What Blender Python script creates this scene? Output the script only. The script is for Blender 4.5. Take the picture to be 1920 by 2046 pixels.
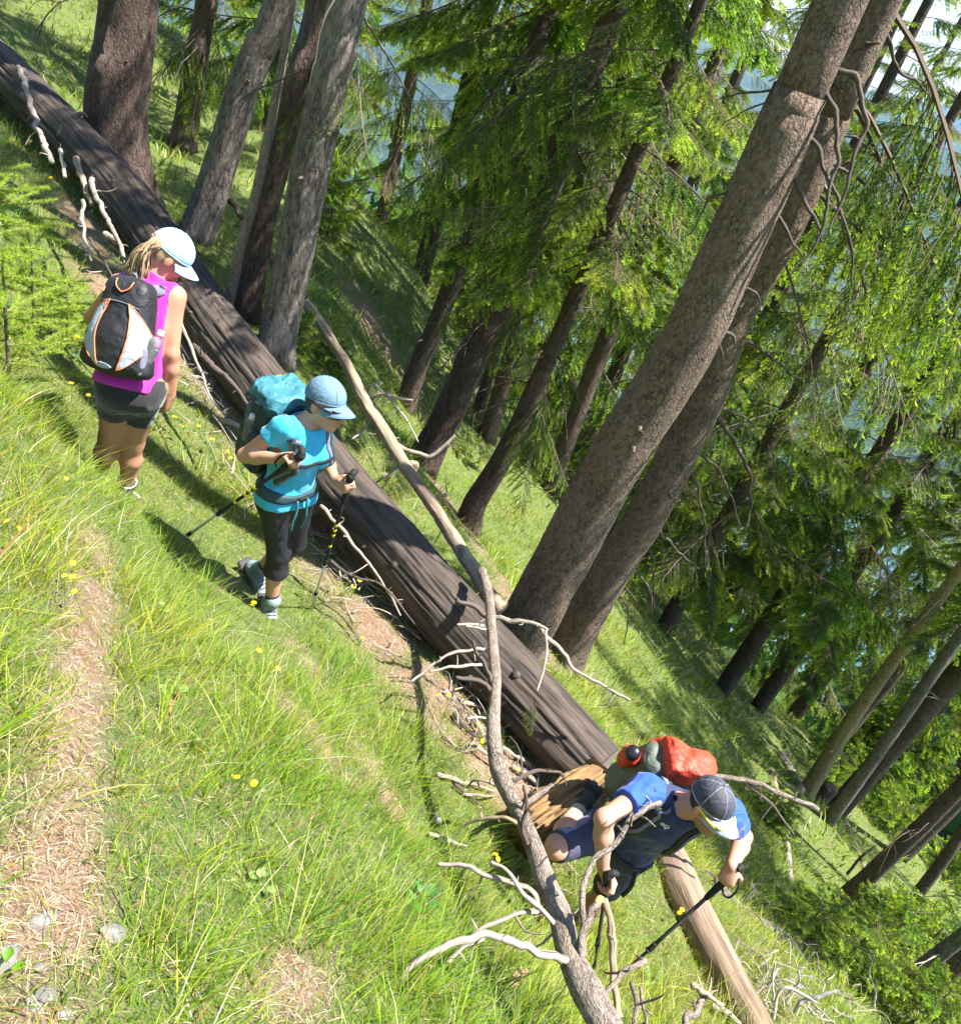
import bpy, bmesh, math, random
import numpy as np
from mathutils import Vector, Matrix

# ------------------------------------------------------------------ scene, camera, light
for o in list(bpy.data.objects):
    bpy.data.objects.remove(o, do_unlink=True)
scene = bpy.context.scene
C = scene.collection
rng = np.random.default_rng(7)
random.seed(7)

PITCH, ROLL, FOC = math.radians(34.0), math.radians(19.0), 1636.0     # focal length in photo pixels (1920 wide)
CAM = np.array([0.0, 0.0, 1.6])
FW = np.array([0, math.cos(PITCH), -math.sin(PITCH)])
U0 = np.array([0, math.sin(PITCH), math.cos(PITCH)])
R0 = np.array([1.0, 0, 0])
RR = math.cos(ROLL) * R0 + math.sin(ROLL) * U0
UU = -math.sin(ROLL) * R0 + math.cos(ROLL) * U0
cam_data = bpy.data.cameras.new('camera')
cam = bpy.data.objects.new('camera', cam_data)
C.objects.link(cam)
m = Matrix.Identity(4)
for i in range(3):
    m[i][0], m[i][1], m[i][2], m[i][3] = RR[i], UU[i], -FW[i], CAM[i]
cam.matrix_world = m
cam_data.sensor_fit = 'HORIZONTAL'
cam_data.sensor_width = 36
cam_data.lens = 36 * FOC / 1920
cam_data.clip_start, cam_data.clip_end = 0.05, 20000
scene.camera = cam

SUN_AZ, SUN_EL = math.radians(84), math.radians(62)      # azimuth from +Y towards +X
world = bpy.data.worlds.new('World'); scene.world = world; world.use_nodes = True
wn = world.node_tree.nodes; wl = world.node_tree.links
sky = wn.new('ShaderNodeTexSky'); sky.sky_type = 'NISHITA'; sky.sun_disc = False
sky.sun_elevation, sky.sun_rotation = SUN_EL, SUN_AZ
sky.altitude = 1500; sky.air_density = 1.0; sky.dust_density = 1.2
bg = wn['Background']; bg.inputs[1].default_value = 0.11
wl.new(sky.outputs[0], bg.inputs[0])
sun_data = bpy.data.lights.new('sun', 'SUN'); sun_data.energy = 5.0; sun_data.angle = math.radians(0.53)
sun_data.color = (1.0, 0.955, 0.88)
sun = bpy.data.objects.new('sun', sun_data); C.objects.link(sun)
SUNV = np.array([math.sin(SUN_AZ) * math.cos(SUN_EL), math.cos(SUN_AZ) * math.cos(SUN_EL), math.sin(SUN_EL)])
sun.rotation_euler = Vector(SUNV).to_track_quat('Z', 'Y').to_euler()
sun.location = (6, 4, 12)
vs = scene.view_settings
vs.view_transform = 'Standard'; vs.look = 'None'; vs.gamma = 1.0; vs.exposure = 1.75
scene.cycles.max_bounces = 5
scene.cycles.diffuse_bounces = 3
scene.cycles.glossy_bounces = 2
scene.cycles.transmission_bounces = 3
scene.cycles.caustics_reflective = False
scene.cycles.caustics_refractive = False
scene.cycles.transparent_max_bounces = 8
scene.cycles.volume_bounces = 0
scene.cycles.use_adaptive_sampling = True
scene.cycles.adaptive_threshold = 0.04
scene.cycles.use_denoising = True

# ------------------------------------------------------------------ helpers: points
def ray(px, py):
    return FW + RR * ((px - 960) / FOC) - UU * ((py - 1023) / FOC)
def P(px, py, d):                       # point at axial distance d seen at photo pixel (px, py)
    return CAM + ray(px, py) * d
def solve(parent, px, py, L, far=True): # joint at bone length L from its parent
    r = ray(px, py); o = CAM - parent
    a = r @ r; b = 2 * (r @ o); c = o @ o - L * L
    disc = b * b - 4 * a * c
    if disc < 0:
        p = CAM + r * (-b / (2 * a))
        return parent + (p - parent) / np.linalg.norm(p - parent) * L
    s = math.sqrt(disc)
    return CAM + r * ((-b + (s if far else -s)) / (2 * a))
def nrm(v):
    v = np.asarray(v, float); return v / (np.linalg.norm(v) + 1e-12)
def perp(v, a):                         # component of v perpendicular to unit a, normalised
    return nrm(v - a * (v @ a))
def depth_of(p):
    return float((np.asarray(p) - CAM) @ FW)

# ------------------------------------------------------------------ helpers: value noise (numpy)
_tab = np.random.default_rng(99).random(4096).astype(np.float32)
def _hash(ix, iy, iz):
    return _tab[((ix * 73856093) ^ (iy * 19349663) ^ (iz * 83492791)) & 4095]
def vnoise(p):                          # p (n,3) -> 0..1
    p = np.asarray(p, dtype=np.float64)
    i = np.floor(p).astype(np.int64); f = p - i; f = f * f * (3 - 2 * f)
    x, y, z = i[..., 0], i[..., 1], i[..., 2]
    fx, fy, fz = f[..., 0], f[..., 1], f[..., 2]
    def h(a, b, c): return _hash(x + a, y + b, z + c)
    c00 = h(0,0,0)*(1-fx) + h(1,0,0)*fx; c10 = h(0,1,0)*(1-fx) + h(1,1,0)*fx
    c01 = h(0,0,1)*(1-fx) + h(1,0,1)*fx; c11 = h(0,1,1)*(1-fx) + h(1,1,1)*fx
    return (c00*(1-fy) + c10*fy)*(1-fz) + (c01*(1-fy) + c11*fy)*fz
def fbm(p, o=3):
    p = np.asarray(p, float); s = 0; a = .5; t = 0
    for k in range(o):
        s = s + a * vnoise(p * 2**k + 17.3 * k); t += a; a *= .5
    return s / t

# ------------------------------------------------------------------ helpers: objects
def link(o, parent=None):
    C.objects.link(o)
    if parent is not None:
        o.parent = parent
        if parent.type == 'EMPTY':
            o.matrix_parent_inverse = Matrix.Translation(-Vector(parent.location))
        else:
            o.matrix_parent_inverse = Matrix.Identity(4)
    return o
def mesh_np(name, V, F, mats, smooth=True, attrs=None, matidx=None):
    """V (n,3); F (m,k) array or list of arrays of tris / quads"""
    me = bpy.data.meshes.new(name)
    V = np.ascontiguousarray(V, dtype=np.float32)
    Fs = [np.asarray(f) for f in (F if isinstance(F, (list, tuple)) else [F]) if len(f)]
    loops = np.concatenate([f.ravel() for f in Fs]).astype(np.int32)
    tot = np.concatenate([np.full(len(f), f.shape[1]) for f in Fs]).astype(np.int32)
    start = np.concatenate([[0], np.cumsum(tot)[:-1]]).astype(np.int32)
    me.vertices.add(len(V)); me.vertices.foreach_set('co', V.ravel())
    me.loops.add(len(loops)); me.loops.foreach_set('vertex_index', loops)
    me.polygons.add(len(tot)); me.polygons.foreach_set('loop_start', start)
    me.polygons.foreach_set('loop_total', tot)
    if matidx is not None:
        me.polygons.foreach_set('material_index', np.asarray(matidx, dtype=np.int32))
    me.polygons.foreach_set('use_smooth', np.full(len(tot), bool(smooth)))
    for k, (dom, typ, arr) in (attrs or {}).items():
        a = me.attributes.new(k, typ, dom)
        arr = np.ascontiguousarray(arr, dtype=np.float32)
        a.data.foreach_set('value' if typ == 'FLOAT' else ('vector' if typ == 'FLOAT_VECTOR' else 'color'), arr.ravel())
    for mt in (mats if isinstance(mats, (list, tuple)) else [mats]):
        me.materials.append(mt)
    me.update(calc_edges=True); me.validate()
    return me
def obj(name, me, parent=None, **props):
    o = bpy.data.objects.new(name, me); link(o, parent)
    for k, v in props.items(): o[k] = v
    return o
def empty(name, loc, **props):
    o = bpy.data.objects.new(name, None); o.location = Vector(loc); o.empty_display_size = .1; link(o)
    for k, v in props.items(): o[k] = v
    return o
def thing(name, loc, label, cat, group=None):
    o = empty(name, loc, label=label, category=cat)
    if group: o['group'] = group
    return o

# ------------------------------------------------------------------ helpers: curves and tubes
def catmull(pts, n):
    p = np.asarray(pts, float)
    if len(p) == 2:
        t = np.linspace(0, 1, n)[:, None]; return p[0] * (1 - t) + p[1] * t
    q = np.vstack([2 * p[0] - p[1], p, 2 * p[-1] - p[-2]])
    seg = np.linalg.norm(np.diff(p[:, :3], axis=0), axis=1); cum = np.concatenate([[0], np.cumsum(seg)])
    s = np.linspace(0, cum[-1], n)
    k = np.clip(np.searchsorted(cum, s, side='right') - 1, 0, len(p) - 2)
    t = ((s - cum[k]) / np.maximum(seg[k], 1e-9))[:, None]
    p0, p1, p2, p3 = q[k], q[k + 1], q[k + 2], q[k + 3]
    return .5 * (2*p1 + (p2-p0)*t + (2*p0-5*p1+4*p2-p3)*t*t + (3*p1-p0-3*p2+p3)*t**3)
def tube(pts, rad, seg=12, rings=20, lump=0.0, lscale=6.0, lstretch=.35, cap=True, flare=None, seed=0, groove=0.0, jit=0.0):
    """round tapered tube along pts; returns V, [quads, tris], tc (straightened coordinates)"""
    pts = np.asarray(pts, float)
    rad = np.full(len(pts), float(rad)) if np.isscalar(rad) else np.asarray(rad, float)
    pr = catmull(np.hstack([pts, rad[:, None]]), rings)
    c, r = pr[:, :3].copy(), np.maximum(pr[:, 3], 1e-4)
    if jit:                                        # crooked growth, knuckled thickness
        L0 = np.concatenate([[0], np.cumsum(np.linalg.norm(np.diff(c, axis=0), axis=1))])
        for ax_ in range(3):
            q = np.stack([L0 * 9, L0 * 0 + ax_ * 7.7 + seed, L0 * 0 + c[0, 0] * 31], 1)
            c[:, ax_] += (fbm(q, 3) - .5) * jit * np.clip(r, .004, .02) * np.clip(L0 / .05, 0, 1) * 3
        r = r * (1 + .35 * (fbm(np.stack([L0 * 22, L0 * 0 + 3, L0 * 0 + c[0, 1] * 17], 1), 2) - .5) * min(1, jit))
    tan = np.gradient(c, axis=0); tan /= np.linalg.norm(tan, axis=1)[:, None] + 1e-12
    a = np.zeros_like(c); b = np.zeros_like(c)
    ref = np.array([0, 0, 1.0]) if abs(tan[0][2]) < .8 else np.array([1.0, 0, 0])
    a[0] = perp(ref, tan[0]); b[0] = np.cross(tan[0], a[0])
    for i in range(1, rings):
        a[i] = perp(a[i-1], tan[i]); b[i] = np.cross(tan[i], a[i])
    s = np.concatenate([[0], np.cumsum(np.linalg.norm(np.diff(c, axis=0), axis=1))])
    th = np.linspace(0, 2 * math.pi, seg, endpoint=False)
    ct, st = np.cos(th), np.sin(th)
    tc = np.stack([r[:, None] * ct, r[:, None] * st, np.repeat(s[:, None], seg, 1)], -1)
    R = np.repeat(r[:, None], seg, 1)
    if lump:
        q = tc * np.array([lscale, lscale, lscale * lstretch]) + seed * 11.7
        R = R * (1 + lump * (fbm(q.reshape(-1, 3), 3).reshape(R.shape) * 2 - 1))
    if groove:                                     # lengthwise drying checks
        q = tc * np.array([26, 26, 1.1]) + seed * 3.3
        g_ = np.abs(fbm(q.reshape(-1, 3), 2).reshape(R.shape) * 2 - 1)
        R = R * (1 - groove * np.clip(1 - g_ * 7, 0, 1)) * (1 + groove * .5 * (fbm((tc * np.array([45, 45, 2.0])).reshape(-1, 3), 2).reshape(R.shape) - .5))
    if flare is not None:                          # buttressed foot: (height, amount, lobes)
        hgt, amt, lob = flare
        R = R * (1 + amt * np.exp(-s / hgt)[:, None] * (.6 + .4 * np.cos(lob * th + seed)[None, :]))
    V = c[:, None, :] + a[:, None, :] * (R * ct)[..., None] + b[:, None, :] * (R * st)[..., None]
    V = V.reshape(-1, 3); tcv = tc.reshape(-1, 3)
    i = np.arange(rings - 1)[:, None] * seg; j = np.arange(seg)[None, :]; jn = (j + 1) % seg
    Q = np.stack([i + j, i + jn, i + seg + jn, i + seg + j], -1).reshape(-1, 4)
    T = np.zeros((0, 3), int)
    if cap:
        V = np.vstack([V, c[0], c[-1]]); n = len(V)
        tcv = np.vstack([tcv, [0, 0, 0], [0, 0, s[-1]]])
        jj = np.arange(seg); jn = (jj + 1) % seg; e = (rings - 1) * seg
        T = np.vstack([np.stack([jn, jj, np.full(seg, n - 2)], 1), np.stack([e + jj, e + jn, np.full(seg, n - 1)], 1)])
    return V, [Q, T], tcv
def join(parts):
    """parts: list of (V, [Q, T], tc) -> one"""
    V, Q, T, tc, o = [], [], [], [], 0
    for v, (q, t), c in parts:
        V.append(v); Q.append(q + o); T.append(t + o); tc.append(c); o += len(v)
    return np.vstack(V), [np.vstack(Q), np.vstack(T)], np.vstack(tc)
def tube_obj(name, mat, parent=None, pts=None, rad=None, **kw):
    V, F, tc = tube(pts, rad, **kw)
    return obj(name, mesh_np(name, V, F, mat, attrs={'tc': ('POINT', 'FLOAT_VECTOR', tc)}), parent)

# ------------------------------------------------------------------ helpers: materials
def new_mat(name):
    mt = bpy.data.materials.new(name); mt.use_nodes = True
    nt = mt.node_tree; return mt, nt, nt.nodes, nt.links, nt.nodes['Principled BSDF']
def node(nt, typ, **kw):
    n = nt.nodes.new(typ)
    for k, v in kw.items():
        if k.startswith('i_'): n.inputs[int(k[2:])].default_value = v
        else: setattr(n, k, v)
    return n
def ramp(nt, fac, stops):
    n = nt.nodes.new('ShaderNodeValToRGB'); e = n.color_ramp.elements
    while len(e) < len(stops): e.new(.5)
    for el, (p, c) in zip(e, stops):
        el.position = p; el.color = (*c, 1) if len(c) == 3 else c
    nt.links.new(fac, n.inputs[0]); return n
def mixc(nt, fac, a, b, mode='MIX'):
    n = nt.nodes.new('ShaderNodeMix'); n.data_type = 'RGBA'; n.blend_type = mode
    for s, v in ((0, fac), (6, a), (7, b)):
        if hasattr(v, 'links'): nt.links.new(v, n.inputs[s])
        else: n.inputs[s].default_value = v if s == 0 else ((*v, 1) if len(v) == 3 else v)
    return n.outputs[2]
def coords(nt, attr=None, scale=(1, 1, 1)):
    if attr:
        c = nt.nodes.new('ShaderNodeAttribute'); c.attribute_name = attr; out = c.outputs['Vector']
    else:
        c = nt.nodes.new('ShaderNodeTexCoord'); out = c.outputs['Object']
    mp = nt.nodes.new('ShaderNodeMapping'); mp.inputs['Scale'].default_value = scale
    nt.links.new(out, mp.inputs[0]); return mp.outputs[0]
def noise(nt, vec, scale, detail=4, rough=.6, dist=0):
    n = nt.nodes.new('ShaderNodeTexNoise'); n.inputs['Scale'].default_value = scale
    n.inputs['Detail'].default_value = detail; n.inputs['Roughness'].default_value = rough
    n.inputs['Distortion'].default_value = dist
    nt.links.new(vec, n.inputs['Vector']); return n.outputs['Fac']
def bump(nt, h, strength=.5, dist=.01, normal=None):
    b = nt.nodes.new('ShaderNodeBump'); b.inputs['Strength'].default_value = strength
    b.inputs['Distance'].default_value = dist; nt.links.new(h, b.inputs['Height'])
    if normal is not None: nt.links.new(normal, b.inputs['Normal'])
    return b.outputs[0]
def math_n(nt, op, a, b=0.0):
    n = nt.nodes.new('ShaderNodeMath'); n.operation = op
    for k, v in ((0, a), (1, b)):
        if hasattr(v, 'links'): nt.links.new(v, n.inputs[k])
        else: n.inputs[k].default_value = v
    return n.outputs[0]

def mat_bark_plates(name, base, crack, pale, scale=26, stretch=.55, lichen=0.0, warp_amt=.045, depth=.02):
    mt, nt, N, L, b = new_mat(name)
    v = coords(nt, 'tc', (1, 1, stretch))
    def warped(amt, sc_):
        vv = nt.nodes.new('ShaderNodeVectorMath'); vv.operation = 'ADD'; L.new(v, vv.inputs[0])
        sc = nt.nodes.new('ShaderNodeVectorMath'); sc.operation = 'SCALE'; sc.inputs['Scale'].default_value = amt
        cn = nt.nodes.new('ShaderNodeTexNoise'); cn.inputs['Scale'].default_value = sc_; cn.inputs['Detail'].default_value = 5
        L.new(v, cn.inputs['Vector'])
        L.new(cn.outputs['Color'], sc.inputs[0]); L.new(sc.outputs[0], vv.inputs[1]); return vv.outputs[0]
    def voro(vec, sc_, feat):
        vo = nt.nodes.new('ShaderNodeTexVoronoi'); vo.feature = feat; vo.inputs['Scale'].default_value = sc_
        L.new(vec, vo.inputs['Vector']); return vo
    w1 = warped(warp_amt, 22)
    e1 = voro(w1, scale, 'DISTANCE_TO_EDGE'); vc = voro(w1, scale, 'F1')
    vs2 = voro(warped(warp_amt * .8, 34), scale * 2.3, 'F1')
    rough = noise(nt, v, 30, 6, .75); fine = noise(nt, v, 120, 5, .75); big = noise(nt, v, 2.6, 5)
    gate = ramp(nt, noise(nt, v, 8, 4), [(.36, (.15, .15, .15)), (.64, (.85, .85, .85))]).outputs[0]
    k1 = ramp(nt, e1.outputs['Distance'], [(0, (0, 0, 0)), (.05, (.55, .55, .55)), (.16, (1, 1, 1))]).outputs[0]
    k = mixc(nt, gate, k1, (1, 1, 1))
    cell = nt.nodes.new('ShaderNodeSeparateColor'); L.new(vc.outputs['Color'], cell.inputs[0])
    col = mixc(nt, ramp(nt, big, [(.35, (0, 0, 0)), (.65, (.7, .7, .7))]).outputs[0], base, pale)
    col = mixc(nt, math_n(nt, 'MULTIPLY', cell.outputs[0], .4), col, tuple(c * .5 for c in base))
    col = mixc(nt, ramp(nt, rough, [(.45, (0, 0, 0)), (.68, (.9, .9, .9))]).outputs[0], col, pale)
    col = mixc(nt, ramp(nt, rough, [(.28, (.85, .85, .85)), (.48, (0, 0, 0))]).outputs[0], col, crack)
    col = mixc(nt, ramp(nt, fine, [(.3, (.5, .5, .5)), (.5, (0, 0, 0))]).outputs[0], col, tuple(c * .45 for c in base))
    if lichen:
        li = ramp(nt, noise(nt, v, 13, 6, .75), [(.57, (0, 0, 0)), (.66, (lichen,) * 3)])
        col = mixc(nt, li.outputs[0], col, (.30, .31, .28))
    col = mixc(nt, k, crack, col)
    L.new(col, b.inputs['Base Color']); b.inputs['Roughness'].default_value = .92
    h = mixc(nt, .45, k, rough); h = mixc(nt, .3, h, vs2.outputs['Distance']); h = mixc(nt, .2, h, fine)
    L.new(bump(nt, h, 1.0, depth), b.inputs['Normal'])
    return mt
def mat_wood(name, light, dark, fibre=70, cracks=.5, rough=.85, spots=None):
    """weathered bare wood with lengthwise fibres and checks"""
    mt, nt, N, L, b = new_mat(name)
    v = coords(nt, 'tc', (1, 1, .035))
    f = noise(nt, v, fibre, 5, .65)
    f2 = noise(nt, coords(nt, 'tc', (1, 1, .12)), 16, 4, .6)
    col = mixc(nt, ramp(nt, f2, [(.32, (0, 0, 0)), (.68, (1, 1, 1))]).outputs[0], dark, light)
    col = mixc(nt, ramp(nt, f, [(.35, (.55,) * 3), (.6, (0, 0, 0))]).outputs[0], col, tuple(c * .3 for c in dark))
    ck = noise(nt, coords(nt, 'tc', (1, 1, .06)), 28, 3, .6)
    ckr = ramp(nt, ck, [(.0, (1, 1, 1)), (.33, (1, 1, 1)), (.37, (0, 0, 0))])
    col = mixc(nt, math_n(nt, 'MULTIPLY', ckr.outputs[0], cracks), col, tuple(c * .2 for c in dark))
    if spots:
        sp = ramp(nt, noise(nt, coords(nt, 'tc', (1, 1, .4)), 9, 4), [(.55, (0, 0, 0)), (.66, (1, 1, 1))])
        col = mixc(nt, sp.outputs[0], col, spots)
    L.new(col, b.inputs['Base Color']); b.inputs['Roughness'].default_value = rough
    h = mixc(nt, .4, f, f2)
    h = mixc(nt, ckr.outputs[0], h, (0, 0, 0))
    L.new(bump(nt, h, .9, .012), b.inputs['Normal'])
    return mt
def mat_plain(name, col, rough=.7, weave=0.0, wscale=300, var=.15, sheen=0.0, metal=0.0, spec=.4):
    mt, nt, N, L, b = new_mat(name)
    v = coords(nt)
    n = noise(nt, v, 9, 4)
    c = mixc(nt, n, tuple(x * (1 - var) for x in col), tuple(min(1, x * (1 + var)) for x in col))
    L.new(c, b.inputs['Base Color']); b.inputs['Roughness'].default_value = rough
    b.inputs['Metallic'].default_value = metal; b.inputs['Specular IOR Level'].default_value = spec
    if sheen: b.inputs['Sheen Weight'].default_value = sheen
    if weave:
        w = noise(nt, v, wscale, 2)
        big = noise(nt, v, 13, 3, .5, 1.2)
        fold = math_n(nt, 'ABSOLUTE', math_n(nt, 'SUBTRACT', big, .5)); fold = math_n(nt, 'MULTIPLY', fold, 4.0)
        nb = bump(nt, fold, min(.8, weave * 1.2), .006)
        L.new(bump(nt, w, weave, .002, nb), b.inputs['Normal'])
        dirt = ramp(nt, noise(nt, v, 14, 5, .7), [(.5, (0, 0, 0)), (.75, (.35, .35, .35))]).outputs[0]
        L.new(mixc(nt, dirt, c, tuple(.7 * x + .03 for x in col)), b.inputs['Base Color'])
    return mt
def mat_leaf(name, col_attr='col', trans=.35, rough=.5, gain=(1, 1, 1)):
    mt, nt, N, L, b = new_mat(name)
    a = nt.nodes.new('ShaderNodeAttribute'); a.attribute_name = col_attr
    c = mixc(nt, 1.0, a.outputs['Color'], gain, 'MULTIPLY')
    L.new(c, b.inputs['Base Color']); b.inputs['Roughness'].default_value = rough
    b.inputs['Specular IOR Level'].default_value = .3
    t = nt.nodes.new('ShaderNodeBsdfTranslucent')
    tcx = mixc(nt, 1.0, c, (1.3, 1.25, .5), 'MULTIPLY'); L.new(tcx, t.inputs[0])
    mx = nt.nodes.new('ShaderNodeMixShader'); mx.inputs[0].default_value = trans
    L.new(b.outputs[0], mx.inputs[1]); L.new(t.outputs[0], mx.inputs[2])
    L.new(mx.outputs[0], nt.nodes['Material Output'].inputs[0])
    return mt

# ------------------------------------------------------------------ the walkers' joints (found before the ground, which carries their feet)
def make_pose(root, rows):
    J = {'pelvis': root}
    for name, par, px, py, L, far in rows:
        J[name] = solve(J[par], px, py, L, far)
    return J
POSE_A = make_pose(P(262, 770, 4.05), [       # walker seen from behind, magenta top
    ('neck', 'pelvis', 305, 566, .50, True), ('head', 'neck', 345, 505, .165, True),
    ('shR', 'neck', 352, 591, .131, False), ('shL', 'neck', 239, 567, .160, True),
    ('elR', 'shR', 343, 706, .28, True), ('wrR', 'elR', 341, 790, .24, True),
    ('elL', 'shL', 184, 634, .27, True), ('wrL', 'elL', 200, 655, .23, True),
    ('hipR', 'pelvis', 293, 783, .078, True), ('hipL', 'pelvis', 231, 774, .076, False),
    ('knR', 'hipR', 266, 884, .40, True), ('knL', 'hipL', 220, 871, .40, True),
    ('anR', 'knR', 252, 974, .38, True), ('anL', 'knL', 194, 958, .38, True)])
POSE_B = make_pose(P(572, 984, 4.2), [        # walker in turquoise shirt
    ('neck', 'pelvis', 612, 846, .46, False), ('head', 'neck', 652, 806, .15, False),
    ('shR', 'neck', 565, 853, .145, False), ('shL', 'neck', 643, 872, .155, True),
    ('elR', 'shR', 489, 910, .27, True), ('wrR', 'elR', 555, 916, .235, False),
    ('elL', 'shL', 650, 918, .27, True), ('wrL', 'elL', 669, 958, .235, False),
    ('hipR', 'pelvis', 547, 990, .085, False), ('hipL', 'pelvis', 598, 992, .085, True),
    ('knR', 'hipR', 557, 1104, .40, True), ('knL', 'hipL', 588, 1085, .40, True),
    ('anR', 'knR', 542, 1205, .39, True), ('anL', 'knL', 518, 1138, .39, True)])
POSE_C = make_pose(P(1232, 1676, 4.08), [     # man stooping through the gap
    ('neck', 'pelvis', 1362, 1612, .52, False), ('head', 'neck', 1421, 1610, .17, False),
    ('shR', 'neck', 1290, 1580, .19, False), ('shL', 'neck', 1456, 1628, .20, True),
    ('elR', 'shR', 1206, 1636, .30, False), ('wrR', 'elR', 1204, 1733, .26, True),
    ('elL', 'shL', 1485, 1672, .27, True), ('wrL', 'elL', 1462, 1730, .26, False),
    ('hipR', 'pelvis', 1194, 1662, .105, True), ('hipL', 'pelvis', 1270, 1690, .105, False),
    ('knR', 'hipR', 1112, 1694, .41, False), ('knL', 'hipL', 1206, 1782, .43, True),
    ('anR', 'knR', 1160, 1614, .42, True), ('anL', 'knL', 1146, 1862, .42, True)])

# ------------------------------------------------------------------ big log (its line is needed by the ground)
def inv_depth(pts, d0, d1):
    """depths along a pixel polyline, linear in 1/d (a straight line in space)"""
    p = np.asarray(pts, float); s = np.concatenate([[0], np.cumsum(np.linalg.norm(np.diff(p, axis=0), axis=1))]); s /= s[-1]
    return 1 / ((1 - s) / d0 + s / d1)
def pix_line(pts, d0, d1):
    d = inv_depth(pts, d0, d1); return np.array([P(x, y, q) for (x, y), q in zip(pts, d)])
LOG_PX = [(1192, 1545), (1132, 1482), (1008, 1348), (875, 1204), (741, 1050), (659, 957), (494, 741), (432, 659), (319, 494), (237, 381), (134, 268), (31, 165), (-60, 80)]
LOG = pix_line(LOG_PX, 4.75, 8.4)
LOG_R = np.interp(np.linspace(0, 1, len(LOG)), [0, .4, .8, 1], [.185, .225, .215, .215])

# ------------------------------------------------------------------ the hillside
GX, GY = -.45, -.62
ctrl = []
for J in (POSE_A, POSE_B):
    for k in ('anR', 'anL'): ctrl.append(J[k] - np.array([0, 0, .095]))
ctrl.append(POSE_C['anL'] - np.array([0, 0, .10]))
for i in (1, 3, 5, 7, 9, 11): ctrl.append(LOG[i] - np.array([0, 0, LOG_R[i] + (.1 if i > 1 else .02)]))
TREE_BASE = {'A': (248, 392, 8.6), 'A2': (362, 292, 11.5), 'B': (388, 472, 7.9), 'C': (491, 632, 7.1), 'D': (553, 668, 6.7),
             'E1': (806, 822, 10.5), 'E2': (838, 925, 8.8), 'E3': (951, 834, 12.0), 'E4': (977, 864, 11.6), 'E5': (938, 1052, 8.6),
             'F': (1030, 1290, 6.0), 'G': (1122, 1316, 7.0), 'I': (1609, 1588, 15.), 'J': (1657, 1642, 14.), 'H': (1681, 1802, 11.5), 'K': (1793, 1843, 12.5)}
for k, (x, y, d) in TREE_BASE.items(): ctrl.append(P(x, y, d))
for x, y, d in [(0, 620, 4.6), (0, 400, 6.3), (60, 800, 3.7), (20, 60, 10.5), (560, 300, 12.), (760, 480, 13.5), (700, 650, 9.6),
                (0, 1200, 2.3), (1545, 1500, 17.), (1650, 1490, 22.), (1470, 1440, 15.), (120, 0, 15.), (330, 60, 16.), (470, 140, 16.), (1500, 1950, 4.9), (1480, 1780, 6.8)]:
    ctrl.append(P(x, y, d))
for x, y in [(-.5, .6), (0, 1.2), (.6, 1.2), (1.2, 1.0), (-1.2, 1.2), (-1.0, 2.2), (0, 2.4), (0.2, 0), (2.5, 1.5), (3, -2), (-3, -2), (-3.5, 1.5), (0, -3), (-6, 2), (6, 0),
             (-7, 4)]:
    ctrl.append(np.array([x, y, GX * x + GY * y]))
for a in np.linspace(0, 2 * math.pi, 13)[:-1]:
    for rr in (30, 60):
        x, y = rr * math.cos(a), 8 + rr * math.sin(a); ctrl.append(np.array([x, y, GX * x + GY * y]))
ctrl = np.array(ctrl)
res = ctrl[:, 2] - (GX * ctrl[:, 0] + GY * ctrl[:, 1])
def _phi(r): return -np.sqrt(r * r + .55 ** 2)
_n = len(ctrl)
_A = np.zeros((_n + 1, _n + 1)); _d = np.linalg.norm(ctrl[:, None, :2] - ctrl[None, :, :2], axis=2)
_A[:_n, :_n] = _phi(_d) + .12 * np.eye(_n); _A[:_n, _n] = 1; _A[_n, :_n] = 1
_w = np.linalg.solve(_A, np.concatenate([res, [0]]))
def ground_smooth(x, y):
    x = np.asarray(x, float); y = np.asarray(y, float); sh = x.shape
    q = np.stack([x.ravel(), y.ravel()], 1); out = np.zeros(len(q))
    for s in range(0, len(q), 20000):
        d = np.linalg.norm(q[s:s + 20000, None, :] - ctrl[None, :, :2], axis=2)
        out[s:s + 20000] = _phi(d) @ _w[:_n] + _w[_n]
    return (out + GX * q[:, 0] + GY * q[:, 1]).reshape(sh)
def ground(x, y):
    x = np.asarray(x, float); y = np.asarray(y, float)
    z = ground_smooth(x, y)
    p = np.stack([x, y, np.zeros_like(x)], -1)
    far = np.clip(np.hypot(x, y) / 8, .6, 4)
    z = z + (fbm(p * 1.7, 2) - .5) * .13 + (fbm(p * 5.0 + 3, 2) - .5) * .06
    z = z + (fbm(p * .35 + 9, 2) - .5) * .5 * np.clip((np.hypot(x, y) - 7) / 10, 0, 2)
    return z
def gz(x, y): return float(ground(np.array([x]), np.array([y]))[0])
def ground_at(px, py, dmax=60):
    r = ray(px, py); d = np.concatenate([np.arange(.8, 12, .05), np.arange(12, dmax, .2)])
    q = CAM + r * d[:, None]; h = q[:, 2] - ground(q[:, 0], q[:, 1])
    k = np.where(h < 0)[0]
    if len(k) == 0:
        k = np.argmin(h / d); return q[k] - np.array([0, 0, h[k]])
    k = k[0]
    if k == 0: return q[0]
    t = h[k - 1] / (h[k - 1] - h[k]); return q[k - 1] * (1 - t) + q[k] * t

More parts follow.
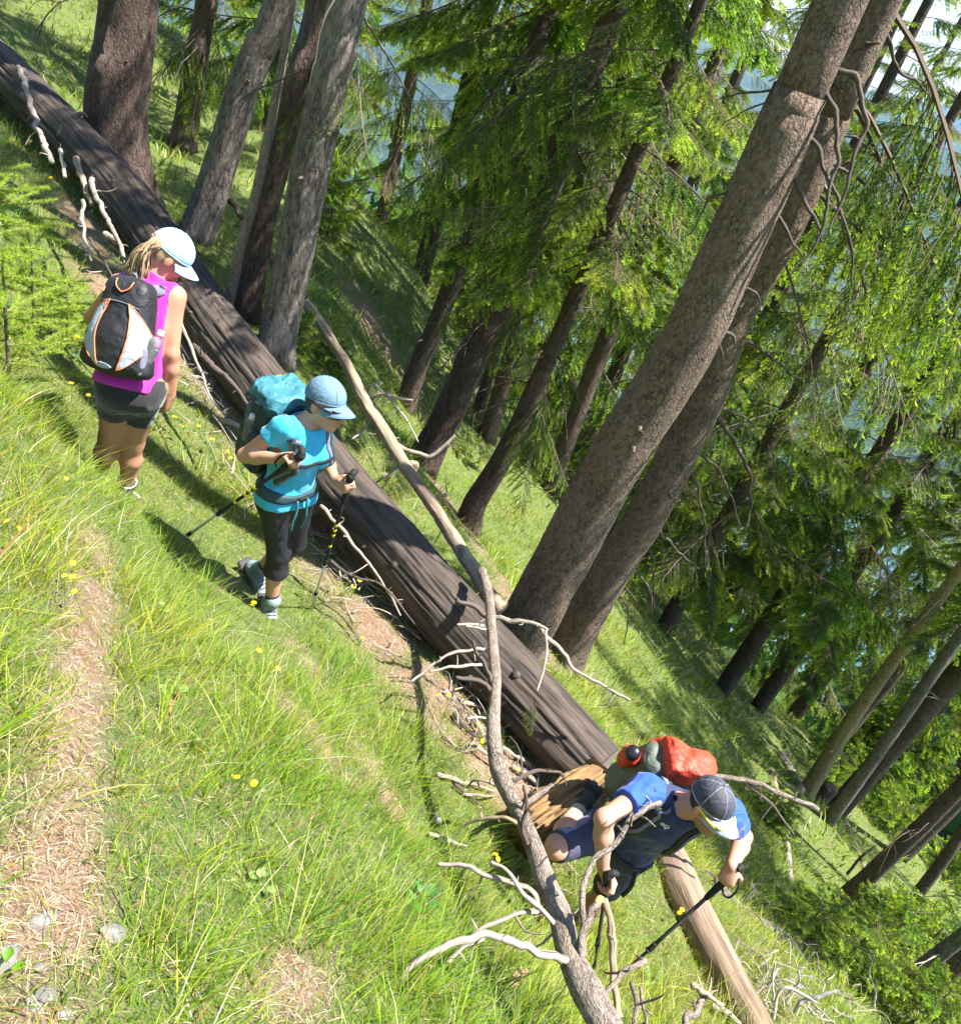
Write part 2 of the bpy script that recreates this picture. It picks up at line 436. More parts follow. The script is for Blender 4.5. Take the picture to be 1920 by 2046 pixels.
# ------------------------------------------------------------------ hillside sheet
def bare_mask(x, y):
    """0..1: how bare the ground is (trodden path, litter)"""
    q = np.stack([x, y], -1); out = np.zeros(x.shape)
    for line, w in BARE:
        d = np.full(x.shape, 9.0)
        for a, b in zip(line[:-1], line[1:]):
            ab = b - a; t = np.clip(((q - a) @ ab) / (ab @ ab + 1e-9), 0, 1)
            d = np.minimum(d, np.linalg.norm(q - (a + t[..., None] * ab), axis=-1))
        out = np.maximum(out, np.clip(1.25 - d / w, 0, 1))
    n = fbm(np.stack([x * 3.2, y * 3.2, x * 0], -1), 3)
    n2 = fbm(np.stack([x * 9., y * 9., x * 0 + 3], -1), 2)
    return np.clip(out * np.clip((n - .25) * 4.5, 0, 1.3) * np.clip((n2 - .12) * 2.6, 0, 1.2), 0, 1)
def gline(px): return np.array([ground_at(x, y)[:2] for x, y in px])
BARE = [(gline([(400, 700), (480, 800), (560, 900), (640, 1020), (700, 1110)]), .30), (gline([(40, 2040), (110, 1900), (120, 1750), (120, 1600), (150, 1450)]), .09),
        (gline([(150, 1450), (160, 1380), (180, 1250), (190, 1140), (180, 1040)]), .075),
        (gline([(60, 1660), (20, 1900)]), .08),
        (gline([(590, 1290), (640, 1370), (720, 1500), (800, 1640)]), .07),
        (gline([(400, 1150), (470, 1170)]), .10),
        (gline([(680, 1090), (760, 1210), (850, 1340), (960, 1470), (1050, 1560)]), .40),
        (gline([(150, 420), (190, 520), (230, 600)]), .22),
        (gline([(880, 980), (980, 1130), (1080, 1290)]), .22),
        (gline([(720, 600), (760, 690)]), .35),
        (gline([(640, 1900), (560, 1990)]), .09),
        (gline([(560, 1390), (700, 1560)]), .07)]
DARK = [5, 7]
def warp(n, lo, hi, c, k):
    u = np.linspace(np.arcsinh((lo - c) / k), np.arcsinh((hi - c) / k), n); return c + k * np.sinh(u)
gxs = warp(250, -70, 110, 0, 1.6); gys = warp(250, -14, 150, 2.5, 1.8)
XX, YY = np.meshgrid(gxs, gys, indexing='ij')
ZZ = ground(XX, YY)
nx, ny = XX.shape
ii = (np.arange(nx - 1)[:, None] * ny + np.arange(ny - 1)[None, :]).ravel()
Fg = np.stack([ii, ii + ny, ii + ny + 1, ii + 1], 1)
bare = bare_mask(XX, YY)
mt, nt, N, L, b = new_mat('meadow_soil')
v = coords(nt)
at = nt.nodes.new('ShaderNodeAttribute'); at.attribute_name = 'bare'
n1, n2, n3 = noise(nt, v, 7, 5, .65), noise(nt, v, 38, 5, .7), noise(nt, v, 170, 4, .7)
gsp = ramp(nt, n3, [(.38, (0, 0, 0)), (.55, (1, 1, 1))]).outputs[0]
green = mixc(nt, ramp(nt, n1, [(.35, (0, 0, 0)), (.65, (1, 1, 1))]).outputs[0], (.06, .13, .010), (.15, .24, .02))
straw = mixc(nt, n2, (.13, .075, .035), (.40, .30, .17))
gcol = mixc(nt, ramp(nt, n2, [(.45, (0, 0, 0)), (.62, (.7, .7, .7))]).outputs[0], green, straw)
soil = mixc(nt, ramp(nt, n3, [(.35, (0, 0, 0)), (.6, (1, 1, 1))]).outputs[0], (.11, .06, .038), (.36, .26, .18))
soil = mixc(nt, ramp(nt, n1, [(.45, (0, 0, 0)), (.7, (.8, .8, .8))]).outputs[0], soil, (.22, .10, .055))
gcol = mixc(nt, gsp, (.022, .035, .010), gcol)
col = mixc(nt, at.outputs['Fac'], gcol, soil)
L.new(col, b.inputs['Base Color']); b.inputs['Roughness'].default_value = .95
L.new(bump(nt, mixc(nt, .5, n2, n3), .9, .03), b.inputs['Normal'])
M_SOIL = mt
ground_ob = obj('ground', mesh_np('ground', np.stack([XX, YY, ZZ], -1).reshape(-1, 3), Fg, M_SOIL,
                attrs={'bare': ('POINT', 'FLOAT', bare.ravel())}), kind='structure',
                label='steep grassy mountainside with a narrow trodden path')

# ------------------------------------------------------------------ grass (uncountable: one object)
def slope_dir(x, y):
    e = .05; h0 = ground_smooth(x, y)
    gx = (ground_smooth(x + e, y) - h0) / e; gy = (ground_smooth(x, y + e) - h0) / e
    return gx, gy
def blades(bx, by, bz, h, w, lean, curl, az_w, cols, lev=3):
    """ribbon blades: base points, height, width, lean vector (n,2), curl amount, width azimuth"""
    n = len(bx); s = np.linspace(0, 1, lev + 1)
    base = np.stack([bx, by, bz], 1)
    wd = np.stack([np.cos(az_w), np.sin(az_w), np.zeros(n)], 1)
    V = np.zeros((n, 2 * lev + 1, 3), np.float32); 
    for k, t in enumerate(s):
        c = base.copy()
        bend = t + curl * t * t
        c[:, 0] += lean[:, 0] * h * bend; c[:, 1] += lean[:, 1] * h * bend
        drop = 1 - .45 * curl * t * t
        c[:, 2] += h * t * drop
        ww = w * (1 - t) ** .6 * (.75 + .25 * (t < .5))
        if k < lev:
            V[:, 2 * k] = c - wd * ww[:, None] * .5; V[:, 2 * k + 1] = c + wd * ww[:, None] * .5
        else: V[:, 2 * lev] = c
    m_ = 2 * lev + 1
    o = (np.arange(n) * m_)[:, None]
    tri = []
    for k in range(lev - 1):
        tri += [[2 * k, 2 * k + 1, 2 * k + 3], [2 * k, 2 * k + 3, 2 * k + 2]]
    tri += [[2 * lev - 2, 2 * lev - 1, 2 * lev]]
    T = (o[:, None, :] + np.array(tri)[None]).reshape(-1, 3)
    Cc = np.repeat(cols[:, None, :], m_, 1).copy()
    shade = (.62 + .38 * np.repeat(s, 2)[:m_])                 # blade colour darker at the base, full at the tip
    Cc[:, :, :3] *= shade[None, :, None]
    return V.reshape(-1, 3), T, Cc.reshape(-1, 4)
PAL = np.array([[.16, .33, .018], [.23, .40, .022], [.30, .44, .03], [.12, .27, .03], [.37, .47, .045], [.18, .33, .03]])
DRY = np.array([[.55, .48, .26], [.66, .60, .38], [.42, .30, .13], [.72, .68, .48], [.45, .24, .10], [.60, .58, .22]])
def grass_patch(n_tuft, per, rmin, rmax, hr, wr, lev, seed, power=1.0, spread=.05, az=(-62, 62)):
    r_ = np.random.default_rng(seed)
    u = r_.random(n_tuft)
    rad = (rmin ** power + u * (rmax ** power - rmin ** power)) ** (1 / power)
    a = np.radians(r_.uniform(az[0], az[1], n_tuft))
    tx, ty = rad * np.sin(a), rad * np.cos(a)
    m_ = bare_mask(tx, ty)
    keep = r_.random(n_tuft) > m_ * 1.15
    for Jp in (POSE_A, POSE_B):                       # trodden round the walkers' feet
        for kk in ('anR', 'anL'):
            f_ = Jp[kk]; to = nrm(-f_[:2]); rel = np.stack([tx - f_[0], ty - f_[1]], 1)
            al = rel @ to; ac = np.abs(rel @ np.array([-to[1], to[0]]))
            keep &= ~((al > -.05) & (al < .16) & (ac < .08) & (r_.random(n_tuft) < .7))
    tx, ty = tx[keep], ty[keep]
    nt_ = len(tx)
    pn = fbm(np.stack([tx * .9, ty * .9, tx * 0 + 5], -1), 3)       # patches: lush / dry
    pl = fbm(np.stack([tx * 2.3, ty * 2.3, tx * 0 + 1], -1), 2)
    gx, gy = slope_dir(tx, ty)
    tid = np.repeat(np.arange(nt_), per)
    n = len(tid)
    ang = r_.uniform(0, 2 * math.pi, n); rr = np.abs(r_.normal(0, spread, n)) * (1 + .5 * (rad[keep][tid] / 6))
    bx, by = tx[tid] + rr * np.cos(ang), ty[tid] + rr * np.sin(ang)
    bz = ground(bx, by) - .012
    th = (hr[0] + (hr[1] - hr[0]) * np.clip(pl * 1.7 - .35, 0, 1))[tid]
    low = np.zeros(nt_, bool)                         # grass is short where people tread
    for Jp in (POSE_A, POSE_B):
        for kk in ('anR', 'anL'):
            f_ = Jp[kk]; to = nrm(-f_[:2]); al = (tx - f_[0]) * to[0] + (ty - f_[1]) * to[1]; ac = np.abs(-(tx - f_[0]) * to[1] + (ty - f_[1]) * to[0])
            low |= (al > -.2) & (al < .8) & (ac < .2)
    th = th * np.where(low, .52, 1.0)[tid]
    h = th * r_.uniform(.45, 1.15, n)
    # fan out of the tuft, and comb down the slope
    dl = .38
    lean = np.stack([np.cos(ang) * .55 * r_.random(n) - gx[tid] * dl + r_.normal(0, .22, n),
                     np.sin(ang) * .55 * r_.random(n) - gy[tid] * dl + r_.normal(0, .22, n)], 1)
    curl = r_.uniform(.1, 1.1, n)
    w = r_.uniform(wr[0], wr[1], n) * (1 + .7 * (r_.random(n) < .06))
    c = PAL[r_.integers(0, len(PAL), n)] * r_.uniform(.75, 1.25, n)[:, None]
    lush = np.clip((pn[tid] - .38) * 4, 0, 1)[:, None]
    c = c * (lush * np.array([1, 1, 1]) + (1 - lush) * np.array([1.45, 1.12, 1.05]))
    dry = r_.random(n) < (.12 + .42 * np.clip(.55 - pn[tid], 0, 1) + .35 * np.clip(pl[tid] - .62, 0, 1) * 2)
    c[dry] = DRY[r_.integers(0, len(DRY), dry.sum())] * r_.uniform(.8, 1.1, dry.sum())[:, None]
    cols = np.concatenate([c, np.ones((n, 1))], 1)
    return blades(bx, by, bz, h, w, lean, curl, r_.uniform(0, math.pi, n), cols, lev)
def flat_litter(n, seed, rmax, region=None):
    """dead straw and needles lying flat on the bare ground"""
    r_ = np.random.default_rng(seed)
    rad = np.sqrt(r_.uniform(.3, rmax ** 2, n * 6)); a = np.radians(r_.uniform(-60, 50, n * 6))
    x, y = rad * np.sin(a), rad * np.cos(a)
    k = r_.random(n * 6) < bare_mask(x, y) * .9 + .12
    x, y = x[k][:n], y[k][:n]; n = len(x)
    z = ground(x, y) + r_.uniform(.002, .02, n)
    gx, gy = slope_dir(x, y)
    d = r_.uniform(0, 2 * math.pi, n); ln = r_.uniform(.01, .06, n) * (1 + 1.2 * (r_.random(n) < .08))
    dx, dy = np.cos(d), np.sin(d); rise = dx * gx + dy * gy
    c = np.stack([dx, dy, rise + r_.normal(0, .12, n)], 1); c /= np.linalg.norm(c, axis=1)[:, None]
    wd = np.stack([-dy, dx, -dy * gx + dx * gy], 1); wd /= np.linalg.norm(wd, axis=1)[:, None]
    w = r_.uniform(.00045, .0011, n)[:, None]
    b0 = np.stack([x, y, z], 1); mid = b0 + c * (ln * .5)[:, None] + np.array([0, 0, .012]) * r_.random(n)[:, None]
    tip = b0 + c * ln[:, None]
    V = np.stack([b0, mid - wd * w, mid + wd * w, tip], 1).reshape(-1, 3)
    o = (np.arange(n) * 4)[:, None, None]
    T = (o + np.array([[0, 1, 2], [1, 3, 2]])[None]).reshape(-1, 3)
    LIT = np.array([[.46, .36, .22], [.58, .48, .34], [.34, .17, .08], [.26, .12, .06], [.62, .54, .40]])
    cc = np.concatenate([LIT[r_.integers(0, 5, n)] * r_.uniform(.7, 1.1, n)[:, None], np.ones((n, 1))], 1)
    return V, T, np.repeat(cc, 4, 0)
def stack_tris(parts):
    V, T, Cc, o = [], [], [], 0
    for v, t, c in parts:
        V.append(v); T.append(t + o); Cc.append(c); o += len(v)
    return np.vstack(V), np.vstack(T), np.vstack(Cc)
M_GRASS = mat_leaf('grass_blades', trans=.40, rough=.45)
M_LITTER = mat_leaf('dry_straw', trans=.15, rough=.8)
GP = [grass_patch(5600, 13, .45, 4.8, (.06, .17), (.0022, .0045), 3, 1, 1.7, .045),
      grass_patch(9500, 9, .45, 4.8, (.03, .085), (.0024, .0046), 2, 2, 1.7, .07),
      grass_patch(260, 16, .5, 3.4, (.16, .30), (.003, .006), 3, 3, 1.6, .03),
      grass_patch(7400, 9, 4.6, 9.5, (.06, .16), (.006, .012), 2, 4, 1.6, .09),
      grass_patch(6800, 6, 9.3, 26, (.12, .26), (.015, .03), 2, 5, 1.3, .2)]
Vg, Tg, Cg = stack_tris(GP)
print('grass tris', len(Tg))
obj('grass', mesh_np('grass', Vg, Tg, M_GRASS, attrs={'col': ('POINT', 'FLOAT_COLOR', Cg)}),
    kind='stuff', label='long bright green grass combed down the slope', category='grass')
Vl, Tl, Cl = flat_litter(48000, 9, 6.0)
obj('dry_straw', mesh_np('dry_straw', Vl, Tl, M_LITTER, attrs={'col': ('POINT', 'FLOAT_COLOR', Cl)}),
    kind='stuff', label='dry straw and needles littering the bare path', category='litter')

# ------------------------------------------------------------------ trees
M_SCALY = mat_bark_plates('bark_scaly', (.185, .115, .076), (.026, .017, .012), (.30, .225, .168), 38, .62, .25, .05, .035)
M_DARKBARK = mat_bark_plates('bark_dark', (.085, .053, .04), (.010, .007, .005), (.17, .115, .09), 30, .35, .25, .05, .03)
M_FLAKY = mat_bark_plates('bark_flaky', (.16, .12, .098), (.015, .011, .009), (.36, .31, .27), 20, .3, .4, .06, .04)
M_GREYBARK = mat_bark_plates('bark_grey', (.13, .105, .088), (.02, .016, .012), (.25, .22, .19), 40, .3, .5, .05, .02)
M_YELLOWBARK = mat_bark_plates('bark_yellow', (.30, .225, .105), (.05, .035, .02), (.42, .34, .18), 40, .35, 0, .05, .015)
M_TWIG = mat_wood('dead_twig', (.15, .11, .085), (.055, .04, .032), 60, .2)
M_TWIGPALE = mat_wood('dead_twig_pale', (.50, .44, .37), (.27, .22, .17), 60, .2)
M_NEEDLE = mat_leaf('spruce_needles', trans=.48, rough=.5)

def trunk_points(base, pix):
    """points over the base seen at the given pixels, each as near the plumb line as its ray allows"""
    out = [base]
    for px, py in pix:
        r = ray(px, py); o = CAM - base
        # closest approach of the pixel ray with the vertical line through the base
        a = r @ r; b_ = r[2]; d = r @ o; e = o[2]
        den = a - b_ * b_
        t = (b_ * e - d) / den
        out.append(CAM + r * t)
    return np.array(out)
def extend(pts, rad, total):
    d = nrm(pts[-1] - pts[-3 if len(pts) > 2 else 0]); pts = list(pts); rad = list(rad)
    h = pts[-1][2] - pts[0][2]; r0 = rad[-1]
    k = 0
    while h < total and k < 6:
        step = (total - h) / max(1, 3 - k) if k < 3 else total - h
        d = nrm(d * .75 + np.array([0, 0, .25]))
        pts.append(pts[-1] + d * max(step, .5)); h = pts[-1][2] - pts[0][2]; k += 1
        rad.append(max(.03, r0 * (1 - .8 * min(1, (k / 3)))))
    return np.array(pts), np.array(rad)

# --- spruce foliage: a branch template is a set of needle shoots (crossed blades) on fine twigs
def shoots(base, dirs, ln, wd, r_):
    n = len(base)
    ref = r_.normal(0, 1, (n, 3)); a = np.cross(dirs, ref); a /= np.linalg.norm(a, axis=1)[:, None] + 1e-9
    tip = base + dirs * ln[:, None]; mid = base + dirs * (ln * .62)[:, None] + np.array([0, 0, -.006])
    V = np.stack([base, mid + a * wd[:, None], mid - a * wd[:, None], tip], 1)
    T = np.array([[0, 1, 3], [0, 3, 2]])
    return V.reshape(-1, 3), ((np.arange(n) * 4)[:, None, None] + T[None]).reshape(-1, 3)
def strips(p, q, r0, r1):
    """three-sided twigs"""
    n = len(p); d = q - p; d /= np.linalg.norm(d, axis=1)[:, None] + 1e-9
    ref = np.tile([0.1, .2, 1.0], (n, 1)); a = np.cross(d, ref); a /= np.linalg.norm(a, axis=1)[:, None] + 1e-9; b = np.cross(d, a)
    V = []
    for k in range(3):
        t = 2 * math.pi * k / 3; off = a * math.cos(t) + b * math.sin(t)
        V += [p + off * r0[:, None], q + off * r1[:, None]]
    V = np.stack(V, 1)
    T = np.array([[0, 2, 3], [0, 3, 1], [2, 4, 5], [2, 5, 3], [4, 0, 1], [4, 1, 5]])
    return V.reshape(-1, 3), ((np.arange(n) * 6)[:, None, None] + T[None]).reshape(-1, 3)
def branch_template(seed, L=1.6, dens=1.0, droop=.25, hang=.35, sec=.40, shl=(.024, .052), shw=(.0036, .0066), bare=.18):
    r_ = np.random.default_rng(seed)
    nseg = 10; t = np.linspace(0, 1, nseg)
    ax = np.stack([L * t, .06 * L * np.sin(t * 3 + seed), L * (-droop * t ** 1.5 + .10 * t ** 4)], 1)
    wood = [(ax[:-1], ax[1:], .011 * (1 - t[:-1]) + .002, .011 * (1 - t[1:]) + .002)]
    ns = int(36 * dens * L); ts = np.sort(r_.uniform(bare, .99, ns))
    P0 = np.stack([np.interp(ts, t, ax[:, k]) for k in range(3)], 1)
    side = np.where(np.arange(ns) % 2 == 0, 1, -1)
    l2 = sec * L * (1.05 - ts) * r_.uniform(.55, 1.15, ns) + .07
    d2 = np.stack([r_.uniform(.45, .9, ns), side * r_.uniform(.5, .95, ns), -r_.uniform(.1, 1.0, ns) * hang], 1)
    d2 /= np.linalg.norm(d2, axis=1)[:, None]
    P1 = P0 + d2 * l2[:, None] + np.stack([l2 * 0, l2 * 0, -hang * .5 * l2], 1)
    wood.append((P0, P1, np.full(ns, .003), np.full(ns, .0012)))
    B, D, tipf = [], [], []
    for i in range(ns):                                   # shoots along each twig, alternating, plus the end shoot
        k = max(3, int(l2[i] / .0046 * dens))
        s = np.linspace(.12, 1, k)
        base = P0[i] + (P1[i] - P0[i]) * s[:, None]
        dd = nrm(P1[i] - P0[i])
        lat = nrm(np.cross(dd, [0, 0, 1.0])) if abs(dd[2]) < .95 else np.array([1., 0, 0])
        sg = np.where(np.arange(k) % 2 == 0, 1, -1)[:, None] * r_.uniform(.3, 1.2, (k, 1))
        dr = dd * .75 + lat * sg * .8 + r_.normal(0, .28, (k, 3)); dr[:, 2] -= .18
        dr[-1] = dd
        dr /= np.linalg.norm(dr, axis=1)[:, None]
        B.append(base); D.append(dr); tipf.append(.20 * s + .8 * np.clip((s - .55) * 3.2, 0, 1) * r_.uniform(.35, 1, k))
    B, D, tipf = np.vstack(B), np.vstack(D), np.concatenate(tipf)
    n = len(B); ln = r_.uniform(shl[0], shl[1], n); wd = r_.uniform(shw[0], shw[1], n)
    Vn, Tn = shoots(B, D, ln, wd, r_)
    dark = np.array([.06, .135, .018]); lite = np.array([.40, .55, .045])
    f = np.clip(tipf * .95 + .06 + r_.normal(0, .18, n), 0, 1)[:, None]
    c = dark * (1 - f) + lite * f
    c = np.concatenate([c * r_.uniform(.75, 1.25, n)[:, None], np.ones((n, 1))], 1)
    Cn = np.repeat(c, 4, 0)
    Vw, Tw, o = [], [], 0
    for p, q, a, b in wood:
        v, tt = strips(p, q, np.broadcast_to(a, len(p)).astype(float), np.broadcast_to(b, len(p)).astype(float)); Vw.append(v); Tw.append(tt + o); o += len(v)
    Vw, Tw = np.vstack(Vw), np.vstack(Tw)
    Cw = np.tile([.10, .075, .055, 1], (len(Vw), 1))
    V = np.vstack([Vn, Vw]); T = np.vstack([Tn, Tw + len(Vn)])
    mi = np.concatenate([np.zeros(len(Tn), int), np.ones(len(Tw), int)])
    return V, T, np.vstack([Cn, Cw]), mi
M_NWOOD = mat_leaf('spruce_twig', trans=0.0, rough=.9)
def rotz(a): c, s = math.cos(a), math.sin(a); return np.array([[c, -s, 0], [s, c, 0], [0, 0, 1]])
def roty(a): c, s = math.cos(a), math.sin(a); return np.array([[c, 0, s], [0, 1, 0], [-s, 0, c]])
TEMPL = [branch_template(11, 1.6, 1.15, .25, .6), branch_template(12, 1.6, 1.2, .35, .8), branch_template(13, 1.6, 1.1, .12, .5), branch_template(14, 1.6, 1.15, .45, 1.0)]
def bare_bough(seed):
    """dead inner bough: twigs, hardly a needle"""
    V, T, Cc, mi = branch_template(seed, 1.6, .95, .35, .9, .45, bare=.25)
    r_ = np.random.default_rng(seed); nn = (mi == 0).sum() // 2
    kp = r_.random(nn) < .22; keep = np.concatenate([np.repeat(kp, 2), np.ones((mi == 1).sum(), bool)])
    Cc = Cc.copy(); w_ = np.zeros(len(V), bool); w_[T[mi == 1].ravel()] = True; Cc[w_] = [.17, .14, .115, 1]
    return V, T[keep], Cc, mi[keep]
SPARSE = [bare_bough(21), bare_bough(22)]
MIXED = TEMPL + [TEMPL[1], SPARSE[0], SPARSE[1]]
def crown_mesh(name, seed, H, Rm, n, h0=.0, tmpl=TEMPL, top=.9):
    """crown reaching from h0*H to H, widest low down, branches whorled and drooping"""
    r_ = np.random.default_rng(seed); Vs, Ts, Cs, Ms, o = [], [], [], [], 0
    for i in range(n):
        f = (i + r_.random() * .8) / n
        h = H * (h0 + (1 - h0) * f)
        Lb = Rm * (1 - f * top) * r_.uniform(.6, 1.12) + .12
        V, T, Cc, mi = tmpl[r_.integers(len(tmpl))]
        sc = Lb / 1.6
        tilt = (.30 - .75 * f) + r_.normal(0, .12)
        M = rotz(i * 2.39996 + r_.normal(0, .35)) @ roty(tilt)
        thick = np.array([sc, sc * r_.uniform(.8, 1.15), max(sc, .55)])
        v = (V * thick) @ M.T + np.array([0, 0, h])
        Vs.append(v); Ts.append(T + o); o += len(v)
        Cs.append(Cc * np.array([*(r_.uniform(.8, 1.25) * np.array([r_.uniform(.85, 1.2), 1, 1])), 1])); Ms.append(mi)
    return mesh_np(name, np.vstack(Vs), np.vstack(Ts), [M_NEEDLE, M_NWOOD], smooth=False,
                   attrs={'col': ('POINT', 'FLOAT_COLOR', np.vstack(Cs))}, matidx=np.concatenate(Ms))
def template_mesh(name, t):
    V, T, Cc, mi = t
    return mesh_np(name, V, T, [M_NEEDLE, M_NWOOD], smooth=False, attrs={'col': ('POINT', 'FLOAT_COLOR', Cc)}, matidx=mi)
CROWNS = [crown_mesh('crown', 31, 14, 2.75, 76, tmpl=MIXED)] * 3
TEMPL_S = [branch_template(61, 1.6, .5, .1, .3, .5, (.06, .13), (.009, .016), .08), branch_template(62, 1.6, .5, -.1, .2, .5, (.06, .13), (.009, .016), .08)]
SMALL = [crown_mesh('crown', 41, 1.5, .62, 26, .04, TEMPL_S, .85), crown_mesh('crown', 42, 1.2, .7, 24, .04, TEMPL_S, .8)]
LIMB = [template_mesh('branch', t) for t in (branch_template(51, 1.6, 1.2, .3, .8, shl=(.018, .036), shw=(.0026, .0046)), branch_template(52, 1.6, 1.2, .45, 1.0, shl=(.018, .036), shw=(.0026, .0046)), SPARSE[0])]

def place(name, me, parent, loc, rz=0.0, sc=(1, 1, 1), tilt=0.0, ry=0.0):
    o = bpy.data.objects.new(name, me); C.objects.link(o)
    base = Vector(parent.location)
    o.parent = parent
    o.location = Vector(loc) - base
    o.rotation_euler = (tilt, ry, rz); o.scale = sc
    return o
def dead_twigs(pts, rad, n, lo, hi, lr, seed, drop=.7, side=None):
    """bare dead side branches of a trunk, as separate point lists"""
    r_ = np.random.default_rng(seed); out = []
    pr = catmull(np.hstack([pts, np.asarray(rad)[:, None]]), 60)
    for i in range(n):
        k = int((lo + (hi - lo) * r_.random()) * 59); c, rr = pr[k, :3], pr[k, 3]
        a = r_.uniform(0, 2 * math.pi) if side is None else math.radians(side) + r_.normal(0, .9)
        d = np.array([math.cos(a), math.sin(a), r_.uniform(-.3, .25)]); L_ = r_.uniform(*lr)
        p = [c + d * rr * .7]
        for s in range(4):
            d = nrm(d + np.array([r_.normal(0, .18), r_.normal(0, .18), -drop * .28 * r_.uniform(.4, 1.4)]))
            p.append(p[-1] + d * L_ / 4)
        out.append((np.array(p), r_.uniform(.007, .013) * (L_ / .9) ** .5))
        for s in range(r_.integers(1, 4)):                # forked fine twigs
            q0 = p[r_.integers(2, 5)]; d2 = nrm(d + r_.normal(0, .6, 3)); l3 = L_ * r_.uniform(.2, .45)
            out.append((np.array([q0, q0 + d2 * l3 * .5, q0 + nrm(d2 + [0, 0, -.5]) * l3]), r_.uniform(.003, .006)))
    return out
def twig_mesh(tw, mat, seg=5):
    V, F, tc = join([tube(p, np.linspace(r, r * .35, len(p)), seg=seg, rings=7, cap=False) for p, r in tw])
    return mesh_np('dead_branches', V, F, mat, attrs={'tc': ('POINT', 'FLOAT_VECTOR', tc)})
def tree(key, pix, r0, r1, mat, label, total=13, bend=None, seg=28, rings=60, twigs=0, tw=(.15, .7, (.4, 1.1)), group=None, cat='tree', flare=(.28, .45, 5), name='spruce_tree', twmat=None, crown=None):
    base = P(*TREE_BASE[key]) if isinstance(key, str) else np.asarray(key)
    base = base.copy(); base[2] = min(base[2], gz(base[0], base[1])) - .12
    pts = trunk_points(base, pix)
    rad = list(np.linspace(r0, r1, len(pts)))
    pts, rad = extend(pts, rad, total)
    t = thing(name, base, label, cat, group)
    V, F, tc = tube(pts, rad, seg=seg, rings=rings, lump=.06, lscale=13, lstretch=.4, flare=flare, seed=len(label) % 17)
    obj('trunk', mesh_np('trunk', V, F, mat, attrs={'tc': ('POINT', 'FLOAT_VECTOR', tc)}), t)
    if twigs:
        o = obj('dead_branches', twig_mesh(dead_twigs(pts, rad, twigs, *tw, seed=len(label) * 7 + twigs), twmat or M_TWIG), t)
        o['kind'] = 'stuff'
    if crown:
        h0, sc, idx = crown
        k = np.searchsorted(pts[:, 2], pts[0][2] + h0); k = min(max(k, 1), len(pts) - 1)
        f = (pts[0][2] + h0 - pts[k-1][2]) / max(1e-6, pts[k][2] - pts[k-1][2]); c = pts[k-1] + (pts[k] - pts[k-1]) * f
        place('crown', CROWNS[idx], t, c, rz=rng.uniform(0, 6.28), sc=(sc, sc, (total - h0 + .6) / 14))
    return t, pts, rad
GT = 'standing conifers with bare lower trunks'
TREES = {}
TREES['A'] = tree('A', [(231, 240), (245, 120), (258, 0)], .31, .255, M_DARKBARK, 'thickest dark brown trunk standing behind the upper end of the big log', 14, seg=48, rings=70, group=GT, twigs=10, tw=(.1, .4, (.4, .9)))
TREES['A2'] = tree('A2', [(385, 170), (398, 80), (412, 0)], .17, .13, M_DARKBARK, 'slim shaded trunk with hanging twigs behind the thickest dark trunk', 14, group=GT, twigs=26, tw=(.1, .5, (.5, 1.3)), crown=(3.2, .8, 0))
TREES['B'] = tree('B', [(443, 319), (488, 169), (537, 60), (560, 0)], .15, .125, M_FLAKY, 'grey trunk with flaking bark rising beside the pale blue cap', 13, seg=40, rings=70, group=GT)
TREES['C'] = tree('C', [(521, 450), (570, 262), (619, 94), (643, 0)], .115, .10, M_DARKBARK, 'narrow dark trunk between the thin dead pole and the root-flared trunk', 13, seg=32, rings=60, group=GT)
TREES['D'] = tree('D', [(585, 525), (621, 337), (654, 187), (687, 37), (696, 0)], .15, .12, M_FLAKY, 'reddish grey trunk with flared root above the teal backpack', 13, seg=40, rings=70, flare=(.16, .7, 4), group=GT, twigs=16, tw=(.12, .5, (.5, 1.3)))
TREES['E1'] = tree('E1', [(835, 731), (869, 656), (930, 495), (960, 405), (1005, 262), (1057, 131), (1095, 19)], .125, .085, M_DARKBARK, 'dark slender trunk left of the curved trunk in the sunny grass', 14, group=GT, twigs=22, tw=(.06, .6, (.4, 1.0)), crown=(4.5, .7, 2))
TREES['E2'] = tree('E2', [(880, 858), (921, 769), (960, 675), (1024, 562), (1080, 412), (1125, 281), (1174, 150), (1215, 45)], .165, .10, M_DARKBARK, 'curve-based trunk behind the white forked twig of the peeled pole', 14, seg=36, rings=70, group=GT, twigs=34, tw=(.12, .7, (.5, 1.2)), crown=(5.0, .75, 1))
TREES['E3'] = tree('E3', [(981, 731), (1002, 656), (1050, 520)], .085, .06, M_DARKBARK, 'thinnest dark trunk standing close behind the curve-based trunk', 11, group=GT, crown=(3.4, .55, 2))
TREES['E4'] = tree('E4', [(1007, 757), (1040, 649), (1110, 480), (1190, 300)], .12, .08, M_DARKBARK, 'dark trunk right beside the thinnest trunk, half hidden by sprays', 14, group=GT, twigs=14, tw=(.1, .6, (.4, 1.0)), crown=(3.2, .7, 0))
TREES['E5'] = tree('E5', [(950, 1005), (992, 937), (1028, 868), (1054, 810), (1080, 750), (1130, 640)], .125, .075, M_DARKBARK, 'short bow-footed dark trunk in the shade left of the big leaning trunks', 9, group=GT, twigs=26, tw=(.1, .8, (.4, 1.0)), crown=(3.0, .55, 1))
TREES['F'] = tree('F', [(1116, 1130), (1250, 885), (1372, 690), (1516, 375), (1597, 187), (1678, 0)], .205, .115, M_SCALY, 'big leaning scaly-barked trunk crossing the picture, nearest of the pair', 25, seg=80, rings=230, flare=(.2, .3, 4), group=GT, crown=(14.5, .8, 0))
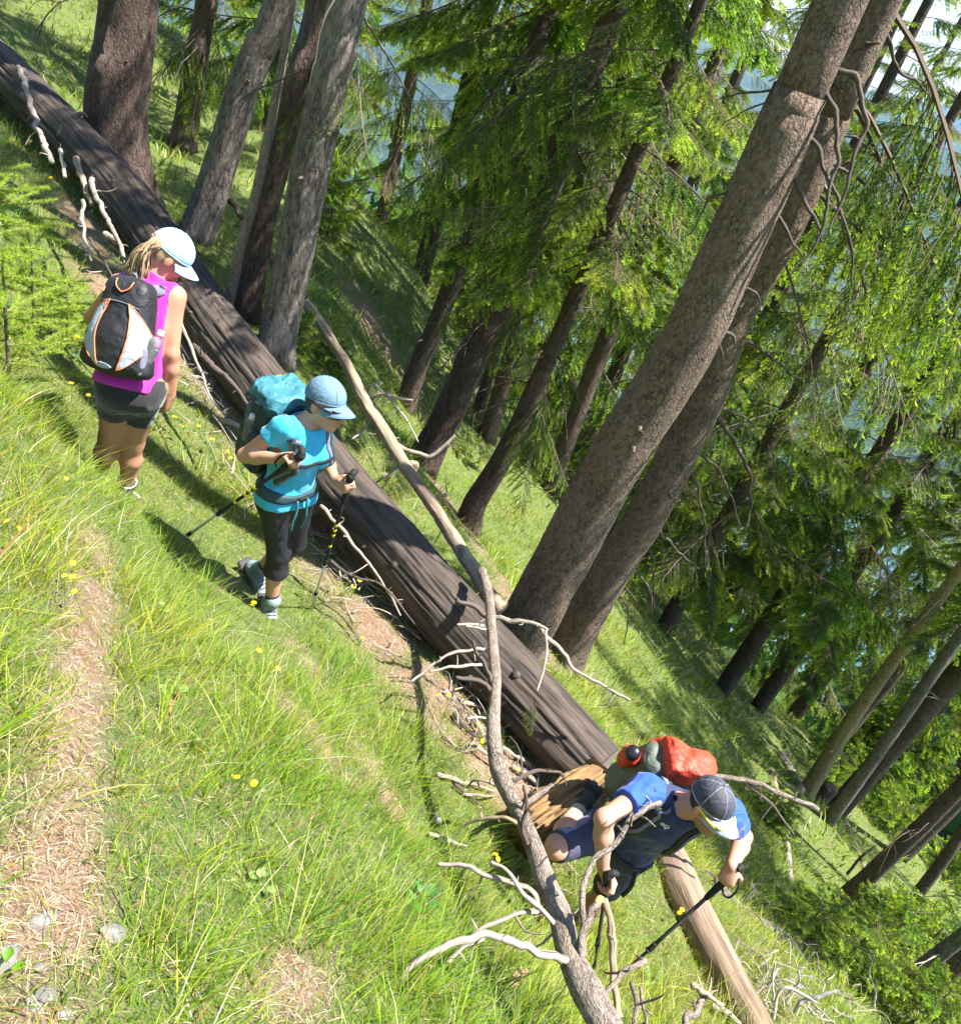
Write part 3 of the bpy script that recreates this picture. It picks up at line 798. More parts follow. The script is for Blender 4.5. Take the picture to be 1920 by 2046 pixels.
TREES['G'] = tree('G', [(1212, 1152), (1292, 1029), (1360, 895), (1418, 776), (1466, 630), (1560, 470), (1636, 300), (1690, 169), (1748, 45)], .165, .085, M_SCALY, 'second leaning trunk close behind the big scaly trunk', 25, seg=56, rings=170, group=GT, twigs=0, crown=(14.8, .8, 2))
TREES['I'] = tree('I', [(1657, 1510), (1694, 1450), (1743, 1379), (1792, 1311)], .14, .10, M_YELLOWBARK, 'yellowish bare-barked trunk standing beside a short stump downhill', 13, group=GT, twigs=12, tw=(.05, .5, (.4, .9)), twmat=M_TWIGPALE)
TREES['J'] = tree('J', [(1705, 1574), (1769, 1484), (1825, 1405), (1897, 1300)], .105, .085, M_GREYBARK, 'long thin grey trunk leaning right of the yellowish trunk', 13, group=GT, twigs=14, tw=(.2, .8, (.4, .9)), crown=(7.0, .6, 1))
TREES['H'] = tree('H', [(1769, 1720), (1844, 1649), (1925, 1568)], .115, .09, M_DARKBARK, 'dark rough trunk leaning over the grass below the long thin grey trunk', 13, group=GT, twigs=10, tw=(.1, .5, (.4, .9)), crown=(6.5, .6, 2))
TREES['K'] = tree('K', [(1844, 1773), (1900, 1698), (1940, 1640)], .09, .075, M_DARKBARK, 'thin dark trunk between two small spruces at the right edge', 12, group=GT, twigs=14, tw=(.1, .6, (.4, .9)), crown=(6.0, .55, 0))

# live limbs on the near trunks, each a branch of its own
def limb(tr, px, py, length, az, tilt=.25, k=0):
    t, pts, rad = TREES[tr]
    # point of the trunk nearest to the pixel's ray
    pr = catmull(pts, 120); q = np.array([project(p) for p in pr]); i = np.argmin(np.linalg.norm(q - np.array([px, py]), axis=1))
    s = length / 1.6
    place('branch', LIMB[k], t, pr[i], rz=math.radians(az), sc=(s, s, s), ry=tilt)
def project(p):
    v = np.asarray(p) - CAM; d = v @ FW
    return np.array([960 + FOC * (v @ RR) / d, 1023 - FOC * (v @ UU) / d])
for tr, px, py, ln, az, ti, k in [
    ('D', 694, 5, 1.3, 20, .5, 2), ('D', 690, 20, 1.0, -30, .7, 2),
    ('E1', 1057, 131, 1.7, -110, .45, 0), ('E1', 1090, 30, 1.9, -100, .4, 1), ('E1', 1005, 262, 1.4, -140, .5, 1), ('E1', 1040, 180, 1.5, -60, .6, 0), ('E1', 960, 405, 1.0, -130, .6, 2),
    ('E2', 1174, 150, 1.8, -80, .5, 1), ('E2', 1125, 281, 1.5, -20, .5, 0), ('E2', 1080, 412, 1.3, -120, .6, 1), ('E2', 1140, 240, 1.7, -150, .5, 0), ('E2', 1200, 70, 1.9, -130, .4, 1), ('E2', 1024, 562, .9, -20, .7, 2),
    ('A2', 398, 60, 1.2, -60, .6, 1), ('A2', 400, 40, 1.3, -120, .6, 0), ('A2', 405, 20, 1.3, -20, .5, 1), ('C', 600, 150, .55, -70, .5, 1),
    ('G', 1690, 169, 1.9, -20, .45, 0), ('G', 1636, 300, 1.8, 0, .5, 2), ('G', 1748, 45, 2.2, -40, .35, 1), ('G', 1560, 470, 1.5, 20, .6, 2), ('G', 1720, 100, 2.0, 10, .4, 1),
    ('E5', 1080, 750, 1.2, -70, .5, 1), ('E5', 1060, 800, 1.0, -10, .6, 0), ('E4', 1040, 640, 1.3, -40, .5, 0), ('E4', 1080, 540, 1.4, -100, .5, 1)]:
    limb(tr, px, py, ln, az, ti, k)
# dead hooked boughs hanging from the two big leaning trunks, traced one by one
def bough(tr, pix, w, mat=None, d0=0.0, d1=0.0):
    t, pts, rad = TREES[tr]
    pr = catmull(pts, 160); q = np.array([project(p) for p in pr]); i = np.argmin(np.linalg.norm(q - np.array(pix[0]), axis=1))
    d = depth_of(pr[i])
    p3 = np.array([P(x, y, d + d0 + (d1 - d0) * k / (len(pix) - 1)) for k, (x, y) in enumerate(pix)])
    p3[0] = pr[i]
    r = w * .62 * d / FOC / 2
    tube_obj('dead_branch', mat or M_TWIG, t, p3, np.linspace(r * 1.25, r * .45, len(p3)), seg=7, rings=7 * len(pix), lump=.2, lscale=40, jit=2.0)
S3 = lambda x, y: (1220 + x / 2.666, y / 2.666)
for pix, w in [([S3(1230, 300), S3(1310, 400), S3(1345, 560), S3(1340, 720), S3(1290, 900), S3(1230, 1080), S3(1150, 1250)], 17),
               ([S3(1190, 440), S3(1210, 600), S3(1205, 780), S3(1185, 950), S3(1150, 1150), S3(1080, 1330), S3(1000, 1420)], 15),
               ([S3(1060, 690), S3(1110, 780), S3(1150, 900), S3(1200, 1050), S3(1260, 1200), S3(1290, 1350), S3(1285, 1530)], 14),
               ([S3(960, 900), S3(1010, 1000), S3(1060, 1100), S3(1110, 1220), S3(1125, 1290)], 15),
               ([S3(900, 1120), S3(930, 1200), S3(980, 1300), S3(1020, 1360)], 12),
               ([S3(700, 1470), S3(760, 1550), S3(800, 1620)], 11),
               ([S3(870, 490), S3(760, 490), S3(660, 500), S3(560, 530)], 8), ([S3(850, 505), S3(760, 570), S3(660, 620), S3(590, 660)], 6),
               ([S3(640, 1000), S3(560, 1040), S3(500, 1110), S3(440, 1220), S3(390, 1260)], 8),
               ([S3(560, 1770), S3(590, 1860), S3(600, 1950)], 7)]:
    bough('F', pix, w, d0=-.05, d1=.1)
S5 = lambda x, y: (1220 + x / 2.666, 650 + y / 2.666)
for pix, w in [([S5(690, 40), S5(790, 120), S5(880, 190), S5(960, 260), S5(1050, 300)], 12),
               ([S5(540, 380), S5(600, 520), S5(660, 620), S5(720, 720), S5(745, 860), S5(735, 1000), S5(710, 1100)], 14),
               ([S5(600, 400), S5(700, 480), S5(790, 560)], 12), ([S5(470, 640), S5(560, 750), S5(630, 880), S5(690, 1080)], 10),
               ([S5(400, 690), S5(440, 800), S5(470, 900), S5(500, 1050), S5(500, 1290)], 10),
               ([S5(210, 1050), S5(300, 1140), S5(380, 1220), S5(470, 1300)], 11), ([S5(160, 1110), S5(210, 1200), S5(230, 1350), S5(225, 1520)], 9),
               ([S5(110, 1270), S5(170, 1350), S5(210, 1450), S5(220, 1540)], 9), ([S5(90, 1340), S5(120, 1440), S5(130, 1530)], 7),
               ([S5(30, 1410), S5(80, 1480), S5(95, 1600), S5(70, 1700)], 7), ([S5(250, 940), S5(290, 1020), S5(320, 1120)], 6),
               ([S5(290, 900), S5(350, 900), S5(370, 980), S5(340, 1050)], 5), ([S5(500, 420), S5(530, 500), S5(510, 600)], 6),
               ([S5(230, 1080), S5(270, 1180), S5(270, 1300)], 6), ([S3(1400, 280), S3(1530, 350), S3(1650, 450), S3(1740, 560)], 12),
               ([S3(1270, 560), S3(1340, 620), S3(1420, 700)], 10), ([S3(1240, 670), S3(1350, 770), S3(1480, 920), S3(1560, 1020)], 12),
               ([S3(1160, 840), S3(1290, 930), S3(1400, 1030), S3(1490, 1090)], 12), ([S3(1250, 1140), S3(1370, 1260), S3(1490, 1370), S3(1580, 1500), S3(1640, 1700), S3(1690, 1850)], 11)]:
    bough('G', pix, w, d0=.05, d1=.35)

# ------------------------------------------------------------------ the forest further down and across the slope
GF = 'spruces further down the slope'
def far_tree(az, dist, H, sc, idx, label, h0=.08, mat=None, lean=0):
    x, y = dist * math.sin(math.radians(az)), dist * math.cos(math.radians(az))
    z = gz(x, y)
    t = thing('spruce_tree', (x, y, z), label, 'tree', GF)
    top = np.array([x + lean, y, z + H])
    tube_obj('trunk', mat or M_DARKBARK, t, [np.array([x, y, z - .3]), np.array([x + lean * .3, y, z + H * .4]), top], [H * .0125, H * .009, .02], seg=12, rings=30, lump=.06)
    place('crown', CROWNS[idx], t, (x, y, z + H * h0), rz=rng.uniform(0, 6.28), sc=(sc, sc, H * (1 - h0) * 1.01 / 14), tilt=0)
    return t
FAR = [(-6, 17, 14, .9, .08), (1, 14.5, 14, .9, .1), (6, 19, 17, 1.0, .08), (10, 12.8, 13, .85, .12), (14, 16, 16, 1.0, .1), (18, 12.5, 12.5, .9, .16), (21, 19, 18, 1.1, .1), (24.5, 14.5, 15, 1.0, .2),
       (27.5, 16.5, 15, 1.05, .22), (30, 21, 18, 1.1, .22), (33.5, 18.5, 16, 1.0, .28), (37, 25, 20, 1.2, .25), (40.5, 22, 16, .9, .3), (16, 25, 22, 1.2, .08), (3, 26, 20, 1.2, .08), (27, 28, 22, 1.2, .1), (-13, 22, 16, 1.0, .08),
       (-2, 33, 22, 1.3, .08), (-18, 26, 15, 1.0, .08), (-25, 24, 13, .9, .08), (10, 36, 24, 1.4, .08), (34, 33, 20, 1.2, .2), (44.5, 27, 14, .9, .3), (-30, 18, 12, .8, .1), (-21, 16, 12, .8, .1),
       (-9, 27, 18, 1.2, .06), (6, 30, 24, 1.3, .06), (-5, 23, 19, 1.1, .06), (13, 21, 18, 1.1, .08), (-4, 12.6, 13, .75, .28), (-9.5, 14.5, 13, .8, .3), (4.5, 11.2, 12, .7, .32), (36.5, 14.5, 17, 1.0, .34), (41.5, 16, 17, 1.0, .36)]
WORDS = ['dense', 'tall', 'drooping', 'pale-tipped', 'narrow', 'broad', 'shaded', 'sunlit']
def side_word(x): return 'left of' if x < 0 else 'right of'
order = sorted(range(len(FAR)), key=lambda i: FAR[i][0])
ORD = ['first', 'second', 'third', 'fourth', 'fifth', 'sixth', 'seventh', 'eighth', 'ninth', 'tenth', 'eleventh', 'twelfth', 'thirteenth', 'fourteenth', 'fifteenth', 'sixteenth',
       'seventeenth', 'eighteenth', 'nineteenth', 'twentieth', 'twenty-first', 'twenty-second', 'twenty-third', 'twenty-fourth', 'twenty-fifth', 'twenty-sixth', 'twenty-seventh', 'twenty-eighth', 'twenty-ninth', 'thirtieth', 'thirty-first', 'thirty-second', 'thirty-third', 'thirty-fourth', 'thirty-fifth']
for rank, i in enumerate(order):
    az, dist, H, sc, h0_ = FAR[i]
    far_tree(az, dist, H, sc, i % 3, f'green spruce of the background forest, {ORD[rank]} counted from the left', h0_)

r_ = np.random.default_rng(44)
for tr, nk in (('F', 26), ('G', 18), ('A', 8), ('B', 8), ('D', 8)):
    t, pts, rad = TREES[tr]; pr = catmull(np.hstack([pts, np.asarray(rad)[:, None]]), 200)
    for k in range(nk):
        i = r_.integers(6, 110); ax = nrm(pr[i + 1, :3] - pr[i - 1, :3]); d = perp(nrm(CAM - pr[i, :3]) + r_.normal(0, .7, 3), ax); c = pr[i, :3] + d * pr[i, 3] * .93
        l = r_.uniform(.015, .04) * (1 + 2.0 * (r_.random() < .3))
        tube_obj('knot', M_TWIG, t, [c, c + d * l * .6, c + nrm(d + r_.normal(0, .4, 3)) * l], [.018, .011, .006], seg=7, rings=6, lump=.3, lscale=60)

# ------------------------------------------------------------------ fallen timber
M_LOG = mat_wood('weathered_log', (.115, .084, .065), (.024, .018, .0145), 75, .85)
M_CUT = mat_wood('sawn_face', (.36, .30, .24), (.22, .17, .13), 40, .4)
M_PEEL = mat_wood('peeled_wood', (.52, .41, .28), (.24, .17, .11), 55, .6, spots=(.13, .09, .065))
M_DEADBARK = mat_bark_plates('bark_dead', (.24, .18, .14), (.07, .05, .037), (.37, .31, .255), 65, .45, .3)
M_BLEACH = mat_wood('bleached_wood', (.44, .385, .32), (.22, .175, .135), 60, .6)
M_WHITEWOOD = mat_wood('whitened_wood', (.62, .58, .52), (.40, .36, .31), 60, .4)
M_BROWNLOG = mat_wood('brown_log', (.34, .245, .17), (.15, .095, .06), 60, .8)
M_ROT = mat_wood('torn_wood', (.38, .23, .09), (.10, .05, .02), 110, 1.0)
M_ORANGE = mat_plain('fresh_break', (.62, .30, .08), .7, .5, 120, .4)

def sawn_disc(name, c, axis, r, mat, parent, seed=0, sq=1.0):
    """a slightly uneven end face with growth rings"""
    axis = nrm(axis); a = perp(np.array([.3, .2, 1.0]), axis); b = np.cross(axis, a); V, T = [c + axis * .004], []
    n, k = 36, 6
    r_ = np.random.default_rng(seed)
    for i in range(1, k + 1):
        for j in range(n):
            t = 2 * math.pi * j / n; rr = r * i / k * (1 + .04 * math.sin(3 * t + seed) + .03 * math.sin(5 * t))
            V.append(c + (a * math.cos(t) + b * math.sin(t) * sq) * rr + axis * (.004 + r_.normal(0, .0012)))
    for j in range(n): T.append((0, 1 + j, 1 + (j + 1) % n))
    Q = [(1 + (i - 1) * n + j, 1 + i * n + j, 1 + i * n + (j + 1) % n, 1 + (i - 1) * n + (j + 1) % n) for i in range(1, k) for j in range(n)]
    V = np.array(V); tc = np.stack([np.linalg.norm(V - c, axis=1) * 2.2, np.zeros(len(V)), np.zeros(len(V))], 1)
    return obj(name, mesh_np(name, V, [np.array(Q), np.array(T)], mat, attrs={'tc': ('POINT', 'FLOAT_VECTOR', tc)}), parent)

def stub(parent, c, d, L_, r, mat, name='branch_stub'):
    c = np.asarray(c); d = nrm(d)
    return tube_obj(name, mat, parent, [c, c + d * L_ * .5, c + d * L_], [r * 1.3, r, r * .75], seg=9, rings=6, lump=.15, lscale=30)
t = thing('fallen_log', LOG[3], 'huge dark weathered barkless log lying slantwise from upper left to the stooping man', 'log')
V, F, tc = tube(LOG, LOG_R, seg=130, rings=220, lump=.12, lscale=7, lstretch=.16, seed=3, groove=.09)
# long drying checks pressed into the surface
thv = np.arctan2(tc[:, 1], tc[:, 0])
obj('trunk', mesh_np('trunk', V, F, M_LOG, attrs={'tc': ('POINT', 'FLOAT_VECTOR', tc)}), t)
LC = catmull(np.hstack([LOG, LOG_R[:, None]]), 200)
LTAN = np.gradient(LC[:, :3], axis=0); LTAN /= np.linalg.norm(LTAN, axis=1)[:, None]
r_ = np.random.default_rng(5)
for k in range(22):                                           # knots
    i = r_.integers(8, 190); up = perp(np.array([0, 0, 1.0]), LTAN[i]); sd = np.cross(LTAN[i], up)
    if sd @ (CAM - LC[i, :3]) < 0: sd = -sd
    a = r_.uniform(-.6, 1.3); d = up * math.sin(a) + sd * math.cos(a)
    stub(t, LC[i, :3] + d * LC[i, 3] * .93, d + r_.normal(0, .2, 3), r_.uniform(.018, .035), r_.uniform(.012, .03), M_LOG, 'knot')
sawn_disc('sawn_end', LOG[0], LOG[0] - LOG[1], LOG_R[0] * .98, M_CUT, t, 2)
# hooked dead branch on the log, by the thickest trunk
_spr = np.random.default_rng(77)
def pix_tube(name, pix, d0, d1, w0, w1, mat, parent=None, seg=9, rings=None, lump=.15, jit=1.0, spurs=True, **kw):
    p3 = pix_line(pix, d0, d1); dd = inv_depth(pix, d0, d1)
    r = np.linspace(w0, w1, len(pix)) * dd / FOC / 2
    rings = rings or 9 * len(pix)
    parts = [tube(p3, r, seg=seg, rings=rings, lump=lump, lscale=kw.pop('lscale', 22), jit=jit, **kw)]
    if spurs:                                                 # snapped side twigs
        L_ = np.linalg.norm(np.diff(p3, axis=0), axis=1).sum(); pr = catmull(np.hstack([p3, r[:, None]]), 40)
        for k in range(int(L_ * 9) + 1):
            i = _spr.integers(3, 38); d = nrm(_spr.normal(0, 1, 3)); d = perp(d, nrm(pr[i + 1, :3] - pr[i - 1, :3])); l = _spr.uniform(.012, .05) * (1 + 2.5 * (_spr.random() < .25)); q = pr[i, :3]
            e = q + d * l * .6 + _spr.normal(0, .2, 3) * l * .3
            parts.append(tube([q, e, e + nrm(d + _spr.normal(0, .5, 3)) * l * .5], [min(.007, pr[i, 3] * .55), .0035, .0018], seg=5, rings=5, cap=False))
    V, F, tc = join(parts)
    return obj(name, mesh_np(name, V, F, mat, attrs={'tc': ('POINT', 'FLOAT_VECTOR', tc)}), parent)
pix_tube('branch_stub', [(118, 275), (126, 255), (140, 242), (152, 228), (163, 226), (172, 232)], 7.3, 7.5, 14, 6, M_TWIG, t)
pix_tube('branch_stub', [(232, 482), (222, 474), (213, 468)], 6.4, 6.1, 14, 13, M_TWIGPALE, t)

# stakes and dead sticks leaning against the upper log
def stick(pix, d0, d1, w0, w1, mat, label, name='stick', group='dead sticks lying about', **kw):
    o = pix_tube(name, pix, d0, d1, w0, w1, mat, None, **kw)
    o['label'] = label; o['category'] = 'stick'; o['group'] = group
    return o
stick([(37, 134), (56, 181), (66, 225), (74, 255), (88, 285), (104, 322)], 6.7, 5.6, 11, 11, M_BLEACH, 'tallest pale bleached stick leaning on the upper end of the big log')
stick([(152, 316), (163, 352), (174, 385), (184, 410)], 6.2, 5.9, 13, 10, M_PEEL, 'split yellowish stake standing between grass and the big log')
stick([(184, 356), (197, 401), (222, 447), (238, 482), (250, 516)], 6.0, 5.5, 11, 8, M_BLEACH, 'smooth grey pole with round cut top leaning on the big log behind the magenta top')
stick([(120, 298), (125, 325), (127, 352)], 6.2, 6.0, 8, 8, M_TWIGPALE, 'short pale peg beside yellow flowers at the big log')
stick([(165, 400), (166, 440), (170, 475), (180, 520)], 5.7, 5.3, 9, 5, M_BLEACH, 'thin whitish stick below the split yellowish stake')
stick([(178, 475), (195, 505), (215, 535), (228, 560)], 5.5, 5.2, 6, 3, M_TWIG, 'thin dark twig just above the walker in magenta')
stick([(385, 690), (430, 735), (470, 775), (500, 815)], 5.4, 5.2, 13, 8, M_TWIG, 'crooked dead branch in the gap under the big log beside the magenta walker')
stick([(440, 838), (470, 850), (505, 870)], 5.1, 5.0, 12, 9, M_BLEACH, 'short grey branch end poking out left of the teal backpack')
stick([(360, 640), (385, 700), (420, 790), (450, 830)], 5.3, 5.1, 7, 4, M_TWIGPALE, 'thin pale twig hanging under the big log behind the magenta walker')
stick([(640, 1010), (700, 1080), (760, 1160), (800, 1230)], 5.1, 4.8, 8, 4, M_TWIGPALE, 'long thin stick lying along the underside of the big log')
stick([(660, 1120), (700, 1150), (770, 1175), (830, 1250)], 4.9, 4.7, 7, 4, M_TWIG, 'brown twig on the needle litter right of the left hiking pole')

# thin dead pole standing among the trunks
pole_base = P(456, 604, 6.7)
o = tube_obj('dead_pole', M_DEADBARK, None, trunk_points(pole_base - np.array([0, 0, .1]), [(480, 500), (514, 375), (538, 260), (556, 169), (573, 80), (590, -10)]), [.042, .04, .037, .034, .03, .028, .026], seg=14, rings=50, lump=.1, lscale=20)
o['label'] = 'thin bare dead pole leaning left of the narrow dark trunk'; o['category'] = 'pole'
stick([(460, 400), (478, 425), (500, 450), (510, 470)], 8.2, 8.0, 13, 8, M_TWIG, 'short dark broken branch lying between the flaky trunk and the dead pole')
stick([(540, 505), (560, 560), (600, 600), (640, 650), (680, 705)], 7.6, 7.0, 14, 10, M_TWIG, 'dark fallen branch running down from the root-flared trunk')

# peeled pole leaning over behind the log
S4 = lambda x, y: (550 + x / 2.666, 600 + y / 2.666)
tp = thing('dead_pole', P(1000, 1212, 5.5), 'long peeled pale pole lying parallel above the big log', 'pole')
PEEL = [S4(160, 10), S4(260, 150), S4(400, 380), S4(480, 540), S4(580, 700), S4(700, 900), S4(830, 1080), S4(950, 1270), S4(1060, 1440), S4(1130, 1560), S4(1205, 1640)]
pix_tube('trunk', PEEL, 7.2, 5.45, 20, 33, M_PEEL, tp, seg=24, rings=130, lump=.16, lscale=16, lstretch=.2, groove=.1, jit=.25)
for pix, w in [([S4(490, 515), S4(570, 500), S4(640, 520), S4(730, 530)], 8), ([S4(470, 470), S4(560, 430)], 6), ([S4(530, 445), S4(620, 540), S4(700, 640), S4(760, 760)], 6),
               ([S4(640, 765), S4(730, 800), S4(820, 835), S4(890, 780), S4(960, 720)], 11), ([S4(740, 885), S4(670, 880), S4(620, 910), S4(540, 970)], 9),
               ([S4(850, 1060), S4(890, 1040), S4(925, 1030)], 9), ([S4(500, 640), S4(470, 690), S4(410, 740)], 6), ([S4(210, 60), S4(190, 130), S4(120, 165), S4(80, 170)], 5)]:
    d = np.interp(pix[0][1], [600, 1215], [7.2, 5.45])
    pix_tube('branch', pix, d, d - .08, w, w * .6, M_BLEACH if w > 7 else M_TWIGPALE, tp, seg=7)
pix_tube('branch_stub', [S4(690, 885), S4(740, 870), S4(735, 930)], 6.2, 6.15, 16, 9, M_PEEL, tp)

# dead branchy tree fallen towards the camera
S8 = lambda x, y: (650 + x / 2.497, 1250 + y / 2.497)
SM = lambda x, y: (1000 + x / 3.332, 1430 + y / 3.332)
MAINP = [(962, 1140), (976, 1190), (982, 1250), (990, 1370), (986, 1450), (994, 1530), (1018, 1590), (1042, 1634), (1070, 1702), (1094, 1771), (1119, 1831), (1139, 1907), (1167, 1971), (1215, 2060), (1240, 2120)]
MD0, MD1 = 5.15, 2.35
tm = thing('fallen_dead_tree', P(1167, 1971, 2.5), 'knotty dead tree with many broken branches fallen across the big log towards the viewer', 'dead tree')
p3 = pix_line(MAINP, MD0, MD1); dd = inv_depth(MAINP, MD0, MD1)
w = np.interp(np.linspace(0, 1, len(MAINP)), [0, .2, .35, .5, .6, .75, 1], [19, 21, 33, 31, 38, 48, 80])
V, F, tc = tube(p3, w * dd / FOC / 2, seg=28, rings=150, lump=.2, lscale=16, lstretch=.35, seed=4)
obj('trunk', mesh_np('trunk', V, F, M_DEADBARK, attrs={'tc': ('POINT', 'FLOAT_VECTOR', tc)}), tm)
def main_depth(py): return float(np.interp(py, [q[1] for q in MAINP], dd))
def mbranch(pix, w0, w1, mat=M_TWIGPALE, dz=0.0, seg=9):
    d = main_depth(pix[0][1])
    return pix_tube('branch', pix, d, d + dz, w0, w1, mat, tm, seg=seg, lump=.25, lscale=40, jit=1.4)
mbranch([S8(1240, 1700), S8(1150, 1670), S8(1050, 1640), S8(900, 1570), S8(780, 1553), S8(680, 1575), S8(600, 1610), S8(440, 1710), S8(340, 1830), S8(300, 1930), S8(290, 2010)], 18, 13, M_BLEACH, -.35)
mbranch([S8(790, 1560), S8(700, 1600), S8(640, 1660), S8(580, 1730), S8(555, 1800)], 11, 8, M_TWIGPALE, -.1)
mbranch([S8(1060, 1430), S8(960, 1445), S8(860, 1480), S8(740, 1545)], 12, 8, M_BLEACH, -.1)
mbranch([S8(1180, 1550), S8(1100, 1440), S8(1000, 1350), S8(920, 1240), S8(830, 1190)], 12, 8, M_TWIGPALE, .1)
mbranch([S8(1070, 1430), S8(1030, 1340), S8(930, 1290), S8(820, 1265), S8(740, 1220), S8(680, 1200), S8(560, 1200)], 13, 9, M_BLEACH, .05)
mbranch([SM(530, 1710), SM(533, 1560), SM(545, 1420), SM(550, 1260), SM(570, 1130), SM(630, 970), SM(740, 870), SM(830, 770), SM(920, 680), SM(1000, 615), SM(1075, 590)], 16, 9, M_DEADBARK, .35)
mbranch([SM(1000, 615), SM(998, 585), SM(985, 555)], 6, 4, M_BLEACH, .3)
mbranch([SM(540, 1690), SM(535, 1540), SM(560, 1400), SM(600, 1310), SM(650, 1250)], 17, 15, M_DEADBARK, .1)
mbranch([SM(690, 1225), SM(710, 1340), SM(720, 1500), SM(740, 1700), SM(765, 1850), SM(820, 2020)], 15, 15, M_PEEL, -.05)
fb = obj('broken_tip', None, None) if False else None
p0 = P(*SM(668, 1232), main_depth(SM(668, 1232)[1]))
tube_obj('broken_tip', M_ORANGE, tm, [P(*SM(640, 1262), main_depth(1815)), P(*SM(660, 1225), main_depth(1800)), P(*SM(690, 1230), main_depth(1800))], [.012, .015, .009], seg=7, rings=8, lump=.5, lscale=90)
mbranch([(1205, 1992), (1235, 1950), (1262, 1930), (1290, 1916)], 12, 11, M_DEADBARK, .2)
mbranch([(1271, 2060), (1270, 2000), (1266, 1966)], 13, 9, M_DEADBARK, .2); mbranch([(1292, 2060), (1284, 2010), (1276, 1975)], 9, 7, M_DEADBARK, .2)
mbranch([(1360, 2060), (1385, 2015), (1412, 1986)], 15, 12, M_DEADBARK, .4); mbranch([(1384, 1970), (1410, 1984), (1440, 2008)], 11, 9, M_PEEL, .35)
for pix, w in [([S8(825, 290), S8(790, 180), S8(740, 70)], 11), ([S8(800, 120), S8(740, 115), S8(640, 135), S8(540, 185), S8(430, 280)], 8), ([S8(800, 195), S8(700, 190), S8(620, 205), S8(520, 228)], 8),
               ([S8(825, 330), S8(760, 285), S8(660, 252)], 12), ([S8(720, 258), S8(800, 290)], 9), ([S8(810, 20), S8(760, 10), S8(700, 0)], 7), ([S8(805, 465), S8(760, 462), S8(710, 468)], 6),
               ([S4(1120, 1680), S4(1040, 1620), S4(970, 1590), S4(935, 1560)], 12), ([S4(1110, 1735), S4(1040, 1725), S4(965, 1722)], 7), ([S4(1170, 1690), S4(1260, 1695), S4(1340, 1710), S4(1400, 1725), S4(1450, 1755)], 10),
               ([S4(1400, 1728), S4(1450, 1800), S4(1540, 1880), S8(1240, 215), S8(1400, 310), S8(1520, 372)], 9), ([S4(1440, 1760), S8(1105, 100), S8(1095, 220), S8(1060, 330)], 7)]:
    mbranch(pix, w, w * .6, M_TWIGPALE if w < 11 else M_TWIG, -.12)
for pix, w0 in [([(1048, 1612), (1090, 1580), (1140, 1546)], 15), ([(1140, 1548), (1190, 1540), (1242, 1535), (1330, 1545), (1430, 1556), (1500, 1563), (1563, 1589), (1636, 1620)], 15), ([(1488, 1565), (1545, 1610), (1586, 1667)], 8),
                ([(1146, 1546), (1152, 1528), (1143, 1512), (1138, 1500)], 9), ([(1152, 1528), (1160, 1515)], 6)]:
    dq = 3.75 if pix[0][0] < 1100 else 4.85
    pix_tube('branch', pix, dq, 4.8 if pix[0][0] < 1100 else dq, w0 * .9, w0 * .6, M_DEADBARK if w0 > 9 else M_TWIG, tm, seg=9, lump=.25, lscale=40, jit=1.2)
mbranch([(1022, 1560), (1060, 1545), (1090, 1538), (1130, 1552)], 9, 6, M_TWIG, .25)
mbranch([(1042, 1634), (1050, 1600), (1046, 1570)], 9, 5, M_TWIG, 0.0); mbranch([(1058, 1700), (1046, 1650), (1052, 1615), (1050, 1585)], 10, 6, M_TWIG, 0.0)
mbranch([(1010, 1580), (985, 1568), (950, 1560), (930, 1575)], 8, 4, M_BLEACH, .1); mbranch([(1040, 1650), (1000, 1632), (960, 1640), (930, 1650)], 10, 5, M_PEEL, .1)

# bleached litter sticks on the slope left of it
rank12 = list(np.argsort(np.argsort([1405, 1456, 1470, 1565, 1567, 1530, 1572, 1595, 1687, 1597, 1495, 1520])))
r_ = np.random.default_rng(8)
for k, (x0, y0, x1, y1, w) in enumerate([(885, 1385, 960, 1425, 12), (905, 1432, 950, 1480, 10), (935, 1440, 975, 1500, 12), (1020, 1540, 1080, 1590, 10), (1040, 1545, 1110, 1590, 9), (1000, 1500, 1075, 1560, 8),
                                         (870, 1555, 985, 1590, 9), (905, 1575, 960, 1615, 8), (855, 1675, 930, 1700, 9), (925, 1595, 985, 1600, 6), (880, 1480, 950, 1510, 6), (935, 1495, 1000, 1545, 8)]):
    a, b = ground_at(x0, y0), ground_at(x1, y1)
    mid = (a + b) / 2 + np.array([0, 0, .04]) + r_.normal(0, .012, 3); rr = w * depth_of(mid) / FOC / 2
    o = tube_obj('stick', [M_BLEACH, M_TWIG, M_TWIGPALE][k % 3], None, [a + [0, 0, .03], mid, b + [0, 0, .035]], [rr, rr * .9, rr * .5], seg=8, rings=20, lump=.2, lscale=30, jit=1.2)
    o['label'] = f'{["bleached", "dark grey", "pale brown"][k % 3]} stick in the litter under the big log, {ORD[rank12[k]]} from the top'
    o['category'] = 'stick'; o['group'] = 'weathered sticks in the litter below the big log'

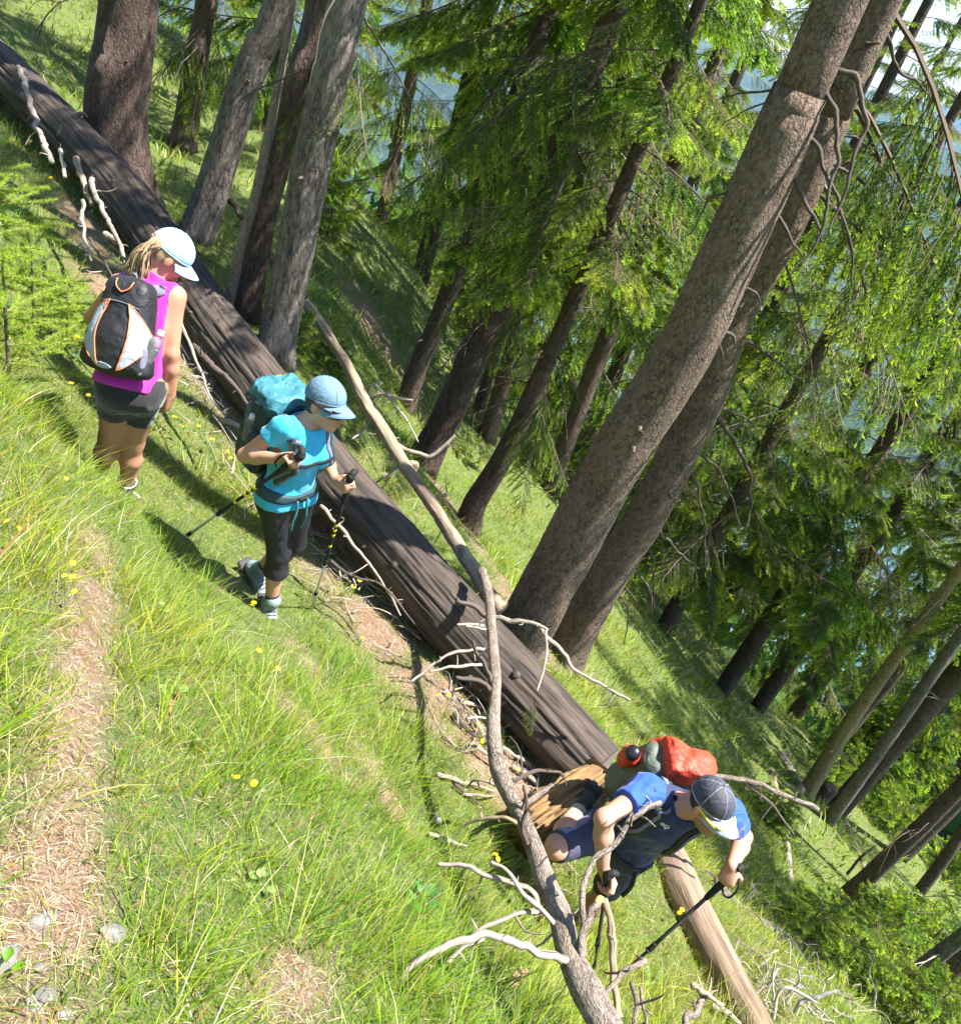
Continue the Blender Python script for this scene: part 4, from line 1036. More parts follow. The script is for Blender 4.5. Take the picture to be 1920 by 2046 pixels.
# torn stump with sawn top
ts_ = thing('tree_stump', P(1085, 1640, 4.3), 'torn yellowish stump with grey sawn top behind the stooping man', 'stump')
sb, st_ = P(1078, 1650, 4.15), P(1196, 1562, 4.45)
sax = nrm(st_ - sb)
V, F, tc = tube([sb - sax * .1, sb + (st_ - sb) * .45, st_ - sax * .01], [.15, .135, .115], seg=110, rings=60, lump=.34, lscale=16, lstretch=.15, seed=6, groove=.3)
obj('wood', mesh_np('wood', V, F, M_ROT, attrs={'tc': ('POINT', 'FLOAT_VECTOR', tc)}), ts_)
sawn_disc('sawn_top', st_, sax, .125, M_CUT, ts_, 4)
for k in range(26):
    a = r_.uniform(0, 6.28); e1 = perp(np.array([.2, .1, 1.0]), sax); e2 = np.cross(sax, e1); rad_ = (e1 * math.cos(a) + e2 * math.sin(a))
    q0 = sb + sax * r_.uniform(.0, .1) + rad_ * .12
    tube_obj('splinter', M_ROT, ts_, [q0, q0 - sax * r_.uniform(.05, .12) + rad_ * .03, q0 - sax * r_.uniform(.14, .26) + rad_ * r_.uniform(.02, .09)], [.012, .008, .002], seg=5, rings=6)

# other logs down the slope
def ground_log(pix, w0, w1, mat, label, name='fallen_log', lift=.6, cat='log', **kw):
    pts = np.array([ground_at(x, y) for x, y in pix]); dd = np.array([depth_of(p) for p in pts])
    # straighten: fit a line in space, keep a little of the lie of the land
    s = np.linspace(0, 1, len(pts))[:, None]; lin = pts[0] * (1 - s) + pts[-1] * s
    r = np.linspace(w0, w1, len(pts)) * dd / FOC / 2
    pts = np.array([P(*q, depth_of(p)) for q, p in zip(pix, pts * .6 + lin * .4)])
    pts[:, 2] += 0
    o = tube_obj(name, mat, None, pts, r, seg=32, rings=16 * len(pix), lump=.16, lscale=12, lstretch=.2, groove=.1, **kw)
    o['label'] = label; o['category'] = cat
    return o, pts, r
o, pm, rm = ground_log([(1322, 1702), (1345, 1740), (1372, 1800), (1405, 1868), (1450, 1950), (1496, 2040), (1540, 2120)], 78, 80, M_BROWNLOG, 'cracked brown barkless log below the stooping man')
sawn_disc('sawn_end', pm[0], pm[0] - pm[1], rm[0] * .97, M_CUT, o, 3)
o, pn, rn = ground_log([(1425, 1772), (1450, 1792), (1488, 1825), (1563, 1871), (1638, 1923), (1713, 1972), (1800, 2036)], 28, 17, M_GREYBARK, 'long thin dark dead trunk lying slantwise in the lower right')
tw = []
for k in range(26):
    i = r_.integers(0, len(pn) - 1); f = r_.random(); c = pn[i] * (1 - f) + pn[i + 1] * f; d = nrm(r_.normal(0, 1, 3) + [0, 0, .2]); L_ = r_.uniform(.15, .5)
    tw.append((np.array([c, c + d * L_ * .5, c + nrm(d + [0, 0, -.5]) * L_]), .008))
obj('dead_branches', twig_mesh(tw, M_TWIG), o)['kind'] = 'stuff'
ground_log([(1540, 1540), (1559, 1619), (1570, 1675), (1577, 1750), (1582, 1840)], 14, 14, M_BLEACH, 'slim pale fallen trunk lying in the sunny grass right of the grey cap')
ground_log([(1576, 1800), (1590, 1808), (1606, 1808)], 7, 6, M_BLEACH, 'short pale stick crossing the slim pale fallen trunk', name='stick', cat='stick')
ground_log([(1646, 1540), (1672, 1600), (1690, 1649), (1713, 1705), (1728, 1745)], 14, 14, M_DEADBARK, 'slim grey fallen trunk ending at the dark rough leaning trunk')
ground_log([(1486, 1760), (1505, 1785), (1525, 1800)], 22, 18, M_GREYBARK, 'short dark broken log end beside the hand with the black pole')
ground_log([(1560, 1510), (1580, 1545), (1598, 1580)], 20, 22, M_BLEACH, 'pale broken log lying left of the yellowish trunk')
# tree trunks at the lower right corner
TREE_BASE['L'] = (1756, 1990, 8.2); TREE_BASE['M'] = (1860, 1958, 9.2)
TREES['L'] = tree('L', [(1825, 1946), (1880, 1905), (1935, 1862)], .075, .065, M_GREYBARK, 'slender grey trunk leaning out of the lower right corner', 9, group=GT, twigs=8, tw=(.05, .4, (.3, .7)), twmat=M_TWIGPALE, crown=(5.5, .4, 1))
TREES['M'] = tree('M', [(1895, 1930), (1930, 1900), (1960, 1870)], .16, .13, M_DARKBARK, 'stout brown trunk hung with stringy twigs in the lower right corner', 12, group=GT, twigs=30, tw=(.02, .4, (.4, .9)), twmat=M_TWIGPALE, crown=(6.5, .6, 0))
b_ = ground_at(1632, 1600)
o = tube_obj('tree_stump', M_DARKBARK, None, [b_ - [0, 0, .1], b_ + [.03, 0, .2], b_ + [.06, 0, .45]], [.17, .15, .14], seg=20, rings=14, lump=.15)
o['label'] = 'short dark stump right of the yellowish trunk'; o['category'] = 'stump'
# pile of bleached branches
tb = thing('dead_branch', ground_at(1560, 2000), 'tangle of bleached white dead branches at the lower right', 'branch')
g0 = ground_at(1540, 2010); dg = depth_of(g0)
SR = lambda x, y: (1300 + x / 2.664, 1300 + y / 2.664)
for pix, w in [([SR(650, 1960), SR(670, 1850), SR(720, 1800), SR(800, 1830), SR(880, 1880)], 7), ([SR(660, 1900), SR(650, 1780), SR(660, 1660)], 5), ([SR(700, 1860), SR(790, 1760), SR(770, 1650)], 4),
               ([SR(760, 1950), SR(820, 1870), SR(900, 1830), SR(990, 1815)], 9), ([SR(540, 1820), SR(600, 1900), SR(650, 1980)], 5), ([SR(330, 1890), SR(420, 1950), SR(480, 2000)], 12),
               ([SR(1160, 1700), SR(1150, 1560), SR(1140, 1480), SR(1120, 1420)], 4), ([SR(1190, 1900), SR(1190, 1800), SR(1165, 1700), SR(1195, 1600)], 5), ([SR(1310, 1880), SR(1310, 1800), SR(1285, 1730)], 4),
               ([SR(620, 1780), SR(720, 1760), SR(800, 1800)], 5), ([SR(840, 1900), SR(900, 1960), SR(980, 1980)], 6), ([SR(960, 1900), SR(1020, 1940), SR(1090, 1960)], 5)]:
    gp = ground_at(*pix[0]); d = depth_of(gp) * .985
    pix_tube('twig', pix, d, d - .1, w * 1.3, w * .7, M_WHITEWOOD, tb, seg=6)
# fine dead stick standing near the rough leaning trunk
stick([(1692, 1748), (1722, 1712), (1750, 1690)], 11.0, 11.0, 6, 4, M_TWIG, 'thin dark stick propped left of the dark rough leaning trunk')

# fine dead twigs in the shade along the big log (nobody could count them)
r_ = np.random.default_rng(15); tw = []
for k in range(420):
    i = r_.integers(0, 120); c = LC[i, :3]; sd = np.array([LTAN[i][1], -LTAN[i][0], 0]); sd = nrm(sd) if sd @ (CAM - c) > 0 else -nrm(sd)
    q = c + sd * abs(r_.normal(.18, .22)) + LTAN[i] * r_.normal(0, .1); q[2] = gz(q[0], q[1]) + r_.uniform(.01, .07)
    d = nrm(LTAN[i] * r_.normal(0, 1) + r_.normal(0, .7, 3) * [1, 1, .35]); L_ = r_.uniform(.08, .38); gxx = gz(q[0] + d[0] * L_, q[1] + d[1] * L_) + r_.uniform(.01, .08)
    e = q + d * L_; e[2] = gxx; m_ = (q + e) / 2 + r_.normal(0, .02, 3)
    tw.append((np.array([q, m_, e]), r_.uniform(.002, .007)))
obj('twig_litter', twig_mesh(tw, [M_TWIG, M_TWIGPALE, M_BLEACH][1]), None, kind='stuff', label='tangle of fine dead twigs along the underside of the big log', category='litter')

tw = []
for k in range(110):                                          # brushwood on the lower right slope
    px, py = r_.uniform(1430, 1760), r_.uniform(1880, 2040)
    if (px - 1430) * .55 + 1760 > py: continue
    q = ground_at(px, py); q[2] += r_.uniform(.0, .10); L_ = r_.uniform(.12, .5); d = nrm(r_.normal(0, 1, 3)); e = q + d * L_; e[2] = gz(e[0], e[1]) + abs(r_.normal(.02, .06))
    tw.append((np.array([q, (q + e) / 2 + r_.normal(0, .05, 3) + [0, 0, .03], e]), r_.uniform(.003, .007)))
obj('brushwood', twig_mesh(tw, M_BLEACH), None, kind='stuff', label='pale dead brushwood strewn over the lower right slope', category='litter')

# ------------------------------------------------------------------ bodies and clothes: smooth-blended solids turned into one surface each
class Solid:
    def __init__(self): self.pr = []; self.cut = []; self.off = 0.0; self.noise = None
    def cone(self, a, b, ra, rb, k=.03): self.pr.append(('c', np.asarray(a, float), np.asarray(b, float), ra, rb, k)); return self
    def ell(self, c, ax, r, k=.03): self.pr.append(('e', np.asarray(c, float), np.asarray(ax, float), np.asarray(r, float), None, k)); return self
    def box(self, c, ax, h, rd, k=.02, taper=0.0): self.pr.append(('b', np.asarray(c, float), np.asarray(ax, float), np.asarray(h, float), (rd, taper), k)); return self
    def plane(self, p, n): self.cut.append((np.asarray(p, float), nrm(n))); return self
    def copy(self):
        s = Solid(); s.pr = list(self.pr); s.cut = list(self.cut); s.off = self.off; s.noise = self.noise; return s
    def _prim(self, q, p):
        t, a, b, c, e, k = q
        if t == 'c':
            ba = b - a; h = np.clip(((p - a) @ ba) / (ba @ ba + 1e-12), 0, 1)
            return np.linalg.norm(p - a - h[:, None] * ba, axis=1) - (c + (e - c) * h)
        l = (p - a) @ b.T
        if t == 'e':
            k0 = np.linalg.norm(l / c, axis=1); k1 = np.linalg.norm(l / (c * c), axis=1)
            return k0 * (k0 - 1) / (k1 + 1e-9)
        rd, tp = e
        if tp: l = l.copy(); l[:, 0] *= 1 + tp * np.clip(l[:, 2] / c[2], -1, 1)
        w = np.abs(l) - (c - rd)
        return np.linalg.norm(np.maximum(w, 0), axis=1) + np.minimum(w.max(axis=1), 0) - rd
    def __call__(self, p):
        d = None
        for q in self.pr:
            x = self._prim(q, p)
            if d is None: d = x
            else:
                k = q[5]; h = np.maximum(k - np.abs(d - x), 0) / k
                d = np.minimum(d, x) - h * h * k * .25
        d = d - self.off
        if self.noise is not None:
            nr = np.abs(d) < .035
            if nr.any(): d[nr] = d[nr] + self.noise(p[nr])
        for c, n in self.cut: d = np.maximum(d, (p - c) @ n)
        return d
    def bounds(self, m=.04):
        lo, hi = np.full(3, 1e9), np.full(3, -1e9)
        for q in self.pr:
            if q[0] == 'c': r = max(q[3], q[4]); pts = [q[1], q[2]]
            else: r = float(np.max(q[3])) * 1.5; pts = [q[1]]
            for x in pts: lo = np.minimum(lo, x - r); hi = np.maximum(hi, x + r)
        return lo - m - self.off, hi + m + self.off
    def grad(self, p, e=.003):
        g = np.stack([self(p + np.eye(3)[i] * e) - self(p - np.eye(3)[i] * e) for i in range(3)], 1)
        return g / (np.linalg.norm(g, axis=1)[:, None] + 1e-9)
    def project(self, p, off=0.0, it=6):
        p = np.array(p, float)
        for _ in range(it): p = p - self.grad(p) * (self(p) - off)[:, None] * .9
        return p
def sdf_mesh(name, S, mat, h=.006, smooth=1):
    lo, hi = S.bounds(); n = np.ceil((hi - lo) / h).astype(int) + 2
    B = 6; nb = np.ceil(n / B).astype(int); n = nb * B + 1
    g = np.stack(np.meshgrid(*[np.arange(k) for k in nb], indexing='ij'), -1).reshape(-1, 3)
    cen = lo + (g + .5) * B * h
    dc = S(cen); act = np.abs(dc) < B * h * 1.15 + .012
    D = np.empty(n, np.float32)
    Dc = dc.reshape(nb)
    D[:] = np.pad(np.repeat(np.repeat(np.repeat(Dc, B, 0), B, 1), B, 2), ((0, 1),) * 3, mode='edge')
    off = np.stack(np.meshgrid(*[np.arange(B + 1)] * 3, indexing='ij'), -1).reshape(-1, 3)
    ga = g[act] * B
    for s in range(0, len(ga), 300):
        idx = (ga[s:s + 300, None, :] + off[None]).reshape(-1, 3)
        D[idx[:, 0], idx[:, 1], idx[:, 2]] = S(lo + idx * h)
    ins = D < 0
    sh = np.array(D.shape); st = np.array([sh[1] * sh[2], sh[2], 1])
    cells, pos, quads = [], [], []
    for ax in range(3):
        sl0 = [slice(None)] * 3; sl1 = [slice(None)] * 3; sl0[ax] = slice(None, -1); sl1[ax] = slice(1, None)
        e = np.argwhere(ins[tuple(sl0)] != ins[tuple(sl1)])
        b1, b2 = (ax + 1) % 3, (ax + 2) % 3
        e = e[(e[:, b1] > 0) & (e[:, b2] > 0)]
        e2 = e.copy(); e2[:, ax] += 1
        d0 = D[e[:, 0], e[:, 1], e[:, 2]]; d1 = D[e2[:, 0], e2[:, 1], e2[:, 2]]
        t = d0 / (d0 - d1); x = e.astype(float); x[:, ax] += t
        q = []
        for o1, o2 in ((-1, -1), (0, -1), (0, 0), (-1, 0)):
            c = e.copy(); c[:, b1] += o1; c[:, b2] += o2
            cid = c @ st; q.append(cid); cells.append(cid); pos.append(x)
        q = np.stack(q, 1); flip = d0 > 0
        q[flip] = q[flip][:, ::-1]; quads.append(q)
    cells = np.concatenate(cells); pos = np.vstack(pos); quads = np.vstack(quads)
    u, inv = np.unique(cells, return_inverse=True)
    cnt = np.bincount(inv); V = np.stack([np.bincount(inv, pos[:, k]) / cnt for k in range(3)], 1)
    Q = np.searchsorted(u, quads)
    V = lo + V * h
    for _ in range(smooth):                                   # light Laplacian pass
        acc = np.zeros_like(V); c2 = np.zeros(len(V))
        for i in range(4):
            np.add.at(acc, Q[:, i], V[Q[:, (i + 1) % 4]]); np.add.at(c2, Q[:, i], 1)
        V = V * .5 + .5 * acc / np.maximum(c2, 1)[:, None]
    return mesh_np(name, V, Q, mat)
def wrinkle(freq, amp, axis=None, seed=0):
    def f(p):
        q = p * freq + seed
        if axis is not None:
            a = np.asarray(axis); q = q - np.outer((p @ a) * freq * .55, a)
        w = fbm(q + 0.6 * fbm(q * .5 + 4, 1)[:, None], 2)
        return amp * (np.abs(w * 2 - 1) * 2 - .5)
    return f
def ribbon(name, S, path, width, mat, parent, off=.006, thick=.006, n=40, up=None, m=5):
    """strap lying on a solid: every vertex is pressed onto the surface"""
    c = catmull(path, n); tan = np.gradient(c, axis=0); tan /= np.linalg.norm(tan, axis=1)[:, None]
    c = S.project(c, off); nm = S.grad(c); sd = np.cross(tan, nm); sd /= np.linalg.norm(sd, axis=1)[:, None] + 1e-9
    wv = np.full(n, width) if np.isscalar(width) else np.interp(np.linspace(0, 1, n), np.linspace(0, 1, len(width)), width)
    rows = []
    for k in range(m):
        f = k / (m - 1) * 2 - 1
        rows.append(S.project(c + sd * (wv * .5 * f)[:, None], off - thick * .35 * abs(f) ** 3, 4))
    top = np.stack(rows, 1); nm2 = nm[:, None, :]
    bot = top - nm2 * thick
    return grid_solid(name, top, bot, mat, parent)
def grid_solid(name, top, bot, mat, parent):
    n, m_ = top.shape[:2]; V = np.vstack([top.reshape(-1, 3), bot.reshape(-1, 3)]); N_ = n * m_
    i = (np.arange(n - 1)[:, None] * m_ + np.arange(m_ - 1)[None]).ravel()
    Q = [np.stack([i, i + m_, i + m_ + 1, i + 1], 1), N_ + np.stack([i, i + 1, i + m_ + 1, i + m_], 1)]
    for idx in (np.arange(m_), (n - 1) * m_ + np.arange(m_)[::-1], np.arange(n)[::-1] * m_, np.arange(n) * m_ + m_ - 1):
        Q.append(np.stack([idx[:-1], idx[1:], idx[1:] + N_, idx[:-1] + N_], 1))
    return obj(name, mesh_np(name, V, np.vstack(Q), mat), parent)
def patch(name, S, org, U_, V_, W_, left, right, mat, parent, off=.004, nu=14, nv=26, thick=.004):
    """panel pressed onto a solid: between curves left(v), right(v) in the plane (U_, V_), looking along -W_"""
    vs_ = np.linspace(0, 1, nv); pts = np.zeros((nv, nu, 3))
    for i, v_ in enumerate(vs_):
        (l, y0), (r, y1) = left(v_), right(v_)
        for j in range(nu):
            f = j / (nu - 1); pts[i, j] = org + U_ * (l + (r - l) * f) + V_ * (y0 + (y1 - y0) * f) + W_ * .3
    p = pts.reshape(-1, 3)
    for _ in range(24):
        d = S(p) - off; p = p - W_ * np.clip(d, -.02, .05)[:, None] * .8
    top = p.reshape(nv, nu, 3); bot = top - W_ * thick
    return grid_solid(name, top, bot, mat, parent), top
def piping(name, pts, r, mat, parent, seg=6):
    V, F, tc = tube(pts, r, seg=seg, rings=max(12, len(pts) * 2)); return obj(name, mesh_np(name, V, F, mat), parent)

def hand(S, w, d, n, thumb_side, curl=1.0, sc=1.0, spread=.0, splay=None):
    """palm, four unequal fingers with two bends and an opposed thumb; d: wrist->knuckles, n: palm side, thumb_side: towards the thumb"""
    d = nrm(d); n = perp(n, d); s = perp(thumb_side, d); s = nrm(s - n * (s @ n))
    def rot(v, ax, a): return v * math.cos(a) + np.cross(ax, v) * math.sin(a) + ax * (ax @ v) * (1 - math.cos(a))
    axc = np.cross(d, n)
    tips = []
    lens = [(.040, .026, .020), (.044, .029, .021), (.041, .027, .021), (.032, .021, .018)]
    pos = [.029, .010, -.010, -.029]
    for (l1, l2, l3), o, base in zip(lens, pos, (.082, .086, .083, .076)):
        kn = w + d * base * sc + s * o * sc
        S.cone(w + s * o * .55 * sc + d * .01, kn, .0135 * sc, .0115 * sc, .012)
        a1, a2, a3 = (math.radians(q) * curl for q in (62, 80, 55))
        v1 = rot(nrm(d + s * spread * o * 20), axc, a1); v2 = rot(v1, axc, a2); v3 = rot(v2, axc, a3)
        p1 = kn + v1 * l1 * sc; p2 = p1 + v2 * l2 * sc; p3_ = p2 + v3 * l3 * sc
        S.cone(kn, p1, .0105 * sc, .009 * sc, .004); S.cone(p1, p2, .009 * sc, .0082 * sc, .004); S.cone(p2, p3_, .0082 * sc, .0072 * sc, .004)
    S.ell(w + d * .045 * sc, np.stack([s, n, d]), np.array([.036, .016, .05]) * sc, .012)
    t0 = w + d * .022 * sc + s * .022 * sc + n * .008 * sc; t1 = t0 + nrm(d * .6 + s * .75 + n * .35) * .038 * sc
    t2 = t1 + nrm(d * .75 + s * (.1 if curl > .6 else .4) + n * (.9 if curl > .6 else .4)) * .03 * sc; t3 = t2 + nrm(d * .5 - s * (.7 if curl > .6 else 0) + n * .8) * .024 * sc
    S.cone(t0, t1, .0145 * sc, .0115 * sc, .012); S.cone(t1, t2, .0115 * sc, .010 * sc, .004); S.cone(t2, t3, .010 * sc, .008 * sc, .004)
    return w + d * .075 * sc + n * .028 * sc      # the middle of the grip
def frame_t(J):
    up = nrm(J['neck'] - J['pelvis']); rt = perp(J['shR'] - J['shL'], up); fw = np.cross(up, rt)
    return rt, fw, up
def frame_p(J):
    up = nrm(J['neck'] - J['pelvis']); rt = perp(nrm(J['hipR'] - J['hipL']) + .5 * nrm(J['shR'] - J['shL']), up); fw = np.cross(up, rt)
    return rt, fw, up
def torso(S, J, male=False, g=1.0):
    rt, fw, up = frame_t(J); r2, f2, u2 = frame_p(J)
    pv, nk = J['pelvis'], J['neck']; L_ = np.linalg.norm(nk - pv)
    A = np.stack([rt, fw, up]); A2 = np.stack([r2, f2, u2])
    S.ell(pv + u2 * .01, A2, np.array([.155 if not male else .16, .11, .115]) * g, .05)
    S.ell(pv - f2 * .035 - u2 * .045, A2, np.array([.14, .09, .085]) * g, .05)
    S.ell(pv + up * L_ * .36, np.stack([nrm(rt + r2), nrm(fw + f2), up]), np.array([.128 if not male else .15, .10, .13]) * g, .06)
    S.ell(pv + up * L_ * .66, A, np.array([.145 if not male else .168, .112, .15]) * g, .06)
    S.ell(pv + up * L_ * .86 - fw * .012, A, np.array([.15 if not male else .175, .085, .085]) * g, .05)
    if not male:
        for s in (1, -1): S.ell(pv + up * L_ * .66 + fw * .085 + rt * s * .06, A, np.array([.055, .05, .055]) * g, .03)
    for k in ('shR', 'shL'): S.cone(nk - up * .04, J[k], .05 * g, (.052 if male else .043) * g, .05)
    return S
def limbs(S, J, male=False, g=1.0, arms=True, legs=True):
    q = 1.12 if male else 1.0
    if arms:
        for s in 'RL':
            S.cone(J['sh' + s], J['el' + s], .044 * g * q, .036 * g * q, .03)
            a, b = J['el' + s], J['wr' + s]
            S.cone(a, a + (b - a) * .35, .037 * g * q, .039 * g * q, .02); S.cone(a + (b - a) * .35, b, .039 * g * q, .0255 * g * q, .02)
    if legs:
        for s in 'RL':
            S.cone(J['hip' + s], J['kn' + s], .080 * g, .055 * g, .05)
            a, b = J['kn' + s], J['an' + s]; d = nrm(b - a)
            rt, fw, up = frame_p(J); bk = perp(-fw, d)
            S.cone(a, a + (b - a) * .33 + bk * .012, .053 * g, .055 * g, .03); S.cone(a + (b - a) * .33 + bk * .012, b, .055 * g, .034 * g, .03)
    return S
def head_img(f, u):
    """head frame from image-aligned directions (right, up, towards the viewer)"""
    f = nrm(RR * f[0] + UU * f[1] - FW * f[2]); u = perp(RR * u[0] + UU * u[1] - FW * u[2], f); return np.cross(f, u), f, u
def head_frame(f, roll_ref=(0, 0, 1)):
    f = nrm(f); r = nrm(np.cross(f, np.asarray(roll_ref, float))); u = np.cross(r, f); return r, f, u
def head(S, c, hf, neck, male=False, g=1.0):
    r, f, u = hf; A = np.stack([r, f, u])
    S.cone(neck - nrm(c - neck) * .03, c - u * .05 - f * .025, .058 if male else .05, .053 if male else .046, .03)
    S.ell(c + u * .03 - f * .012, A, np.array([.075, .097, .09]) * g, .03)
    S.ell(c - u * .045 + f * .028, A, np.array([.058, .066, .078]) * g, .03)
    S.ell(c - u * .10 + f * .066, A, np.array([.026, .02, .02]) * g, .025)
    S.ell(c + u * .012 + f * .08, A, np.array([.05, .018, .014]) * g, .015)                    # brow
    S.cone(c + u * .0 + f * .098, c - u * .036 + f * .116, .008 * g, .0125 * g, .012)           # nose
    for s in (1, -1):
        S.ell(c - u * .038 + f * .104 + r * s * .011, A, np.array([.008, .01, .008]) * g, .008)
        S.ell(c - u * .012 - f * .008 + r * s * .076, A, np.array([.010, .021, .032]) * g, .008)  # ears
        S.ell(c - u * .03 + f * .062 + r * s * .042, A, np.array([.026, .022, .02]) * g, .02)      # cheeks
    S.ell(c - u * .064 + f * .094, A, np.array([.024, .010, .006]) * g, .006); S.ell(c - u * .077 + f * .091, A, np.array([.021, .010, .007]) * g, .006)
    return S
def cap(parent, c, hf, mat, mat_brim, g=1.0, tilt=.12, gap=False, brim_len=.078):
    r, f0, u0 = hf
    f = nrm(f0 * math.cos(tilt) + u0 * math.sin(tilt)); u = nrm(u0 * math.cos(tilt) - f0 * math.sin(tilt)); A = np.stack([r, f, u])
    S = Solid(); S.ell(c + u * .034 - f * .012, A, np.array([.084, .107, .098]) * g, .01); S.noise = wrinkle(28, .0012, seed=3)
    S.plane(c + u * .022, -u)
    k = obj('cap', sdf_mesh('cap', S, mat, .0055), parent)
    V = []
    nphi, ns = 25, 7
    top = np.zeros((nphi, ns, 3))
    for i in range(nphi):
        ph = math.radians(-72 + 144 * i / (nphi - 1))
        for j in range(ns):
            s = j / (ns - 1)
            x = math.sin(ph) * (.083 + .004 * s); y = -.012 + .106 * math.cos(ph) - .004 + brim_len * s * max(0, math.cos(ph * 1.1)) ** .75
            z = .026 - .018 * s - .026 * math.sin(ph) ** 2 - .012 * s * s
            top[i, j] = c + (r * x + f * y + u * z) * g
    grid_solid('brim', top, top - u * .004, mat_brim, k)
    pip = [c + (r * math.sin(a) * .083 + f * (-.012 + .106 * math.cos(a)) + u * .024) * g for a in np.linspace(-3.1, 3.1, 40)]
    piping('band', pip, .003, mat_brim, k)
    tube_obj('button', mat, k, [c + u * .128 * g - f * .012, c + u * .136 * g - f * .012], [.009, .006], seg=8, rings=4)
    for q in range(6):                                         # panel seams
        a = q * math.pi / 3 + .5
        seam = [c + (r * math.sin(a) * .0845 * math.cos(t_) + f * (-.012 + .1075 * math.cos(a) * math.cos(t_)) + u * (.034 + .0985 * math.sin(t_))) * g for t_ in np.linspace(0, 1.5, 12)]
        piping('seam', seam, .0013, mat_brim, k)
    return k, S
def shoe(parent, an, toe_dir, up, mat, sole_mat, sc=1.0, extra=None):
    d = nrm(toe_dir); u = perp(up, d); s = np.cross(d, u); A = np.stack([s, d, u])
    S = Solid(); S.cone(an + u * .035, an - u * .03 - d * .01, .046, .046, .02)
    S.ell(an + d * .03 - u * .055, A, np.array([.043, .085, .042]) * sc, .03); S.ell(an + d * .115 * sc - u * .068, A, np.array([.046, .075, .034]) * sc, .03)
    S.ell(an - d * .035 - u * .055, A, np.array([.038, .042, .042]) * sc, .02)
    S.noise = wrinkle(40, .0015); S.plane(an - u * .088, -u)
    o = obj('shoe', sdf_mesh('shoe', S, mat, .0065), parent)
    T = Solid(); T.box(an + d * .045 * sc - u * .094, A, np.array([.05, .148 * sc, .014]), .012); T.noise = wrinkle(60, .002)
    obj('sole', sdf_mesh('sole', T, sole_mat, .008), o)
    for k in range(4):
        c = an + d * (.045 + .022 * k) * sc - u * (.016 + .007 * k)
        p = S.project(np.array([c - s * .028, c - s * .012 + u * .004, c + s * .012 + u * .004, c + s * .028]), .003)
        piping('lace', p, .0026, extra or sole_mat, o)
    return o
def sock(parent, kn, an, mat, h=.11, r1=.041):
    d = nrm(kn - an); S = Solid(); S.cone(an - d * .03, an + d * h, .038, r1, .01); S.plane(an + d * h * .75, d); S.noise = wrinkle(60, .0015)
    return obj('sock', sdf_mesh('sock', S, mat, .006), parent)
def hiking_pole(top, tip, label, m_grip, m_up, m_low, m_strap, group='hiking poles', accent=None):
    ax = nrm(tip - top); L_ = np.linalg.norm(tip - top); a = perp(np.array([.2, .1, 1.0]), ax); b = np.cross(ax, a)
    t = thing('hiking_pole', tip, label, 'hiking pole', group)
    tube_obj('grip', m_grip, t, [top - ax * .03, top - ax * .015, top + ax * .02, top + ax * .05, top + ax * .09, top + ax * .15, top + ax * .20], [.012, .022, .019, .0155, .0175, .0155, .012], seg=14, rings=40)
    tube_obj('grip_head', m_grip, t, [top - ax * .02 + a * .0, top - ax * .028 + a * .025, top - ax * .018 + a * .045], [.018, .017, .010], seg=12, rings=14)
    m1 = top + ax * L_ * .58
    u = tube_obj('upper_shaft', m_up, t, [top + ax * .18, m1], [.0088, .0088], seg=12, rings=6)
    if accent:
        for f in (.30, .335, .37, .45): tube_obj('marking', accent, t, [top + ax * L_ * f, top + ax * (L_ * f + .022)], [.0093, .0093], seg=12, rings=3)
    tube_obj('clamp', m_grip, t, [m1 - ax * .02, m1 + ax * .03], [.0125, .0125], seg=12, rings=5)
    tube_obj('clamp_ring', m_low, t, [m1 + ax * .03, m1 + ax * .038], [.015, .015], seg=12, rings=4)
    tube_obj('lower_shaft', m_low, t, [m1, tip - ax * .04], [.0074, .0068], seg=12, rings=6)
    m2 = top + ax * L_ * .84; tube_obj('clamp', m_grip, t, [m2 - ax * .015, m2 + ax * .02], [.0115, .0115], seg=12, rings=5)
    tube_obj('clamp_ring', m_low, t, [m2 + ax * .02, m2 + ax * .028], [.014, .014], seg=12, rings=4)
    tube_obj('tip', m_grip, t, [tip - ax * .05, tip + ax * .01], [.006, .003], seg=8, rings=4)
    loop = [top + ax * .0 - b * .01, top + ax * .03 - b * .05 + a * .03, top + ax * .10 - b * .06 + a * .02, top + ax * .12 - b * .03, top + ax * .06 + b * .02, top + ax * .01]
    V, F, tc = tube(loop, .005, seg=6, rings=40); obj('strap', mesh_np('strap', V, F, m_strap), t)
    return t
def eyes(parent, c, hf, g=1.0):
    r, f, u = hf
    for s in (1, -1):
        S = Solid(); S.ell(c + f * .082 - u * .006 + r * s * .031, np.stack([r, f, u]), np.array([.013, .012, .010]))
        obj('eye', sdf_mesh('eye', S, M_EYE, .004), parent)
